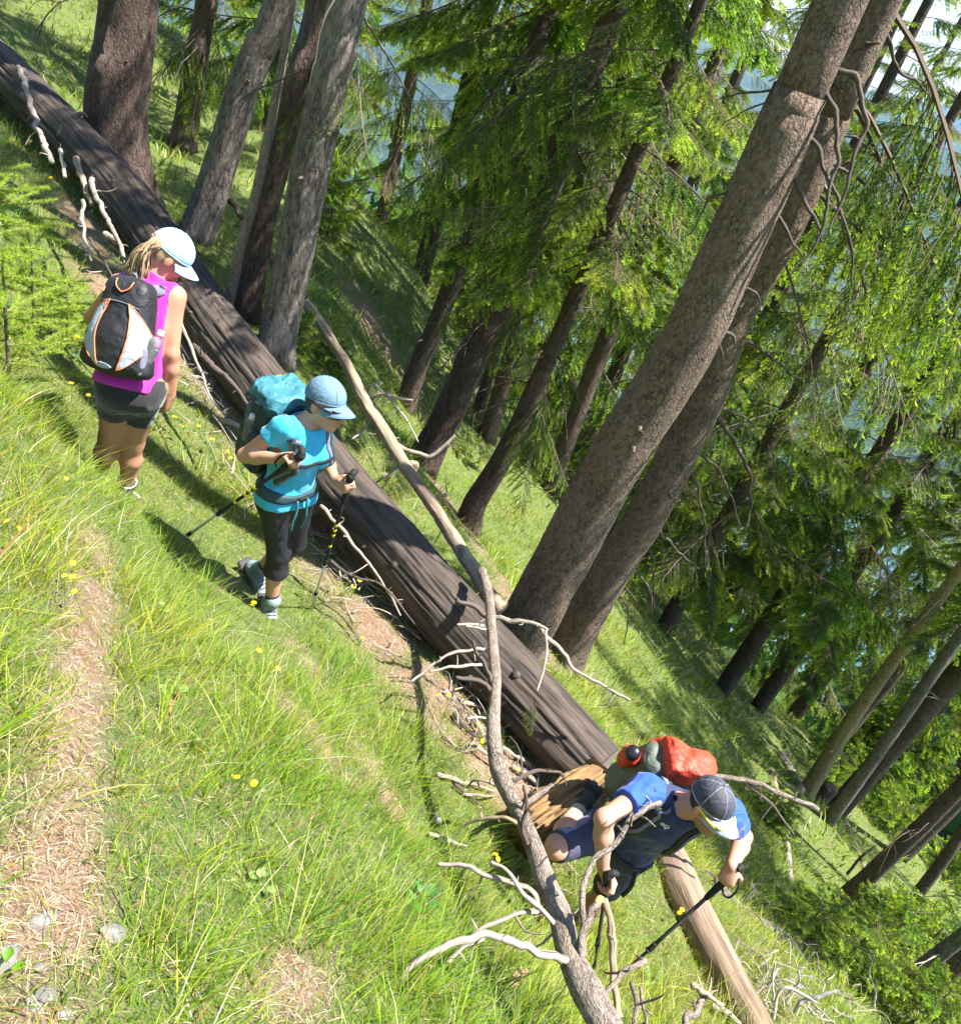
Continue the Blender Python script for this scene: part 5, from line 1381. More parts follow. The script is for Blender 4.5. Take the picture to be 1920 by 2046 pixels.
def glasses(parent, c, hf, mf, ml, g=1.0):
    r, f, u = hf
    o = None
    for s in (1, -1):
        pts = [c + f * (.107 - .03 * abs(x) ** 2) - u * .006 + r * s * (.036 + .03 * x) for x in np.linspace(-1, 1, 7)]
        top = np.stack([np.array(pts) + u * (.021 - .004 * np.abs(np.linspace(-1, 1, 7)))[:, None], np.array(pts) + u * .0 + f * .005, np.array(pts) - u * .021], 1)
        if o is None: o = grid_solid('sunglasses', top, top - f * .003, ml, parent)
        else: grid_solid('lens', top, top - f * .003, ml, o)
    for s in (1, -1):
        piping('temple', [c + f * .085 + r * s * .066 + u * .006, c + f * .045 + r * s * .077 + u * .006, c - f * .02 + r * s * .081 + u * .008], .0045, mf, o)
        rim = [c + f * (.110 - .03 * abs(x) ** 2) + u * .015 + r * s * (.036 + .03 * x) for x in np.linspace(-1, 1, 7)]
        piping('rim', rim, .0035, mf, o)
    piping('bridge', [c + f * .105 + u * .008 - r * .012, c + f * .112 + u * .009, c + f * .105 + u * .008 + r * .012], .0035, mf, o)
    return o

# ------------------------------------------------------------------ materials of the walkers
def mat_skin(name, col):
    mt, nt, N, L, b = new_mat(name)
    v = coords(nt); n = noise(nt, v, 18, 5, .6); n2 = noise(nt, v, 120, 3)
    c = mixc(nt, n, tuple(x * .82 for x in col), (min(1, col[0] * 1.12), col[1] * 1.02, col[2] * .98))
    c = mixc(nt, math_n(nt, 'MULTIPLY', n2, .25), c, (col[0] * .75, col[1] * .5, col[2] * .45))
    L.new(c, b.inputs['Base Color']); b.inputs['Roughness'].default_value = .48
    b.inputs['Subsurface Weight'].default_value = .12; b.inputs['Subsurface Radius'].default_value = (.012, .004, .002)
    b.inputs['Subsurface Scale'].default_value = 1.0
    L.new(bump(nt, n2, .15, .003), b.inputs['Normal']); return mt
M_SKIN_A, M_SKIN_B, M_SKIN_C = mat_skin('skin_tan', (.50, .27, .17)), mat_skin('skin_fair', (.54, .31, .20)), mat_skin('skin_rosy', (.56, .31, .22))
M_EYE = mat_plain('eye_white', (.75, .73, .70), .3)
M_MAGENTA = mat_plain('magenta_fabric', (.46, .018, .30), .75, .25, 260, .1, .2)
M_ORANGEPIPE = mat_plain('orange_piping', (.75, .24, .10), .6)
M_BLACKFAB = mat_plain('black_fabric', (.012, .012, .014), .8, .25, 260, .2, .3)
M_PACKBLACK = mat_plain('black_ripstop', (.018, .018, .022), .55, .35, 300, .2)
M_PACKGREY = mat_plain('silver_grey_fabric', (.36, .42, .50), .5, .35, 120, .12)
M_STRAPGREY = mat_plain('grey_strap', (.16, .16, .22), .8, .25, 280)
M_CAPBLUE = mat_plain('pale_blue_cotton', (.36, .56, .76), .85, .3, 320, .1)
M_DARKGREY = mat_plain('dark_grey_rubber', (.045, .045, .05), .7, .2)
M_BLOND = mat_plain('ash_blond_hair', (.36, .25, .15), .4, .0, 1, .45)
M_WHITE = mat_plain('white_trim', (.75, .75, .73), .6)
M_CLEAR = bpy.data.materials.new('clear_plastic'); M_CLEAR.use_nodes = True
_b = M_CLEAR.node_tree.nodes['Principled BSDF']; _b.inputs['Transmission Weight'].default_value = .85; _b.inputs['Roughness'].default_value = .06
_b.inputs['Base Color'].default_value = (.92, .95, .97, 1); _b.inputs['IOR'].default_value = 1.2
M_TURQ = mat_plain('turquoise_jersey', (.03, .42, .66), .7, .25, 300, .1, .2)
M_TIGHTS = mat_plain('charcoal_lycra', (.016, .016, .021), .6, .15, 300, .2)
M_TEAL = mat_plain('teal_nylon', (.035, .16, .20), .55, .4, 140, .2)
M_TEALDARK = mat_plain('dark_teal_nylon', (.02, .05, .06), .6, .35, 180, .2)
M_GREENBIT = mat_plain('green_trim', (.20, .36, .10), .6)
M_CAPSTEEL = mat_plain('steel_blue_cotton', (.13, .22, .31), .85, .3, 320, .1)
M_DARKHAIR = mat_plain('dark_hair', (.035, .02, .014), .5, .3, 200, .3)
M_LENS = mat_plain('dark_lens', (.01, .01, .012), .08, spec=.7)
M_ALU = mat_plain('silver_shaft', (.62, .63, .62), .3, metal=.8)
M_GRIP = mat_plain('black_foam', (.012, .012, .012), .75, .3, 300)
M_YELLOW = mat_plain('yellow_print', (.75, .65, .02), .5)
M_SHOEB = mat_plain('pale_aqua_shoe', (.20, .26, .27), .7, .4, 180, .3)
M_NAVY = mat_plain('navy_jersey', (.016, .026, .085), .75, .3, 300, .15, .2)
M_ROYAL = mat_plain('royal_blue_jersey', (.012, .075, .42), .7, .4, 300, .15, .2)
M_SHORTS = mat_plain('slate_shorts', (.055, .055, .095), .75, .3, 260, .15)
M_SHORTSLIGHT = mat_plain('grey_violet_panel', (.20, .20, .29), .75, .3, 260, .1)
M_CAPCHAR = mat_plain('charcoal_cap', (.055, .055, .075), .65, .4, 120, .2)
M_BRIMGREY = mat_plain('grey_brim', (.33, .34, .42), .7, .3, 160, .1)
M_RED = mat_plain('orange_red_ripstop', (.60, .06, .028), .55, 1.0, 45, .2)
M_OLIVE = mat_plain('olive_grey_nylon', (.10, .125, .095), .6, .4, 140, .2)
M_LENSYEL = mat_plain('yellow_frame', (.85, .72, .02), .25)
M_BOTTLEDARK = mat_plain('black_plastic', (.012, .012, .014), .25)
M_BOTTLEOR = mat_plain('orange_plastic', (.85, .20, .03), .3)
M_BEIGE = mat_plain('beige_sock', (.52, .42, .27), .9, .4, 200)
M_DIRTY = mat_plain('hiking_shoe', (.05, .045, .045), .8, .4, 120, .4)

# ------------------------------------------------------------------ walker A: seen from behind, magenta top
J = POSE_A; rt, fw, up = frame_t(J)
pa = thing('person', (J['anR'] + J['anL']) / 2 - [0, 0, .09], 'walker seen from behind in magenta sleeveless top, black shorts and pale blue cap', 'person', 'hikers on the slope')
HA = head_img((.52, -.52, -.62), (.35, .80, .42)); HC = J['head']
S = Solid(); torso(S, J, g=.98); limbs(S, J, g=.98); head(S, HC, HA, J['neck'])
hand(S, J['wrR'], J['wrR'] - J['elR'] + np.array([-.05, 0, 0]), np.cross(nrm(J['wrR'] - J['elR']), fw) * -1 if True else fw, fw, .45, .95)
hand(S, J['wrL'], J['wrL'] - J['elL'], rt, up, .9, .95)
obj('body', sdf_mesh('body', S, M_SKIN_A, .0072), pa)
eyes(pa, HC, HA)
def tshirt(J, g, off, sl, hem, seed, male=False, amp=.006):
    rt, fw, up = frame_t(J)
    B_ = Solid(); torso(B_, J, male=male, g=g)
    ends = []
    for s in 'RL':
        a, b = J['sh' + s], J['el' + s]; e = a + (b - a) * sl
        if sl > .03: B_.cone(a, e, .040 * (1.35 if male else 1), .042 * (1.35 if male else 1), .025); ends.append((s, e, nrm(b - a)))
        B_.cone(J['hip' + s], J['hip' + s] + (J['kn' + s] - J['hip' + s]) * .22, .088 * g, .084 * g, .05)
    B_.off = off; B_.noise = wrinkle(15, amp, up, seed)
    class Sh_:
        off = 0
        def bounds(s): return B_.bounds()
        def __call__(s, p):
            d = B_(p); d = np.maximum(d, (J['pelvis'] - up * hem - p) @ up)
            if sl <= .03:
                for k, sgn in (('R', 1), ('L', -1)): d = np.maximum(d, (p - J['sh' + k]) @ (rt * sgn) + .004)
            for k, e, n_ in ends:
                sgn = 1 if k == 'R' else -1
                a = J['sh' + k]; ba = e + n_ * .2 - a; h = np.clip(((p - a) @ ba) / (ba @ ba), 0, 1); near = (np.linalg.norm(p - a - h[:, None] * ba, axis=1) < .085) & (((p - a) @ (rt * sgn)) > -.035)
                pl = (p - e) @ n_
                d = np.where(near & (pl > -.02), np.maximum(d, pl), d)
            nd = np.linalg.norm(p - (J['neck'] + up * .03), axis=1)
            d = np.maximum(d, .068 - nd) if True else d
            return d
    q = Sh_(); q.grad = lambda p, e=.003: Solid.grad(q, p, e); q.project = lambda p, off=0, it=6: Solid.project(q, p, off, it)
    return q
B_ = tshirt(J, .98, .016, .02, .01, 2)
top_a = obj('tank_top', sdf_mesh('tank_top', B_, M_MAGENTA, .0072), pa)
Cc_ = Solid(); Cc_.cone(J['neck'] - up * .03, J['neck'] + (HC - J['neck']) * .35, .068, .06); Cc_.noise = wrinkle(30, .003); Cc_.plane(J['neck'] + (HC - J['neck']) * .33, HC - J['neck'])
obj('collar', sdf_mesh('collar', Cc_, M_MAGENTA, .006), top_a)
for s in 'RL':                                                # arm-hole piping
    c = J['sh' + s] + (J['el' + s] - J['sh' + s]) * .06; n_ = nrm(J['sh' + s] - J['neck'] + (J['el' + s] - J['sh' + s]) * .35); a = perp(up, n_); b = np.cross(n_, a)
    ring = B_.project(np.array([c + (a * math.cos(q) + b * math.sin(q)) * .07 for q in np.linspace(0, 2 * math.pi, 26)]), .002)
    piping('piping', ring, .003, M_ORANGEPIPE, top_a)
Sh = Solid(); rp, fp, upp = frame_p(J); A2 = np.stack([rp, fp, upp])
def pants(J, hem, g, off, seed, male=False):
    Sh = Solid(); rp, fp, upp = frame_p(J); A2 = np.stack([rp, fp, upp])
    Sh.ell(J['pelvis'] + upp * .01, A2, np.array([.155, .11, .12]) * g, .05); Sh.ell(J['pelvis'] - fp * .035 - upp * .045, A2, np.array([.14, .09, .085]) * g, .05)
    for s in 'RL':
        Sh.cone(J['hip' + s], J['kn' + s], .081 * g, .057 * g, .05)
        if hem[0] > 1: Sh.cone(J['kn' + s], J['kn' + s] + (J['an' + s] - J['kn' + s]) * .35, .056 * g, .058 * g, .03); Sh.cone(J['kn' + s] + (J['an' + s] - J['kn' + s]) * .35, J['kn' + s] + (J['an' + s] - J['kn' + s]) * .6, .058 * g, .05 * g, .03)
    Sh.off = off; Sh.noise = wrinkle(18, .004, None, seed)
    return Sh
def cut_legs(Sh, J, hems):
    """two half-solids cut at their hems, so that the hem planes do not interfere"""
    out = []
    rp, fp, upp = frame_p(J)
    for s, hem, o in (('R', hems[0], 1), ('L', hems[1], -1)):
        H_ = Sh.copy(); a, b = (J['hip' + s], J['kn' + s]) if hem <= 1 else (J['kn' + s], J['an' + s])
        f = hem if hem <= 1 else hem - 1
        H_.plane(a + (b - a) * f, b - a)
        out.append(H_)
    return out
def split_pants(parent, name, J, hems, g, off, mat, seed, waist=.10):
    full = pants(J, hems, g, off, seed)
    full.plane(J['pelvis'] + frame_p(J)[2] * waist, frame_p(J)[2])
    hip_mid = J['pelvis']
    class Both:
        def __init__(s): s.off = 0
        def bounds(s): return full.bounds()
        def __call__(s, p):
            rp, fp, upp = frame_p(J)
            d = full(p)
            for k, hem in (('R', hems[0]), ('L', hems[1])):
                a, b = (J['hip' + k], J['kn' + k]) if hem <= 1 else (J['kn' + k], J['an' + k]); f = hem if hem <= 1 else hem - 1
                o = 'L' if k == 'R' else 'R'
                # which leg is the point nearest to
                def segd(a_, b_):
                    ba = b_ - a_; h = np.clip(((p - a_) @ ba) / (ba @ ba), 0, 1); return np.linalg.norm(p - a_ - h[:, None] * ba, axis=1)
                near = np.minimum(segd(J['hip' + k], J['kn' + k]), segd(J['kn' + k], J['an' + k])) < np.minimum(segd(J['hip' + o], J['kn' + o]), segd(J['kn' + o], J['an' + o]))
                pl = (p - (a + (b - a) * f)) @ nrm(b - a)
                if hem > 1: near = near & (((p - J['kn' + k]) @ nrm(J['kn' + k] - J['hip' + k])) > -.05)
                d = np.where(near, np.maximum(d, pl), d)
            return d
    B = Both(); B.grad = lambda p, e=.003: Solid.grad(B, p, e); B.project = lambda p, off=0, it=6: Solid.project(B, p, off, it)
    return obj(name, sdf_mesh(name, B, mat, .0072), parent), B
shorts_a, _ = split_pants(pa, 'shorts', J, (.52, .50), .96, .006, M_BLACKFAB, 5, .06)
for s in 'RL':
    sock(pa, J['kn' + s], J['an' + s], M_DARKGREY, .13)
    shoe(pa, J['an' + s], fw + np.array([.35 if s == 'R' else -.1, 0, -.25]), np.array([0, 0, 1.0]), M_DIRTY, M_DARKGREY, 1.0, M_WHITE)
    d = nrm(J['kn' + s] - J['an' + s]); a = perp(rt, d); b = np.cross(d, a)
    piping('sock_trim', [J['an' + s] + d * .055 + (a * math.cos(q) + b * math.sin(q)) * .05 for q in np.linspace(0, 6.28, 22)], .004, M_WHITE, pa)
cap(pa, HC, HA, M_CAPBLUE, M_CAPBLUE, 1.0, .10)
# hair: under the cap and the pony tail through its back opening
r, f, u = HA
hs = Solid(); hs.ell(HC + u * .015 - f * .02, np.stack([r, f, u]), [.079, .095, .088], .02); hs.ell(HC - u * .04 - f * .045, np.stack([r, f, u]), [.062, .05, .06], .03)
hs.plane(HC + f * .03, f); hs.plane(HC + u * .05, u); hs.noise = wrinkle(55, .004, u, 3)
hair = obj('hair', sdf_mesh('hair', hs, M_BLOND, .006), pa)
root = HC - f * .105 + u * .03
r_ = np.random.default_rng(4)
dl = depth_of(root)
for k in range(1): pass
strands = []
for k in range(230):
    q = r_.random(); ex, ey = 248 + 52 * q + r_.normal(0, 5), 538 + 16 * math.sin(q * 3.1) + r_.normal(0, 9)
    end = P(ex, ey, dl + .02 + r_.normal(0, .02)); j = r_.normal(0, .008, 3)
    m1 = P(312 + r_.normal(0, 5), 478 + 16 * r_.random(), dl - .035 + r_.normal(0, .012)); m2 = P((312 + ex) / 2 - 8 + r_.normal(0, 4), 505 + r_.normal(0, 7), dl - .03 + r_.normal(0, .014))
    strands.append(tube([root + j, m1, m2, end], [.0035, .0045, .004, .001], seg=4, rings=12, cap=False))
V, F, tc = join(strands); obj('ponytail', mesh_np('ponytail', V, F, [M_BLOND], attrs={'tc': ('POINT', 'FLOAT_VECTOR', tc)}), hair)
piping('hair_band', [root + (r * math.cos(q) + u * math.sin(q)) * .017 - f * .005 for q in np.linspace(0, 6.28, 16)], .005, M_CAPBLUE, hair)

# her backpack
L_ = np.linalg.norm(J['neck'] - J['pelvis']); bc = J['pelvis'] + up * L_ * .56 - fw * .175
px_ax, py_ax, pz_ax = rt, -fw, up                            # across, outwards, up
bk = thing('backpack', bc, 'small black backpack with silver grey side panels worn over the magenta top', 'backpack', 'backpacks worn by the hikers')
K = Solid(); AB = np.stack([px_ax, py_ax, pz_ax])
K.box(bc, AB, [.135, .075, .225], .06, .03, .28); K.ell(bc - up * .07 + py_ax * .03, AB, [.12, .085, .15], .05); K.ell(bc + up * .10 + py_ax * .02, AB, [.085, .06, .12], .05)
K.noise = wrinkle(20, .004, None, 8)
obj('bag', sdf_mesh('bag', K, M_PACKBLACK, .0072), bk)
for s, nm_ in ((-1, 'panel'), (1, 'panel')):
    lf = lambda v_, s=s: (s * (.045 + .03 * math.sin(v_ * math.pi) * (1 if s > 0 else 1)), -.20 + .31 * v_)
    rf = lambda v_, s=s: (s * (.045 + .03 * math.sin(v_ * math.pi) + .078 * math.sin(min(1, v_ * 1.0) * math.pi) ** .7), -.20 + .31 * v_)
    o, top = patch('side_panel', K, bc, px_ax, pz_ax, py_ax, lf if s > 0 else rf, rf if s > 0 else lf, M_PACKGREY, bk, .005, 10, 26)
    edge = top[:, 0 if s > 0 else -1]; piping('piping', edge + py_ax * .002, .0032, M_ORANGEPIPE, bk); piping('piping', top[:, -1 if s > 0 else 0] + py_ax * .001, .0022, M_ORANGEPIPE, bk)
o, top = patch('top_flap', K, bc, px_ax, pz_ax, py_ax, lambda v_: (-.038 * (1 - (1 - v_) ** 3), .155 + .055 * v_), lambda v_: (.038 * (1 - (1 - v_) ** 3), .155 + .055 * v_), M_PACKBLACK, bk, .008, 10, 12)
piping('piping', np.vstack([top[:, 0][::-1], top[:, -1]]) + py_ax * .003, .003, M_ORANGEPIPE, bk)
o, top = patch('badge', K, bc, px_ax, pz_ax, py_ax, lambda v_: (-.045 * math.sin(math.pi * (.08 + .84 * v_)) - .02, -.205 + .028 * v_), lambda v_: (.045 * math.sin(math.pi * (.08 + .84 * v_)) - .02, -.205 + .028 * v_), M_PACKGREY, bk, .007, 10, 8)
zp = [bc + px_ax * x + pz_ax * (.11 - 1.6 * x * x) + py_ax * .3 for x in np.linspace(-.09, .09, 14)]
zp = np.array(zp)
for _ in range(24): zp = zp - py_ax * np.clip(K(zp) - .003, -.02, .05)[:, None] * .8
piping('zip', zp, .0025, M_STRAPGREY, bk); piping('zip_pull', [zp[2], zp[2] - up * .04 + py_ax * .005], .0035, M_ORANGEPIPE, bk); piping('zip_pull', [zp[0] + up * .06, zp[0] + up * .04 + py_ax * .01, zp[0] + up * .045 - px_ax * .02], .004, M_ORANGEPIPE, bk)
piping('haul_loop', [bc + up * .215 - px_ax * .012, bc + up * .25 + py_ax * .01, bc + up * .215 + px_ax * .02], .006, M_STRAPGREY, bk)
for s in (1, -1):
    sh = J['sh' + ('R' if s > 0 else 'L')]
    path = [bc + up * .20 + px_ax * s * .05 - py_ax * .06, J['neck'] + rt * s * .085 - fw * .05 - up * .03, J['neck'] + rt * s * .10 + up * .0 + fw * .02, J['neck'] + rt * s * .115 + fw * .09 - up * .10, J['neck'] + rt * s * .13 + fw * .10 - up * .22, J['neck'] + rt * s * .15 + fw * .02 - up * .34]
    ribbon('shoulder_strap', B_, path, .062, M_STRAPGREY, bk, .012, .011)
mp = Solid(); mp.box(bc + px_ax * .125 - pz_ax * .13 + py_ax * .005, AB, [.03, .06, .075], .025); mp.noise = wrinkle(30, .003)
obj('mesh_pocket', sdf_mesh('mesh_pocket', mp, M_STRAPGREY, .006), bk)
mp = Solid(); mp.box(bc - px_ax * .125 - pz_ax * .12 + py_ax * .005, AB, [.03, .06, .085], .025); mp.noise = wrinkle(30, .003)
obj('mesh_pocket', sdf_mesh('mesh_pocket', mp, M_DARKGREY, .006), bk)
bb = bc + px_ax * .135 - pz_ax * .12 + py_ax * .01; bax = nrm(pz_ax + px_ax * .35 + py_ax * .1)
bt = thing('water_bottle', bb, 'clear plastic bottle with white cap in the side pocket of the small black backpack', 'bottle')
tube_obj('bottle_body', M_CLEAR, bt, [bb - bax * .06, bb + bax * .06, bb + bax * .10, bb + bax * .125, bb + bax * .14], [.031, .032, .03, .015, .013], seg=20, rings=30)
tube_obj('bottle_cap', M_WHITE, bt, [bb + bax * .135, bb + bax * .16], [.016, .0155], seg=16, rings=4)

# ------------------------------------------------------------------ walker B: turquoise shirt, two poles
J = POSE_B; rt, fw, up = frame_t(J)
pb = thing('person', (J['anR'] + J['anL']) / 2 - [0, 0, .09], 'walker in turquoise shirt, black three-quarter tights and steel blue cap holding two poles', 'person', 'hikers on the slope')
HB = head_img((.80, -.50, .25), (.28, .85, .42)); HC = J['head']
S = Solid(); torso(S, J, g=.93); limbs(S, J, g=.95); head(S, HC, HB, J['neck'], g=.97)
tipR = ground_at(345, 1085) - [0, 0, .02]; tipL = ground_at(622, 1216) - [0, 0, .02]
gR = P(598, 913, depth_of(J['wrR']) - .01); axR = nrm(tipR - gR)
gL = P(685, 972, depth_of(J['wrL']) - .02); axL = nrm(tipL - gL)
hR = hand(S, J['wrR'], gR - J['wrR'], np.cross(-axR, gR - J['wrR']) * -1, -axR, 1.0, .95)
hL = hand(S, J['wrL'], gL - J['wrL'], np.cross(-axL, gL - J['wrL']), -axL, 1.0, .95)
obj('body', sdf_mesh('body', S, M_SKIN_B, .0072), pb)
eyes(pb, HC, HB); glasses(pb, HC, HB, M_BOTTLEDARK, M_LENS)
TB = tshirt(J, .93, .012, .36, .015, 4)
shirt_b = obj('shirt', sdf_mesh('shirt', TB, M_TURQ, .0072), pb)
tights, _ = split_pants(pb, 'tights', J, (1.40, 1.40), .95, .006, M_TIGHTS, 6)
toeB = {'R': P(566, 1272, depth_of(J['anR']) - .02) - J['anR'], 'L': np.array([-.3, .3, -.25])}
toeB['R'] = np.array([.42, -.72, -.36])
for s in 'RL':
    sock(pb, J['kn' + s], J['an' + s], M_BLACKFAB, .11)
    shoe(pb, J['an' + s], toeB[s] if s == 'R' else np.array([.55, -.3, -.45]), np.array([0.1, 0, 1.0]), M_SHOEB if s == 'R' else M_SHOEB, M_DARKGREY, .98, M_BLACKFAB)
cap(pb, HC, HB, M_CAPSTEEL, M_CAPSTEEL, .97, .10)
r, f, u = HB
hs = Solid(); hs.ell(HC + u * .01 - f * .015, np.stack([r, f, u]), [.078, .093, .086], .02); hs.ell(HC - u * .035 - f * .05, np.stack([r, f, u]), [.055, .04, .05], .03); hs.plane(HC - f * .0, f); hs.plane(HC + u * .05, u); hs.noise = wrinkle(60, .004, u, 3)
obj('hair', sdf_mesh('hair', hs, M_DARKHAIR, .006), pb)
hiking_pole(hR - axR * .06, tipR, 'black and yellow hiking pole slanting down left from the turquoise walker', M_GRIP, M_GRIP, M_ALU, M_GRIP, accent=M_YELLOW)
hiking_pole(hL - axL * .06, tipL, 'hiking pole with silver lower shaft standing upright in front of the big log', M_GRIP, M_GRIP, M_ALU, M_GRIP, accent=M_YELLOW)
# teal trekking pack
L_ = np.linalg.norm(J['neck'] - J['pelvis']); bc = J['pelvis'] + up * L_ * .62 - fw * .215; AB = np.stack([rt, -fw, up])
kb = thing('backpack', bc, 'teal trekking backpack with lid on the walker in turquoise', 'backpack', 'backpacks worn by the hikers')
K = Solid(); K.box(bc - up * .06, AB, [.135, .095, .22], .07, .03); K.ell(bc - up * .12 - fw * .02, AB, [.13, .10, .13], .05); K.noise = wrinkle(16, .006, None, 2)
obj('bag', sdf_mesh('bag', K, M_TEALDARK, .0072), kb)
Kl = Solid(); Kl.box(bc + up * .18, AB, [.13, .115, .055], .045, .03); Kl.noise = wrinkle(17, .016, None, 5)
lid = obj('lid', sdf_mesh('lid', Kl, M_TEAL, .006), kb)
patch('lid_trim', Kl, bc + up * .20, rt, up, -fw, lambda v_: (-.09, -.012 + .02 * v_), lambda v_: (.09, -.004 + .02 * v_), M_GREENBIT, lid, .004, 14, 5)
piping('lid_seam', Kl.project(np.array([bc + up * .165 + (rt * math.cos(q) * .14 - fw * math.sin(q) * .125) for q in np.linspace(0, 6.28, 40)]), .003), .004, M_TEALDARK, lid)
pk = Solid(); pk.box(bc + rt * .13 - up * .10, AB, [.03, .075, .12], .03); pk.noise = wrinkle(20, .005); obj('side_pocket', sdf_mesh('side_pocket', pk, M_TEALDARK, .006), kb)
pk = Solid(); pk.box(bc - fw * .10 - up * .07, AB, [.10, .03, .15], .03); pk.noise = wrinkle(20, .005); obj('front_pocket', sdf_mesh('front_pocket', pk, M_TEAL, .006), kb)
for s in (1, -1):
    path = [bc + up * .14 + rt * s * .06 + fw * .09, J['neck'] + rt * s * .085 - fw * .05 - up * .02, J['neck'] + rt * s * .095 + fw * .03 - up * .02, J['neck'] + rt * s * .10 + fw * .11 - up * .10, J['neck'] + rt * s * .115 + fw * .12 - up * .2, J['neck'] + rt * s * .15 + fw * .05 - up * .31]
    ribbon('shoulder_strap', TB, path, .058, M_STRAPGREY, kb, .013, .012)
    ribbon('strap_webbing', TB, path, .022, M_TEALDARK, kb, .018, .004)
hipz = J['pelvis'] + up * .065
belt = [hipz - fw * .10, hipz + rt * .15 - fw * .03, hipz + rt * .12 + fw * .07, hipz + fw * .12, hipz - rt * .12 + fw * .07, hipz - rt * .15 - fw * .03, hipz - fw * .10]
ribbon('hip_belt', TB, belt, [.055, .06, .06, .028, .06, .06, .055], M_TEALDARK, kb, .012, .010, 60)
bkl = TB.project(np.array([hipz + fw * .13]), .02)[0]
Sb = Solid(); Sb.box(bkl, np.stack([rt, fw, up]), [.028, .008, .016], .005); obj('buckle', sdf_mesh('buckle', Sb, M_GRIP, .005), kb)
for s in (1, -1):
    q0 = bkl + rt * s * .03; piping('webbing_end', [q0, q0 + fw * .015 - up * .06, q0 + fw * .02 - up * .13 + rt * s * .01, q0 + fw * .015 - up * .20], .007, M_TEAL, kb)
cs = J['neck'] - up * .13 + fw * .14
ribbon('chest_strap', TB, [cs - rt * .10, cs - up * .012, cs + rt * .10], .018, M_GRIP, kb, .014, .005, 20)
# white bottle in the side of the pack
wb = bc + rt * .145 + up * .02; o_ = thing('water_bottle', wb, 'whitish bottle in the dark side pocket of the teal backpack', 'bottle')
tube_obj('bottle_body', M_CLEAR, o_, [wb - up * .08, wb + up * .03, wb + up * .045], [.028, .028, .016], seg=16, rings=14); tube_obj('bottle_cap', M_WHITE, o_, [wb + up * .045, wb + up * .07], [.016, .015], seg=12, rings=4)

# ------------------------------------------------------------------ walker C: man stooping through the gap
J = POSE_C; rt, fw, up = frame_t(J)
pc = thing('person', J['anL'] - [0, 0, .1], 'stooping man in blue shirt, slate shorts, charcoal cap and yellow sunglasses', 'person', 'hikers on the slope')
HCf = head_img((.45, -.70, .50), (.38, .72, .60)); HC = J['head']
S = Solid(); torso(S, J, True, .97); limbs(S, J, True, .97); head(S, HC, HCf, J['neck'], True, .97)
tipR = ground_at(1186, 1960) - [0, 0, .02]; tipL = ground_at(1195, 1990) - [0, 0, .02]
gR = P(1219, 1765, depth_of(J['wrR']) + .01); axR = nrm(tipR - gR)
gL = P(1450, 1765, depth_of(J['wrL']) + .01); axL = nrm(tipL - gL)
hR = hand(S, J['wrR'], gR - J['wrR'], np.cross(-axR, gR - J['wrR']) * -1, -axR, 1.0, 1.0)
hL = hand(S, J['wrL'], gL - J['wrL'], np.cross(-axL, gL - J['wrL']), -axL, 1.0, 1.0)
obj('body', sdf_mesh('body', S, M_SKIN_C, .0072), pc)
eyes(pc, HC, HCf, .97); glasses(pc, HC + HCf[1] * .004, HCf, M_LENSYEL, M_LENSYEL)
TC = tshirt(J, .97, .014, .10, .09, 9, True, .009)
shirt_c = obj('shirt', sdf_mesh('shirt', TC, M_NAVY, .0072), pc)
for s in 'RL':                                                # brighter sleeves with shoulder yoke
    a, b = J['sh' + s], J['el' + s]; e = a + (b - a) * .50; d = nrm(b - a)
    Sl = Solid(); inn = a + nrm(J['neck'] - a) * .055; Sl.cone(inn, a, .071, .075, .03); Sl.cone(a, e, .071, .067, .03); Sl.noise = wrinkle(20, .008, d, 3); Sl.plane(e, d); Sl.plane(a + nrm(J['neck'] - a) * .05 - up * .02, nrm(J['neck'] - a) - up * .2)
    obj('sleeve', sdf_mesh('sleeve', Sl, M_ROYAL, .006), shirt_c)
SHC, SHS = split_pants(pc, 'shorts', J, (.99, .93), 1.02, .014, M_SHORTS, 7, .4)
for s in 'RL':
    # paler outer panel down the thigh
    a, b = J['hip' + s], J['kn' + s]; out = nrm((rt if s == 'R' else -rt) * .8 + np.array([0, 0, .7]) - fw * .1); d = nrm(b - a); out = perp(out, d)
    path = [a + (b - a) * t_ + out * .09 for t_ in (.15, .4, .6,   .95 if s == 'R' else .88)]
    ribbon('side_panel', SHS, path, [.06, .09, .10, .10], M_SHORTSLIGHT, SHC, .003, .003, 30, m=9)
shoe(pc, J['anR'], J['anR'] * 0 + np.array([-.2, -.2, -.8]) * -1 * 0 + perp(np.array([-.3, -.6, -.9]), nrm(J['knR'] - J['anR'])), nrm(J['knR'] - J['anR']), M_DIRTY, M_DARKGREY, 1.08, M_WHITE)
shoe(pc, J['anL'], np.array([-.3, -.8, .25]), np.array([0, 0, 1.0]), M_DIRTY, M_DARKGREY, 1.08, M_WHITE)
sock(pc, J['knR'], J['anR'], M_BEIGE, .28, .066); sock(pc, J['knL'], J['anL'], M_BEIGE, .10)
capo, CS = cap(pc, HC, HCf, M_CAPCHAR, M_BRIMGREY, .98, .12)
r, f, u = HCf
hs = Solid(); hs.ell(HC + u * .01 - f * .015, np.stack([r, f, u]), [.08, .096, .088], .02); hs.plane(HC - f * .012, f); hs.plane(HC + u * .05, u); hs.plane(HC - u * .06, -u); hs.noise = wrinkle(60, .003, u, 3)
obj('hair', sdf_mesh('hair', hs, M_DARKHAIR, .006), pc)
bd = Solid(); bd.ell(HC - u * .06 + f * .034, np.stack([r, f, u]), [.0615, .0665, .066], .02); bd.ell(HC - u * .10 + f * .066, np.stack([r, f, u]), [.028, .022, .022], .02); bd.plane(HC - u * .052, u); bd.noise = wrinkle(90, .0012)
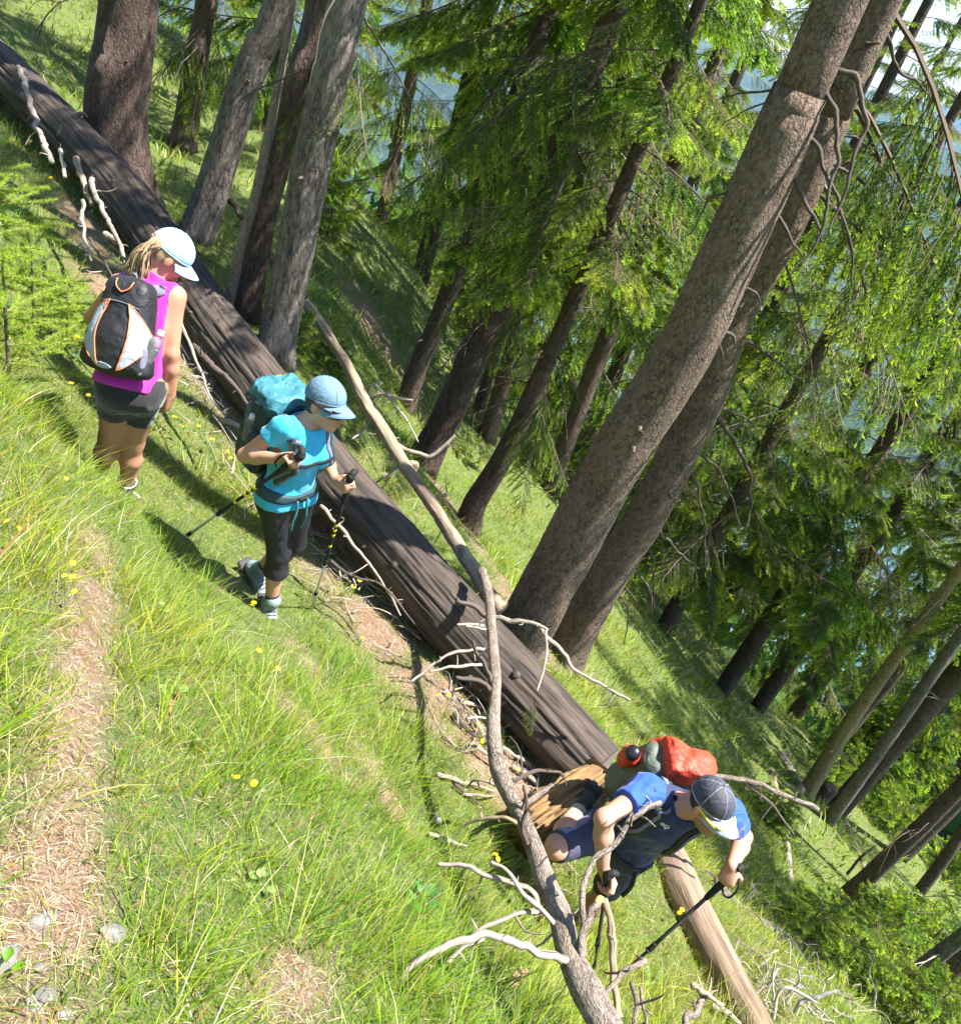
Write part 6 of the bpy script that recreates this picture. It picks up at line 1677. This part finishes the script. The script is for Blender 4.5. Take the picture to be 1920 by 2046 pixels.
# light stubble as its own thin layer
M_STUB = mat_plain('stubble', (.34, .19, .12), .6, .3, 400, .3)
obj('beard', sdf_mesh('beard', bd, M_STUB, .005), pc)
hiking_pole(hR - axR * .06, tipR, 'black hiking pole under the right fist of the stooping man', M_GRIP, M_DARKGREY, M_DARKGREY, M_GRIP)
hiking_pole(hL - axL * .06, tipL, 'long dark hiking pole slanting down left from the outer fist of the stooping man', M_GRIP, M_DARKGREY, M_DARKGREY, M_GRIP)
# chest lettering: a white swoosh, a row of small strokes and a hooked end mark, flat print on the shirt
def flat_print(org, U_, V_, W_, polys, mat, parent):
    o0 = None
    for q in polys:
        q = np.array(q, float)
        p = org + np.outer(q[:, 0], U_) + np.outer(q[:, 1], V_) + W_ * .2
        for _ in range(24): p = p - W_ * np.clip(TC(p) - .0025, -.02, .05)[:, None] * .8
        o = piping('chest_logo' if o0 is None else 'logo_stroke', p, .0028, mat, parent if o0 is None else o0); o0 = o0 or o
lo_ = TC.project(np.array([P(1324, 1649, depth_of(J['neck']) - .05)]), .01)[0]
lw = TC.grad(lo_[None])[0]; lu = perp(P(1340, 1664, 3.3) - P(1310, 1639, 3.3), lw); lv = np.cross(lw, lu)
if lv @ up < 0: lv = -lv
k_ = 1 / 500
flat_print(lo_, lu, lv, lw, [np.array(q) * k_ for q in ([(-22, 6), (-18, 0), (-13, -4), (-8, -5)], [(-12, 0), (-10, -4)], [(-8, 1), (-6, -5)], [(-5, 1), (-2, 0), (-4, -2), (-1, -4), (-4, -5)], [(0, 1), (3, 1), (0, -4), (3, -5)],
     [(11, -6), (6, -5), (5, -1), (10, 3)], [(12, 3), (17, 0), (15, -4), (10, -3)], [(12, -4), (14, -11)])], M_WHITE, shirt_c)
# his pack: red cover on top, olive body
L_ = np.linalg.norm(J['neck'] - J['pelvis']); bc = J['pelvis'] + up * L_ * .58 - fw * .235 + rt * .02; AB = np.stack([rt, -fw, up])
kc = thing('backpack', bc, 'olive backpack with an orange red covered top on the stooping man', 'backpack', 'backpacks worn by the hikers')
K = Solid(); K.box(bc - up * .05, AB, [.14, .10, .22], .07, .03); K.noise = wrinkle(15, .008, None, 2); obj('bag', sdf_mesh('bag', K, M_OLIVE, .0072), kc)
Kr = Solid(); Kr.box(bc + up * .19 - rt * .045, AB, [.13, .088, .07], .055, .04); Kr.ell(bc + up * .11 - fw * .06 + rt * .02, AB, [.10, .05, .10], .05); Kr.ell(bc + up * .225 - rt * .10, AB, [.08, .075, .05], .05)
def crumple(p):
    a = fbm(p * 11 + 3, 2); b = fbm(p * 22 + 9, 2)
    return .022 * (np.abs(a * 2 - 1) * 2 - .45) + .006 * (np.abs(b * 2 - 1) * 2 - .4)
Kr.noise = crumple
obj('rain_cover', sdf_mesh('rain_cover', Kr, M_RED, .0072, 1), kc)
wbp = bc + rt * .175 + up * .05 - fw * .0; wax = nrm(up * .8 + fw * .3 + rt * .35)
pkt = Solid(); pkt.cone(wbp - wax * .14, wbp + wax * .01, .05, .048, .02); pkt.noise = wrinkle(25, .006); obj('side_pocket', sdf_mesh('side_pocket', pkt, M_RED, .006), kc)
ob_ = thing('water_bottle', wbp, 'black and orange bottle in the side pocket of the red topped backpack', 'bottle')
tube_obj('bottle_body', M_BOTTLEOR, ob_, [wbp - wax * .1, wbp + wax * .03], [.038, .038], seg=18, rings=8); tube_obj('bottle_cap', M_BOTTLEDARK, ob_, [wbp + wax * .028, wbp + wax * .075, wbp + wax * .09], [.037, .036, .022], seg=18, rings=12)
for s in (1, -1):
    path = [bc + up * .16 + rt * s * .07 + fw * .10, J['neck'] + rt * s * .095 - fw * .06 - up * .02, J['neck'] + rt * s * .10 + fw * .03 - up * .02, J['neck'] + rt * s * .11 + fw * .12 - up * .10, J['neck'] + rt * s * .135 + fw * .13 - up * .21, J['neck'] + rt * s * .17 + fw * .05 - up * .32]
    ribbon('shoulder_strap', TC, path, .068, M_PACKBLACK, kc, .016, .014); ribbon('strap_webbing', TC, path, .02, M_STRAPGREY, kc, .022, .004)
hipz = J['pelvis'] + up * .06
ribbon('hip_belt', TC, [hipz - rt * .17 - fw * .04, hipz - rt * .14 + fw * .08, hipz + fw * .14, hipz + rt * .14 + fw * .08, hipz + rt * .17 - fw * .04], .035, M_PACKBLACK, kc, .014, .008, 50)
q0 = J['pelvis'] + fw * .14 - rt * .10 + up * .05
piping('loose_strap', [q0, q0 + fw * .05 - up * .06 - rt * .02, q0 + fw * .07 - up * .14 - rt * .03], .012, M_PACKBLACK, kc)

# ------------------------------------------------------------------ saplings, flowers, stones
GS = 'young spruces on the slope'
def young(px, py, h, k, label, wide=1.0, sink=.03):
    b = ground_at(px, py); t = thing('young_spruce', b, label, 'sapling', GS)
    tube_obj('trunk', M_GREYBARK, t, [b - [0, 0, .1], b + [0, 0, h * .5], b + [0, 0, h * .93]], [.012 * h + .006, .008 * h + .004, .003], seg=7, rings=10)
    s = h / (1.5, 1.2)[k]
    place('crown', SMALL[k], t, b - [0, 0, sink], rz=rng.uniform(0, 6.28), sc=(s * wide, s * wide, s))
young(655, 470, 1.15, 0, 'dark young spruce in the shade right of the root-flared trunk')
young(592, 708, .42, 1, 'little bright spruce just above the teal backpack', 1.1)
young(655, 742, .40, 1, 'little bright spruce left of the peeled pale pole', 1.1)
young(1716, 1590, 1.7, 1, 'bushy young spruce right of the long thin grey trunk', 1.3)
young(1760, 1655, 1.3, 1, 'bushy young spruce just above the dark rough leaning trunk', 1.3)
young(1850, 1560, 2.6, 0, 'tall young spruce near the right edge', 1.2)
young(1890, 1760, 1.5, 1, 'bushy young spruce at the right edge between two thin trunks', 1.2)
young(1815, 1915, 1.25, 1, 'bushy young spruce in front of the slender grey trunk', 1.3)
young(1745, 1900, 1.0, 1, 'small young spruce left of the thin dark trunk', 1.3)
young(1665, 1935, .8, 1, 'small young spruce beside the long thin dead trunk', 1.4)
young(1895, 2020, 1.0, 1, 'bright young spruce in the lower right corner', 1.3)
young(1800, 2060, .8, 1, 'bright young spruce cut by the lower edge', 1.3)
young(1590, 1870, .55, 1, 'low spruce bush above the long thin dead trunk', 1.5)
young(1530, 1640, .6, 1, 'low spruce bush between the grey cap and the slim pale trunk', 1.4)
young(1640, 1560, 1.1, 1, 'young spruce behind the yellowish trunk', 1.3)
young(1800, 1480, 3.0, 0, 'tall feathery young spruce crossing the long thin grey trunk', 1.2)
young(1900, 1420, 3.2, 0, 'tall feathery young spruce under the lake view', 1.2)
young(1735, 1500, 2.2, 1, 'broad young spruce downhill of the yellowish trunk', 1.3)

# larch saplings at the left edge: soft needle tufts on drooping shoots
def larch(base, h, dirs, label, seed):
    r_ = np.random.default_rng(seed); base = np.asarray(base)
    t = thing('larch_sapling', base, label, 'sapling', 'larch saplings at the left edge')
    tops = base + np.array([0, 0, h])
    tube_obj('trunk', M_GREYBARK, t, [base - [0, 0, .1], base + [0, 0, h * .6], tops], [.012, .008, .003], seg=7, rings=10)
    for k in range(dirs):
        a = r_.uniform(0, 2 * math.pi); f = r_.uniform(.08, 1); L_ = (1.1 - f) * .55 * h + .12
        p0 = base + np.array([0, 0, h * f]); d = np.array([math.cos(a), math.sin(a), .25])
        ax = catmull([p0, p0 + d * L_ * .5, p0 + d * L_ + [0, 0, -.06 * L_]], 24)
        n = int(700 * L_ / .5) ; i = r_.integers(0, 24, n); b = ax[i] + r_.normal(0, .002, (n, 3))
        nd = r_.normal(0, 1, (n, 3)) + nrm(d) * .9; nd /= np.linalg.norm(nd, axis=1)[:, None]
        ln = r_.uniform(.016, .036, n)[:, None]; sd = np.cross(nd, r_.normal(0, 1, (n, 3))); sd /= np.linalg.norm(sd, axis=1)[:, None]
        V = np.stack([b - sd * .0017, b + sd * .0017, b + nd * ln], 1).reshape(-1, 3); T = np.arange(3 * n).reshape(-1, 3)
        c = np.array([.24, .38, .05]) + r_.random((n, 1)) * np.array([.18, .14, .03]); c = np.repeat(np.concatenate([c, np.ones((n, 1))], 1), 3, 0)
        Vw, Tw = strips(ax[:-1], ax[1:], np.linspace(.004, .002, 23), np.linspace(.004, .0018, 23)); cw = np.tile([.25, .2, .08, 1], (len(Vw), 1))
        obj('branch', mesh_np('branch', np.vstack([V, Vw]), np.vstack([T, Tw + len(V)]), [M_NEEDLE, M_NWOOD], smooth=False, attrs={'col': ('POINT', 'FLOAT_COLOR', np.vstack([c, cw]))},
            matidx=np.concatenate([np.zeros(len(T), int), np.ones(len(Tw), int)])), t)
larch(ground_at(20, 780), .75, 34, 'pale green larch sapling left of the magenta walker', 1)
larch(ground_at(70, 690), .62, 30, 'pale green larch sapling below the yellow flowers', 2)
larch(ground_at(-10, 520), .75, 28, 'pale green larch sapling cut by the left edge beside the upper log', 3)
larch(ground_at(135, 690), .38, 18, 'tiny larch sapling touching the magenta walker', 4)
larch(ground_at(-15, 640), .8, 28, 'larch sapling half outside the left edge', 5)

M_PETAL = mat_plain('yellow_petal', (.85, .58, .01), .5); M_STEM = mat_plain('green_stem', (.08, .18, .03), .6)
def flower_mesh():
    V, T = [(0, 0, .004)], []
    for k in range(11):
        a = 2 * math.pi * k / 11; d = np.array([math.cos(a), math.sin(a), 0]); s_ = np.array([-d[1], d[0], 0]); o = len(V)
        V += [tuple(d * .009 + s_ * .0035 + [0, 0, .004]), tuple(d * .009 - s_ * .0035 + [0, 0, .004]), tuple(d * .017 + s_ * .003 + [0, 0, .001]), tuple(d * .017 - s_ * .003 + [0, 0, .001])]
        T += [(0, o + 1, o), (o, o + 1, o + 3), (o, o + 3, o + 2)]
    return mesh_np('flower_head', np.array(V), np.array(T), M_PETAL, smooth=False)
FM = flower_mesh()
fl = [(62, 210, 4), (120, 293, 2), (90, 322, 4), (60, 305, 3), (105, 386, 2), (95, 342, 2), (98, 318, 1), (156, 705, 1), (168, 716, 2), (149, 818, 1), (178, 812, 2), (350, 872, 3), (418, 893, 1), (462, 935, 3), (345, 738, 1),
      (880, 1417, 3), (948, 1470, 2), (946, 1482, 1), (702, 1188, 3), (490, 1242, 2), (505, 1236, 3), (160, 1200, 4), (145, 1225, 3), (95, 1130, 2), (50, 1114, 3), (492, 1586, 3), (964, 1725, 3), (1345, 1832, 4), (515, 1362, 2), (545, 1368, 2),
      (165, 1010, 1), (720, 1300, 1), (1432, 1936, 3), (1018, 1560, 2), (400, 880, 2), (330, 905, 1)]
FG = 'small yellow flowers in the grass'
used_f = 0
def near_what(x, y):
    if x < 130 and y < 420: return 'beside the upper log'
    if y < 760: return 'beside the walker in magenta'
    if y < 1000: return 'in the shaded grass between the two women' if x > 250 else 'left of the walker in magenta'
    if y < 1260 and x < 250: return 'on the grass bank below the walker in magenta'
    if y < 1400 and x < 800: return 'around the feet of the walker in turquoise'
    if x < 600: return 'alone in the sunny grass in the lower left'
    if x < 1100: return 'left of the fallen dead tree'
    return 'by the cracked brown log'
cl = {}
for x, y, n_ in fl: cl.setdefault(near_what(x, y), []).append((x, y))
for x, y, n_ in fl:
    grp_ = sorted(cl[near_what(x, y)])
    which = '' if len(grp_) == 1 else f', {ORD[grp_.index((x, y))]} clump from left'
    g = ground_at(x, y + 10)
    if g is None: continue
    for q in range(min(2, max(1, n_ - 1))):
        bse = g + np.array([rng.normal(0, .02), rng.normal(0, .02), 0]); bse[2] = gz(bse[0], bse[1]); h = rng.uniform(.10, .19); sz_ = .42 + .11 * min(5, max(0, depth_of(g) - 1.5))
        t = thing('yellow_flower', bse, 'small yellow flower ' + near_what(x, y) + which, 'flower', FG)
        lean = np.array([rng.normal(0, .02), rng.normal(0, .02), h])
        tube_obj('stem', M_STEM, t, [bse, bse + lean * .5, bse + lean], .0014, seg=4, rings=4, cap=False)
        s = rng.uniform(.75, 1.2) * min(1.0, sz_)
        place('flower_head', FM, t, bse + lean, rz=rng.uniform(0, 6), sc=(s, s, s), tilt=rng.normal(0, .35), ry=rng.normal(0, .35))

def mat_rock():
    mt, nt, N, L, b = new_mat('pale_rock'); v = coords(nt); n1 = noise(nt, v, 22, 6, .65); n2 = noise(nt, v, 140, 4)
    c = ramp(nt, n1, [(.3, (.09, .085, .08)), (.5, (.17, .16, .15)), (.7, (.28, .265, .25))]).outputs[0]
    c = mixc(nt, ramp(nt, n2, [(.35, (.6, .6, .6)), (.5, (0, 0, 0))]).outputs[0], c, (.14, .12, .11))
    L.new(c, b.inputs['Base Color']); b.inputs['Roughness'].default_value = .9; L.new(bump(nt, mixc(nt, .5, n1, n2), .8, .012), b.inputs['Normal']); return mt
M_ROCK = mat_rock()
def stone(px, py, sx, sy, sz, rz, label, seed):
    b = ground_at(px, py); bm = bmesh.new(); bmesh.ops.create_icosphere(bm, subdivisions=3, radius=1)
    V = np.array([v.co[:] for v in bm.verts]); F = np.array([[v.index for v in f.verts] for f in bm.faces]); bm.free()
    n = fbm(V * 1.3 + seed * 5.1, 3); V = V * (.72 + .5 * n)[:, None]
    for k in range(5):                                        # broken facets
        d = nrm(np.random.default_rng(seed * 10 + k).normal(0, 1, 3)); t = V @ d; V = V - np.outer(np.maximum(t - .72, 0) * .9, d)
    V = (V * [sx * .5, sy * .5, sz * .5]) @ rotz(rz).T
    gx, gy = slope_dir(b[:1], b[1:2]); V[:, 2] += V[:, 0] * gx[0] * .7 + V[:, 1] * gy[0] * .7
    o = obj('stone', mesh_np('stone', V + b + [0, 0, sz * .25], F, M_ROCK)); o['label'] = label; o['category'] = 'stone'; o['group'] = 'stones beside the path'
stone(85, 1842, .035, .075, .022, -.35, 'long flat grey stone lying on the bare path', 1)
stone(228, 1868, .06, .05, .035, .2, 'grey stone half hidden by grass right of the path', 2)
stone(5, 1925, .05, .09, .03, -.1, 'pale flat stone cut by the left edge', 3)
stone(92, 1990, .045, .035, .022, .5, 'pale angular stone near the lower left corner', 4)
stone(60, 1998, .02, .022, .015, 0, 'small white stone left of the pale angular one', 5)
stone(78, 1935, .022, .024, .016, .3, 'small pale stone in the middle of the path', 6)
stone(72, 2015, .024, .02, .014, .8, 'small stone under the pale angular one', 7)
stone(132, 2030, .03, .025, .016, .4, 'pale stone at the lower edge right of the path', 8)
stone(772, 700, .09, .07, .07, .3, 'blue grey stone in the grass right of the small dark spruce', 9)
stone(875, 1640, .05, .05, .03, .3, 'pale stone left of the fallen dead tree', 10)
stone(1148, 1435, .10, .09, .05, .3, 'grey stone in the shade under the second leaning trunk', 11)
stone(140, 1412, .018, .02, .012, .3, 'tiny white stone on the upper path', 12)
stone(905, 1300, .10, .06, .05, .5, 'grey stone in the shadow under the big log', 13)
# loose flake of bark
b_ = ground_at(1026, 1968); a_ = ray(1026, 1968)
u_, v_ = np.meshgrid(np.linspace(-1, 1, 14), np.linspace(-1, 1, 18), indexing='ij')
e1 = nrm(P(1045, 1940, depth_of(b_)) - P(1010, 1995, depth_of(b_))); e2 = perp(np.array([1, .3, -.4]), e1); e3 = np.cross(e1, e2); e3 = e3 if e3[2] > 0 else -e3
edge = 1 + .12 * np.sin(u_ * 7) * np.abs(v_) + .1 * np.sin(v_ * 5 + 1)
top = b_ + [0, 0, .05] + e2 * (u_ * .026 * edge)[..., None] + e1 * (v_ * .045 * edge)[..., None] + e3 * (.012 * (1 - u_ ** 2) + .003 * np.sin(v_ * 9))[..., None]
M_FLAKE = mat_plain('bark_flake', (.34, .20, .14), .8, .8, 60, .5)
o = grid_solid('bark_flake', top, top - e3 * .006, M_FLAKE, None); o['label'] = 'reddish brown flake of bark lying in the grass at the bottom'; o['category'] = 'bark'
# broad-leaved plants
M_LEAF2 = mat_leaf('broad_leaf', trans=.35)
def leafy(px, py, n, size, col, label, seed):
    r_ = np.random.default_rng(seed); b = ground_at(px, py); t = thing('leafy_plant', b, label, 'plant', 'broad-leaved plants in the grass')
    for k in range(n):
        a = r_.uniform(0, 6.28); L_ = .62 * size * r_.uniform(.6, 1.2); d = np.array([math.cos(a), math.sin(a), r_.uniform(.3, .9)]); d = nrm(d); s_ = nrm(np.cross(d, [0, 0, 1]))
        ss = np.linspace(0, 1, 8); w = L_ * .32 * np.sin(ss * math.pi) ** .8; c = b + [0, 0, .02] + np.outer(ss * L_ + .02, d) + np.outer(-ss ** 2 * L_ * .4, [0, 0, 1])
        top = np.stack([c - np.outer(w, s_) + [0, 0, .006], c, c + np.outer(w, s_) + [0, 0, .006]], 1)
        V = top.reshape(-1, 3); i = (np.arange(7)[:, None] * 3 + np.arange(2)[None]).ravel(); Q = np.stack([i, i + 3, i + 4, i + 1], 1)
        cc = np.tile([*(np.array(col) * .7 * r_.uniform(.8, 1.2)), 1], (len(V), 1))
        obj('leaf', mesh_np('leaf', V, Q, M_LEAF2, attrs={'col': ('POINT', 'FLOAT_COLOR', cc)}), t)
leafy(838, 1808, 9, .09, (.10, .25, .04), 'dark leafy plant in the grass left of the arched bleached branch', 1)
leafy(520, 1780, 6, .06, (.34, .46, .14), 'pale leafy plant in the sunny grass at the bottom', 2)
leafy(5, 1960, 5, .05, (.16, .38, .03), 'green leafy plant at the lower left corner beside the pale stone', 3)
leafy(158, 720, 7, .06, (.16, .30, .16), 'bluish leafy plant left of the black shorts', 4)
leafy(1300, 1960, 9, .10, (.16, .30, .06), 'leafy fern-like plant right of the fallen dead tree', 5)
leafy(345, 1390, 6, .07, (.28, .42, .10), 'pale leafy plant right of the upper path', 6)
leafy(320, 1230, 5, .05, (.30, .45, .12), 'pale small plant left of the turquoise walker', 7)
# green sprig hanging on the big log
for k, (px, py, az) in enumerate([(1010, 1400, -150), (1020, 1445, -160), (1060, 1395, -60)]):
    q = P(px, py, main_depth(1400) + .05); o = bpy.data.objects.new('branch', LIMB[0]); C.objects.link(o); o.parent = tm
    o.location = Vector(q) - Vector(tm.location); o.rotation_euler = (0, .6, math.radians(az)); o.scale = (.11,) * 3

# ------------------------------------------------------------------ valley, lake, far mountains
DH = np.array([.587, .809]); DP = np.array([.809, -.587])
def valley_z(x, y):
    s = x * DH[0] + y * DH[1]; w = x * DP[0] + y * DP[1]
    p = np.stack([x * .0035, y * .0035, x * 0], -1); p2 = np.stack([x * .018, y * .018, x * 0 + 4], -1)
    near = -.766 * s - 1.0 - np.clip(s - 60, 0, 300) * .06
    n = fbm(p, 4)
    far = -440 + np.clip((s - 985 - 120 * (n - .5) + .05 * np.abs(w)), 0, 5000) * (.30 + .25 * n) 
    far = np.minimum(far, -95 + 260 * (fbm(p * .6 + 7, 3) - .5) + .02 * w)
    z = np.maximum(near, far) + (fbm(p2, 3) - .5) * 14 * np.clip((np.hypot(x, y) - 120) / 200, 0, 1)
    return np.where((s > 500) & (s < 990), np.minimum(z, np.where(near < -430, far, z)), z)
rr_ = np.geomspace(95, 5200, 90); aa = np.radians(np.linspace(-75, 140, 120))
RRg, AAg = np.meshgrid(rr_, aa, indexing='ij'); VX, VY = RRg * np.sin(AAg), RRg * np.cos(AAg); VZ = valley_z(VX, VY)
VZ[0] -= 6
n0, n1_ = VX.shape; ii = (np.arange(n0 - 1)[:, None] * n1_ + np.arange(n1_ - 1)[None]).ravel()
mt, nt, N, L, b = new_mat('far_forest'); v = coords(nt); n1n = noise(nt, v, .02, 5, .7); n2n = noise(nt, v, .12, 4, .7)
c = ramp(nt, n1n, [(.35, (.018, .045, .012)), (.55, (.035, .075, .018)), (.72, (.10, .15, .04))]).outputs[0]
c = mixc(nt, ramp(nt, n2n, [(.35, (.8, .8, .8)), (.55, (0, 0, 0))]).outputs[0], c, (.012, .028, .012))
L.new(c, b.inputs['Base Color']); b.inputs['Roughness'].default_value = 1.0; L.new(bump(nt, n2n, 1.0, 6.0), b.inputs['Normal'])
obj('mountains', mesh_np('mountains', np.stack([VX, VY, VZ], -1).reshape(-1, 3), np.stack([ii, ii + n1_, ii + n1_ + 1, ii + 1], 1), mt), kind='structure', label='forested mountains across the valley')
mt, nt, N, L, b = new_mat('lake_water'); b.inputs['Base Color'].default_value = (.09, .17, .18, 1); b.inputs['Roughness'].default_value = .12
L.new(bump(nt, noise(nt, coords(nt), .3, 3), .2, .5), b.inputs['Normal'])
lk = np.array([[300, 0, -432], [1400, 0, -432], [1400, 1700, -432], [-400, 1700, -432], [-400, 300, -432]], float)
lk = np.array([[-900, 200, -432], [1500, -600, -432], [2200, 900, -432], [600, 1900, -432], [-900, 1700, -432]], float)
obj('lake', mesh_np('lake', lk, np.array([[0, 1, 2, 3, 4]]), mt, smooth=False), kind='structure', label='pale turquoise lake far below')

# woods on the slope below: one mass of rough little spruces
def wood(n, seed):
    r_ = np.random.default_rng(seed); Vs, Ts, Cs, o = [], [], [], 0
    k = 0
    while k < n:
        d = r_.uniform(38, 150); a = math.radians(r_.uniform(-25, 60)); x, y = d * math.sin(a), d * math.cos(a)
        z = gz(x, y) if d < 95 else float(valley_z(np.array([x]), np.array([y]))[0]); H = r_.uniform(11, 19); m_ = 24
        th = r_.uniform(0, 6.28, m_ * 4); hh = r_.random(m_ * 4) ** 1.4; rad = (1 - hh) * H * .15 * r_.uniform(.6, 1.2, m_ * 4) + .15
        c = np.stack([np.cos(th) * rad * .45, np.sin(th) * rad * .45, hh * H * .93 + H * .08], 1); out = np.stack([np.cos(th), np.sin(th), np.full(m_ * 4, -.45)], 1) * rad[:, None]
        sd = np.stack([-np.sin(th), np.cos(th), th * 0], 1) * (rad * .42 + .15)[:, None]
        V = np.stack([c + [0, 0, .5], c + out * .7 + sd, c + out * 1.1 + [0, 0, -.2], c + out * .7 - sd], 1).reshape(-1, 3) + [x, y, z]
        T = ((np.arange(m_ * 4) * 4)[:, None, None] + np.array([[0, 1, 2], [0, 2, 3]])[None]).reshape(-1, 3)
        col = np.array([.05, .11, .02]) * r_.uniform(.7, 1.6, (m_ * 4, 1)); col = np.repeat(np.concatenate([col, np.ones((m_ * 4, 1))], 1), 4, 0)
        Vs.append(V); Ts.append(T + o); Cs.append(col); o += len(V); k += 1
    return np.vstack(Vs), np.vstack(Ts), np.vstack(Cs)
V, T, Cc = wood(330, 5)
obj('forest', mesh_np('forest', V, T, M_NEEDLE, smooth=False, attrs={'col': ('POINT', 'FLOAT_COLOR', Cc)}), kind='stuff', label='far spruce wood on the slope below', category='forest')
# ------------------------------------------------------------------ air between here and the far mountains
lo_b, hi_b = np.array([-5600, -1700, -620.]), np.array([5600, 5600, 150.])
Vb = np.array([[(lo_b, hi_b)[i][0], (lo_b, hi_b)[j][1], (lo_b, hi_b)[k][2]] for i in (0, 1) for j in (0, 1) for k in (0, 1)])
Qb = np.array([[0, 1, 3, 2], [4, 6, 7, 5], [0, 4, 5, 1], [2, 3, 7, 6], [0, 2, 6, 4], [1, 5, 7, 3]])
mt = bpy.data.materials.new('haze'); mt.use_nodes = True; nt = mt.node_tree; nt.nodes.remove(nt.nodes['Principled BSDF'])
pv = nt.nodes.new('ShaderNodeVolumePrincipled'); pv.inputs['Color'].default_value = (.34, .58, 1.0, 1); pv.inputs['Density'].default_value = .00014; pv.inputs['Anisotropy'].default_value = .2
nt.links.new(pv.outputs[0], nt.nodes['Material Output'].inputs['Volume'])
obj('haze', mesh_np('haze', Vb, Qb, mt, smooth=False), kind='stuff')
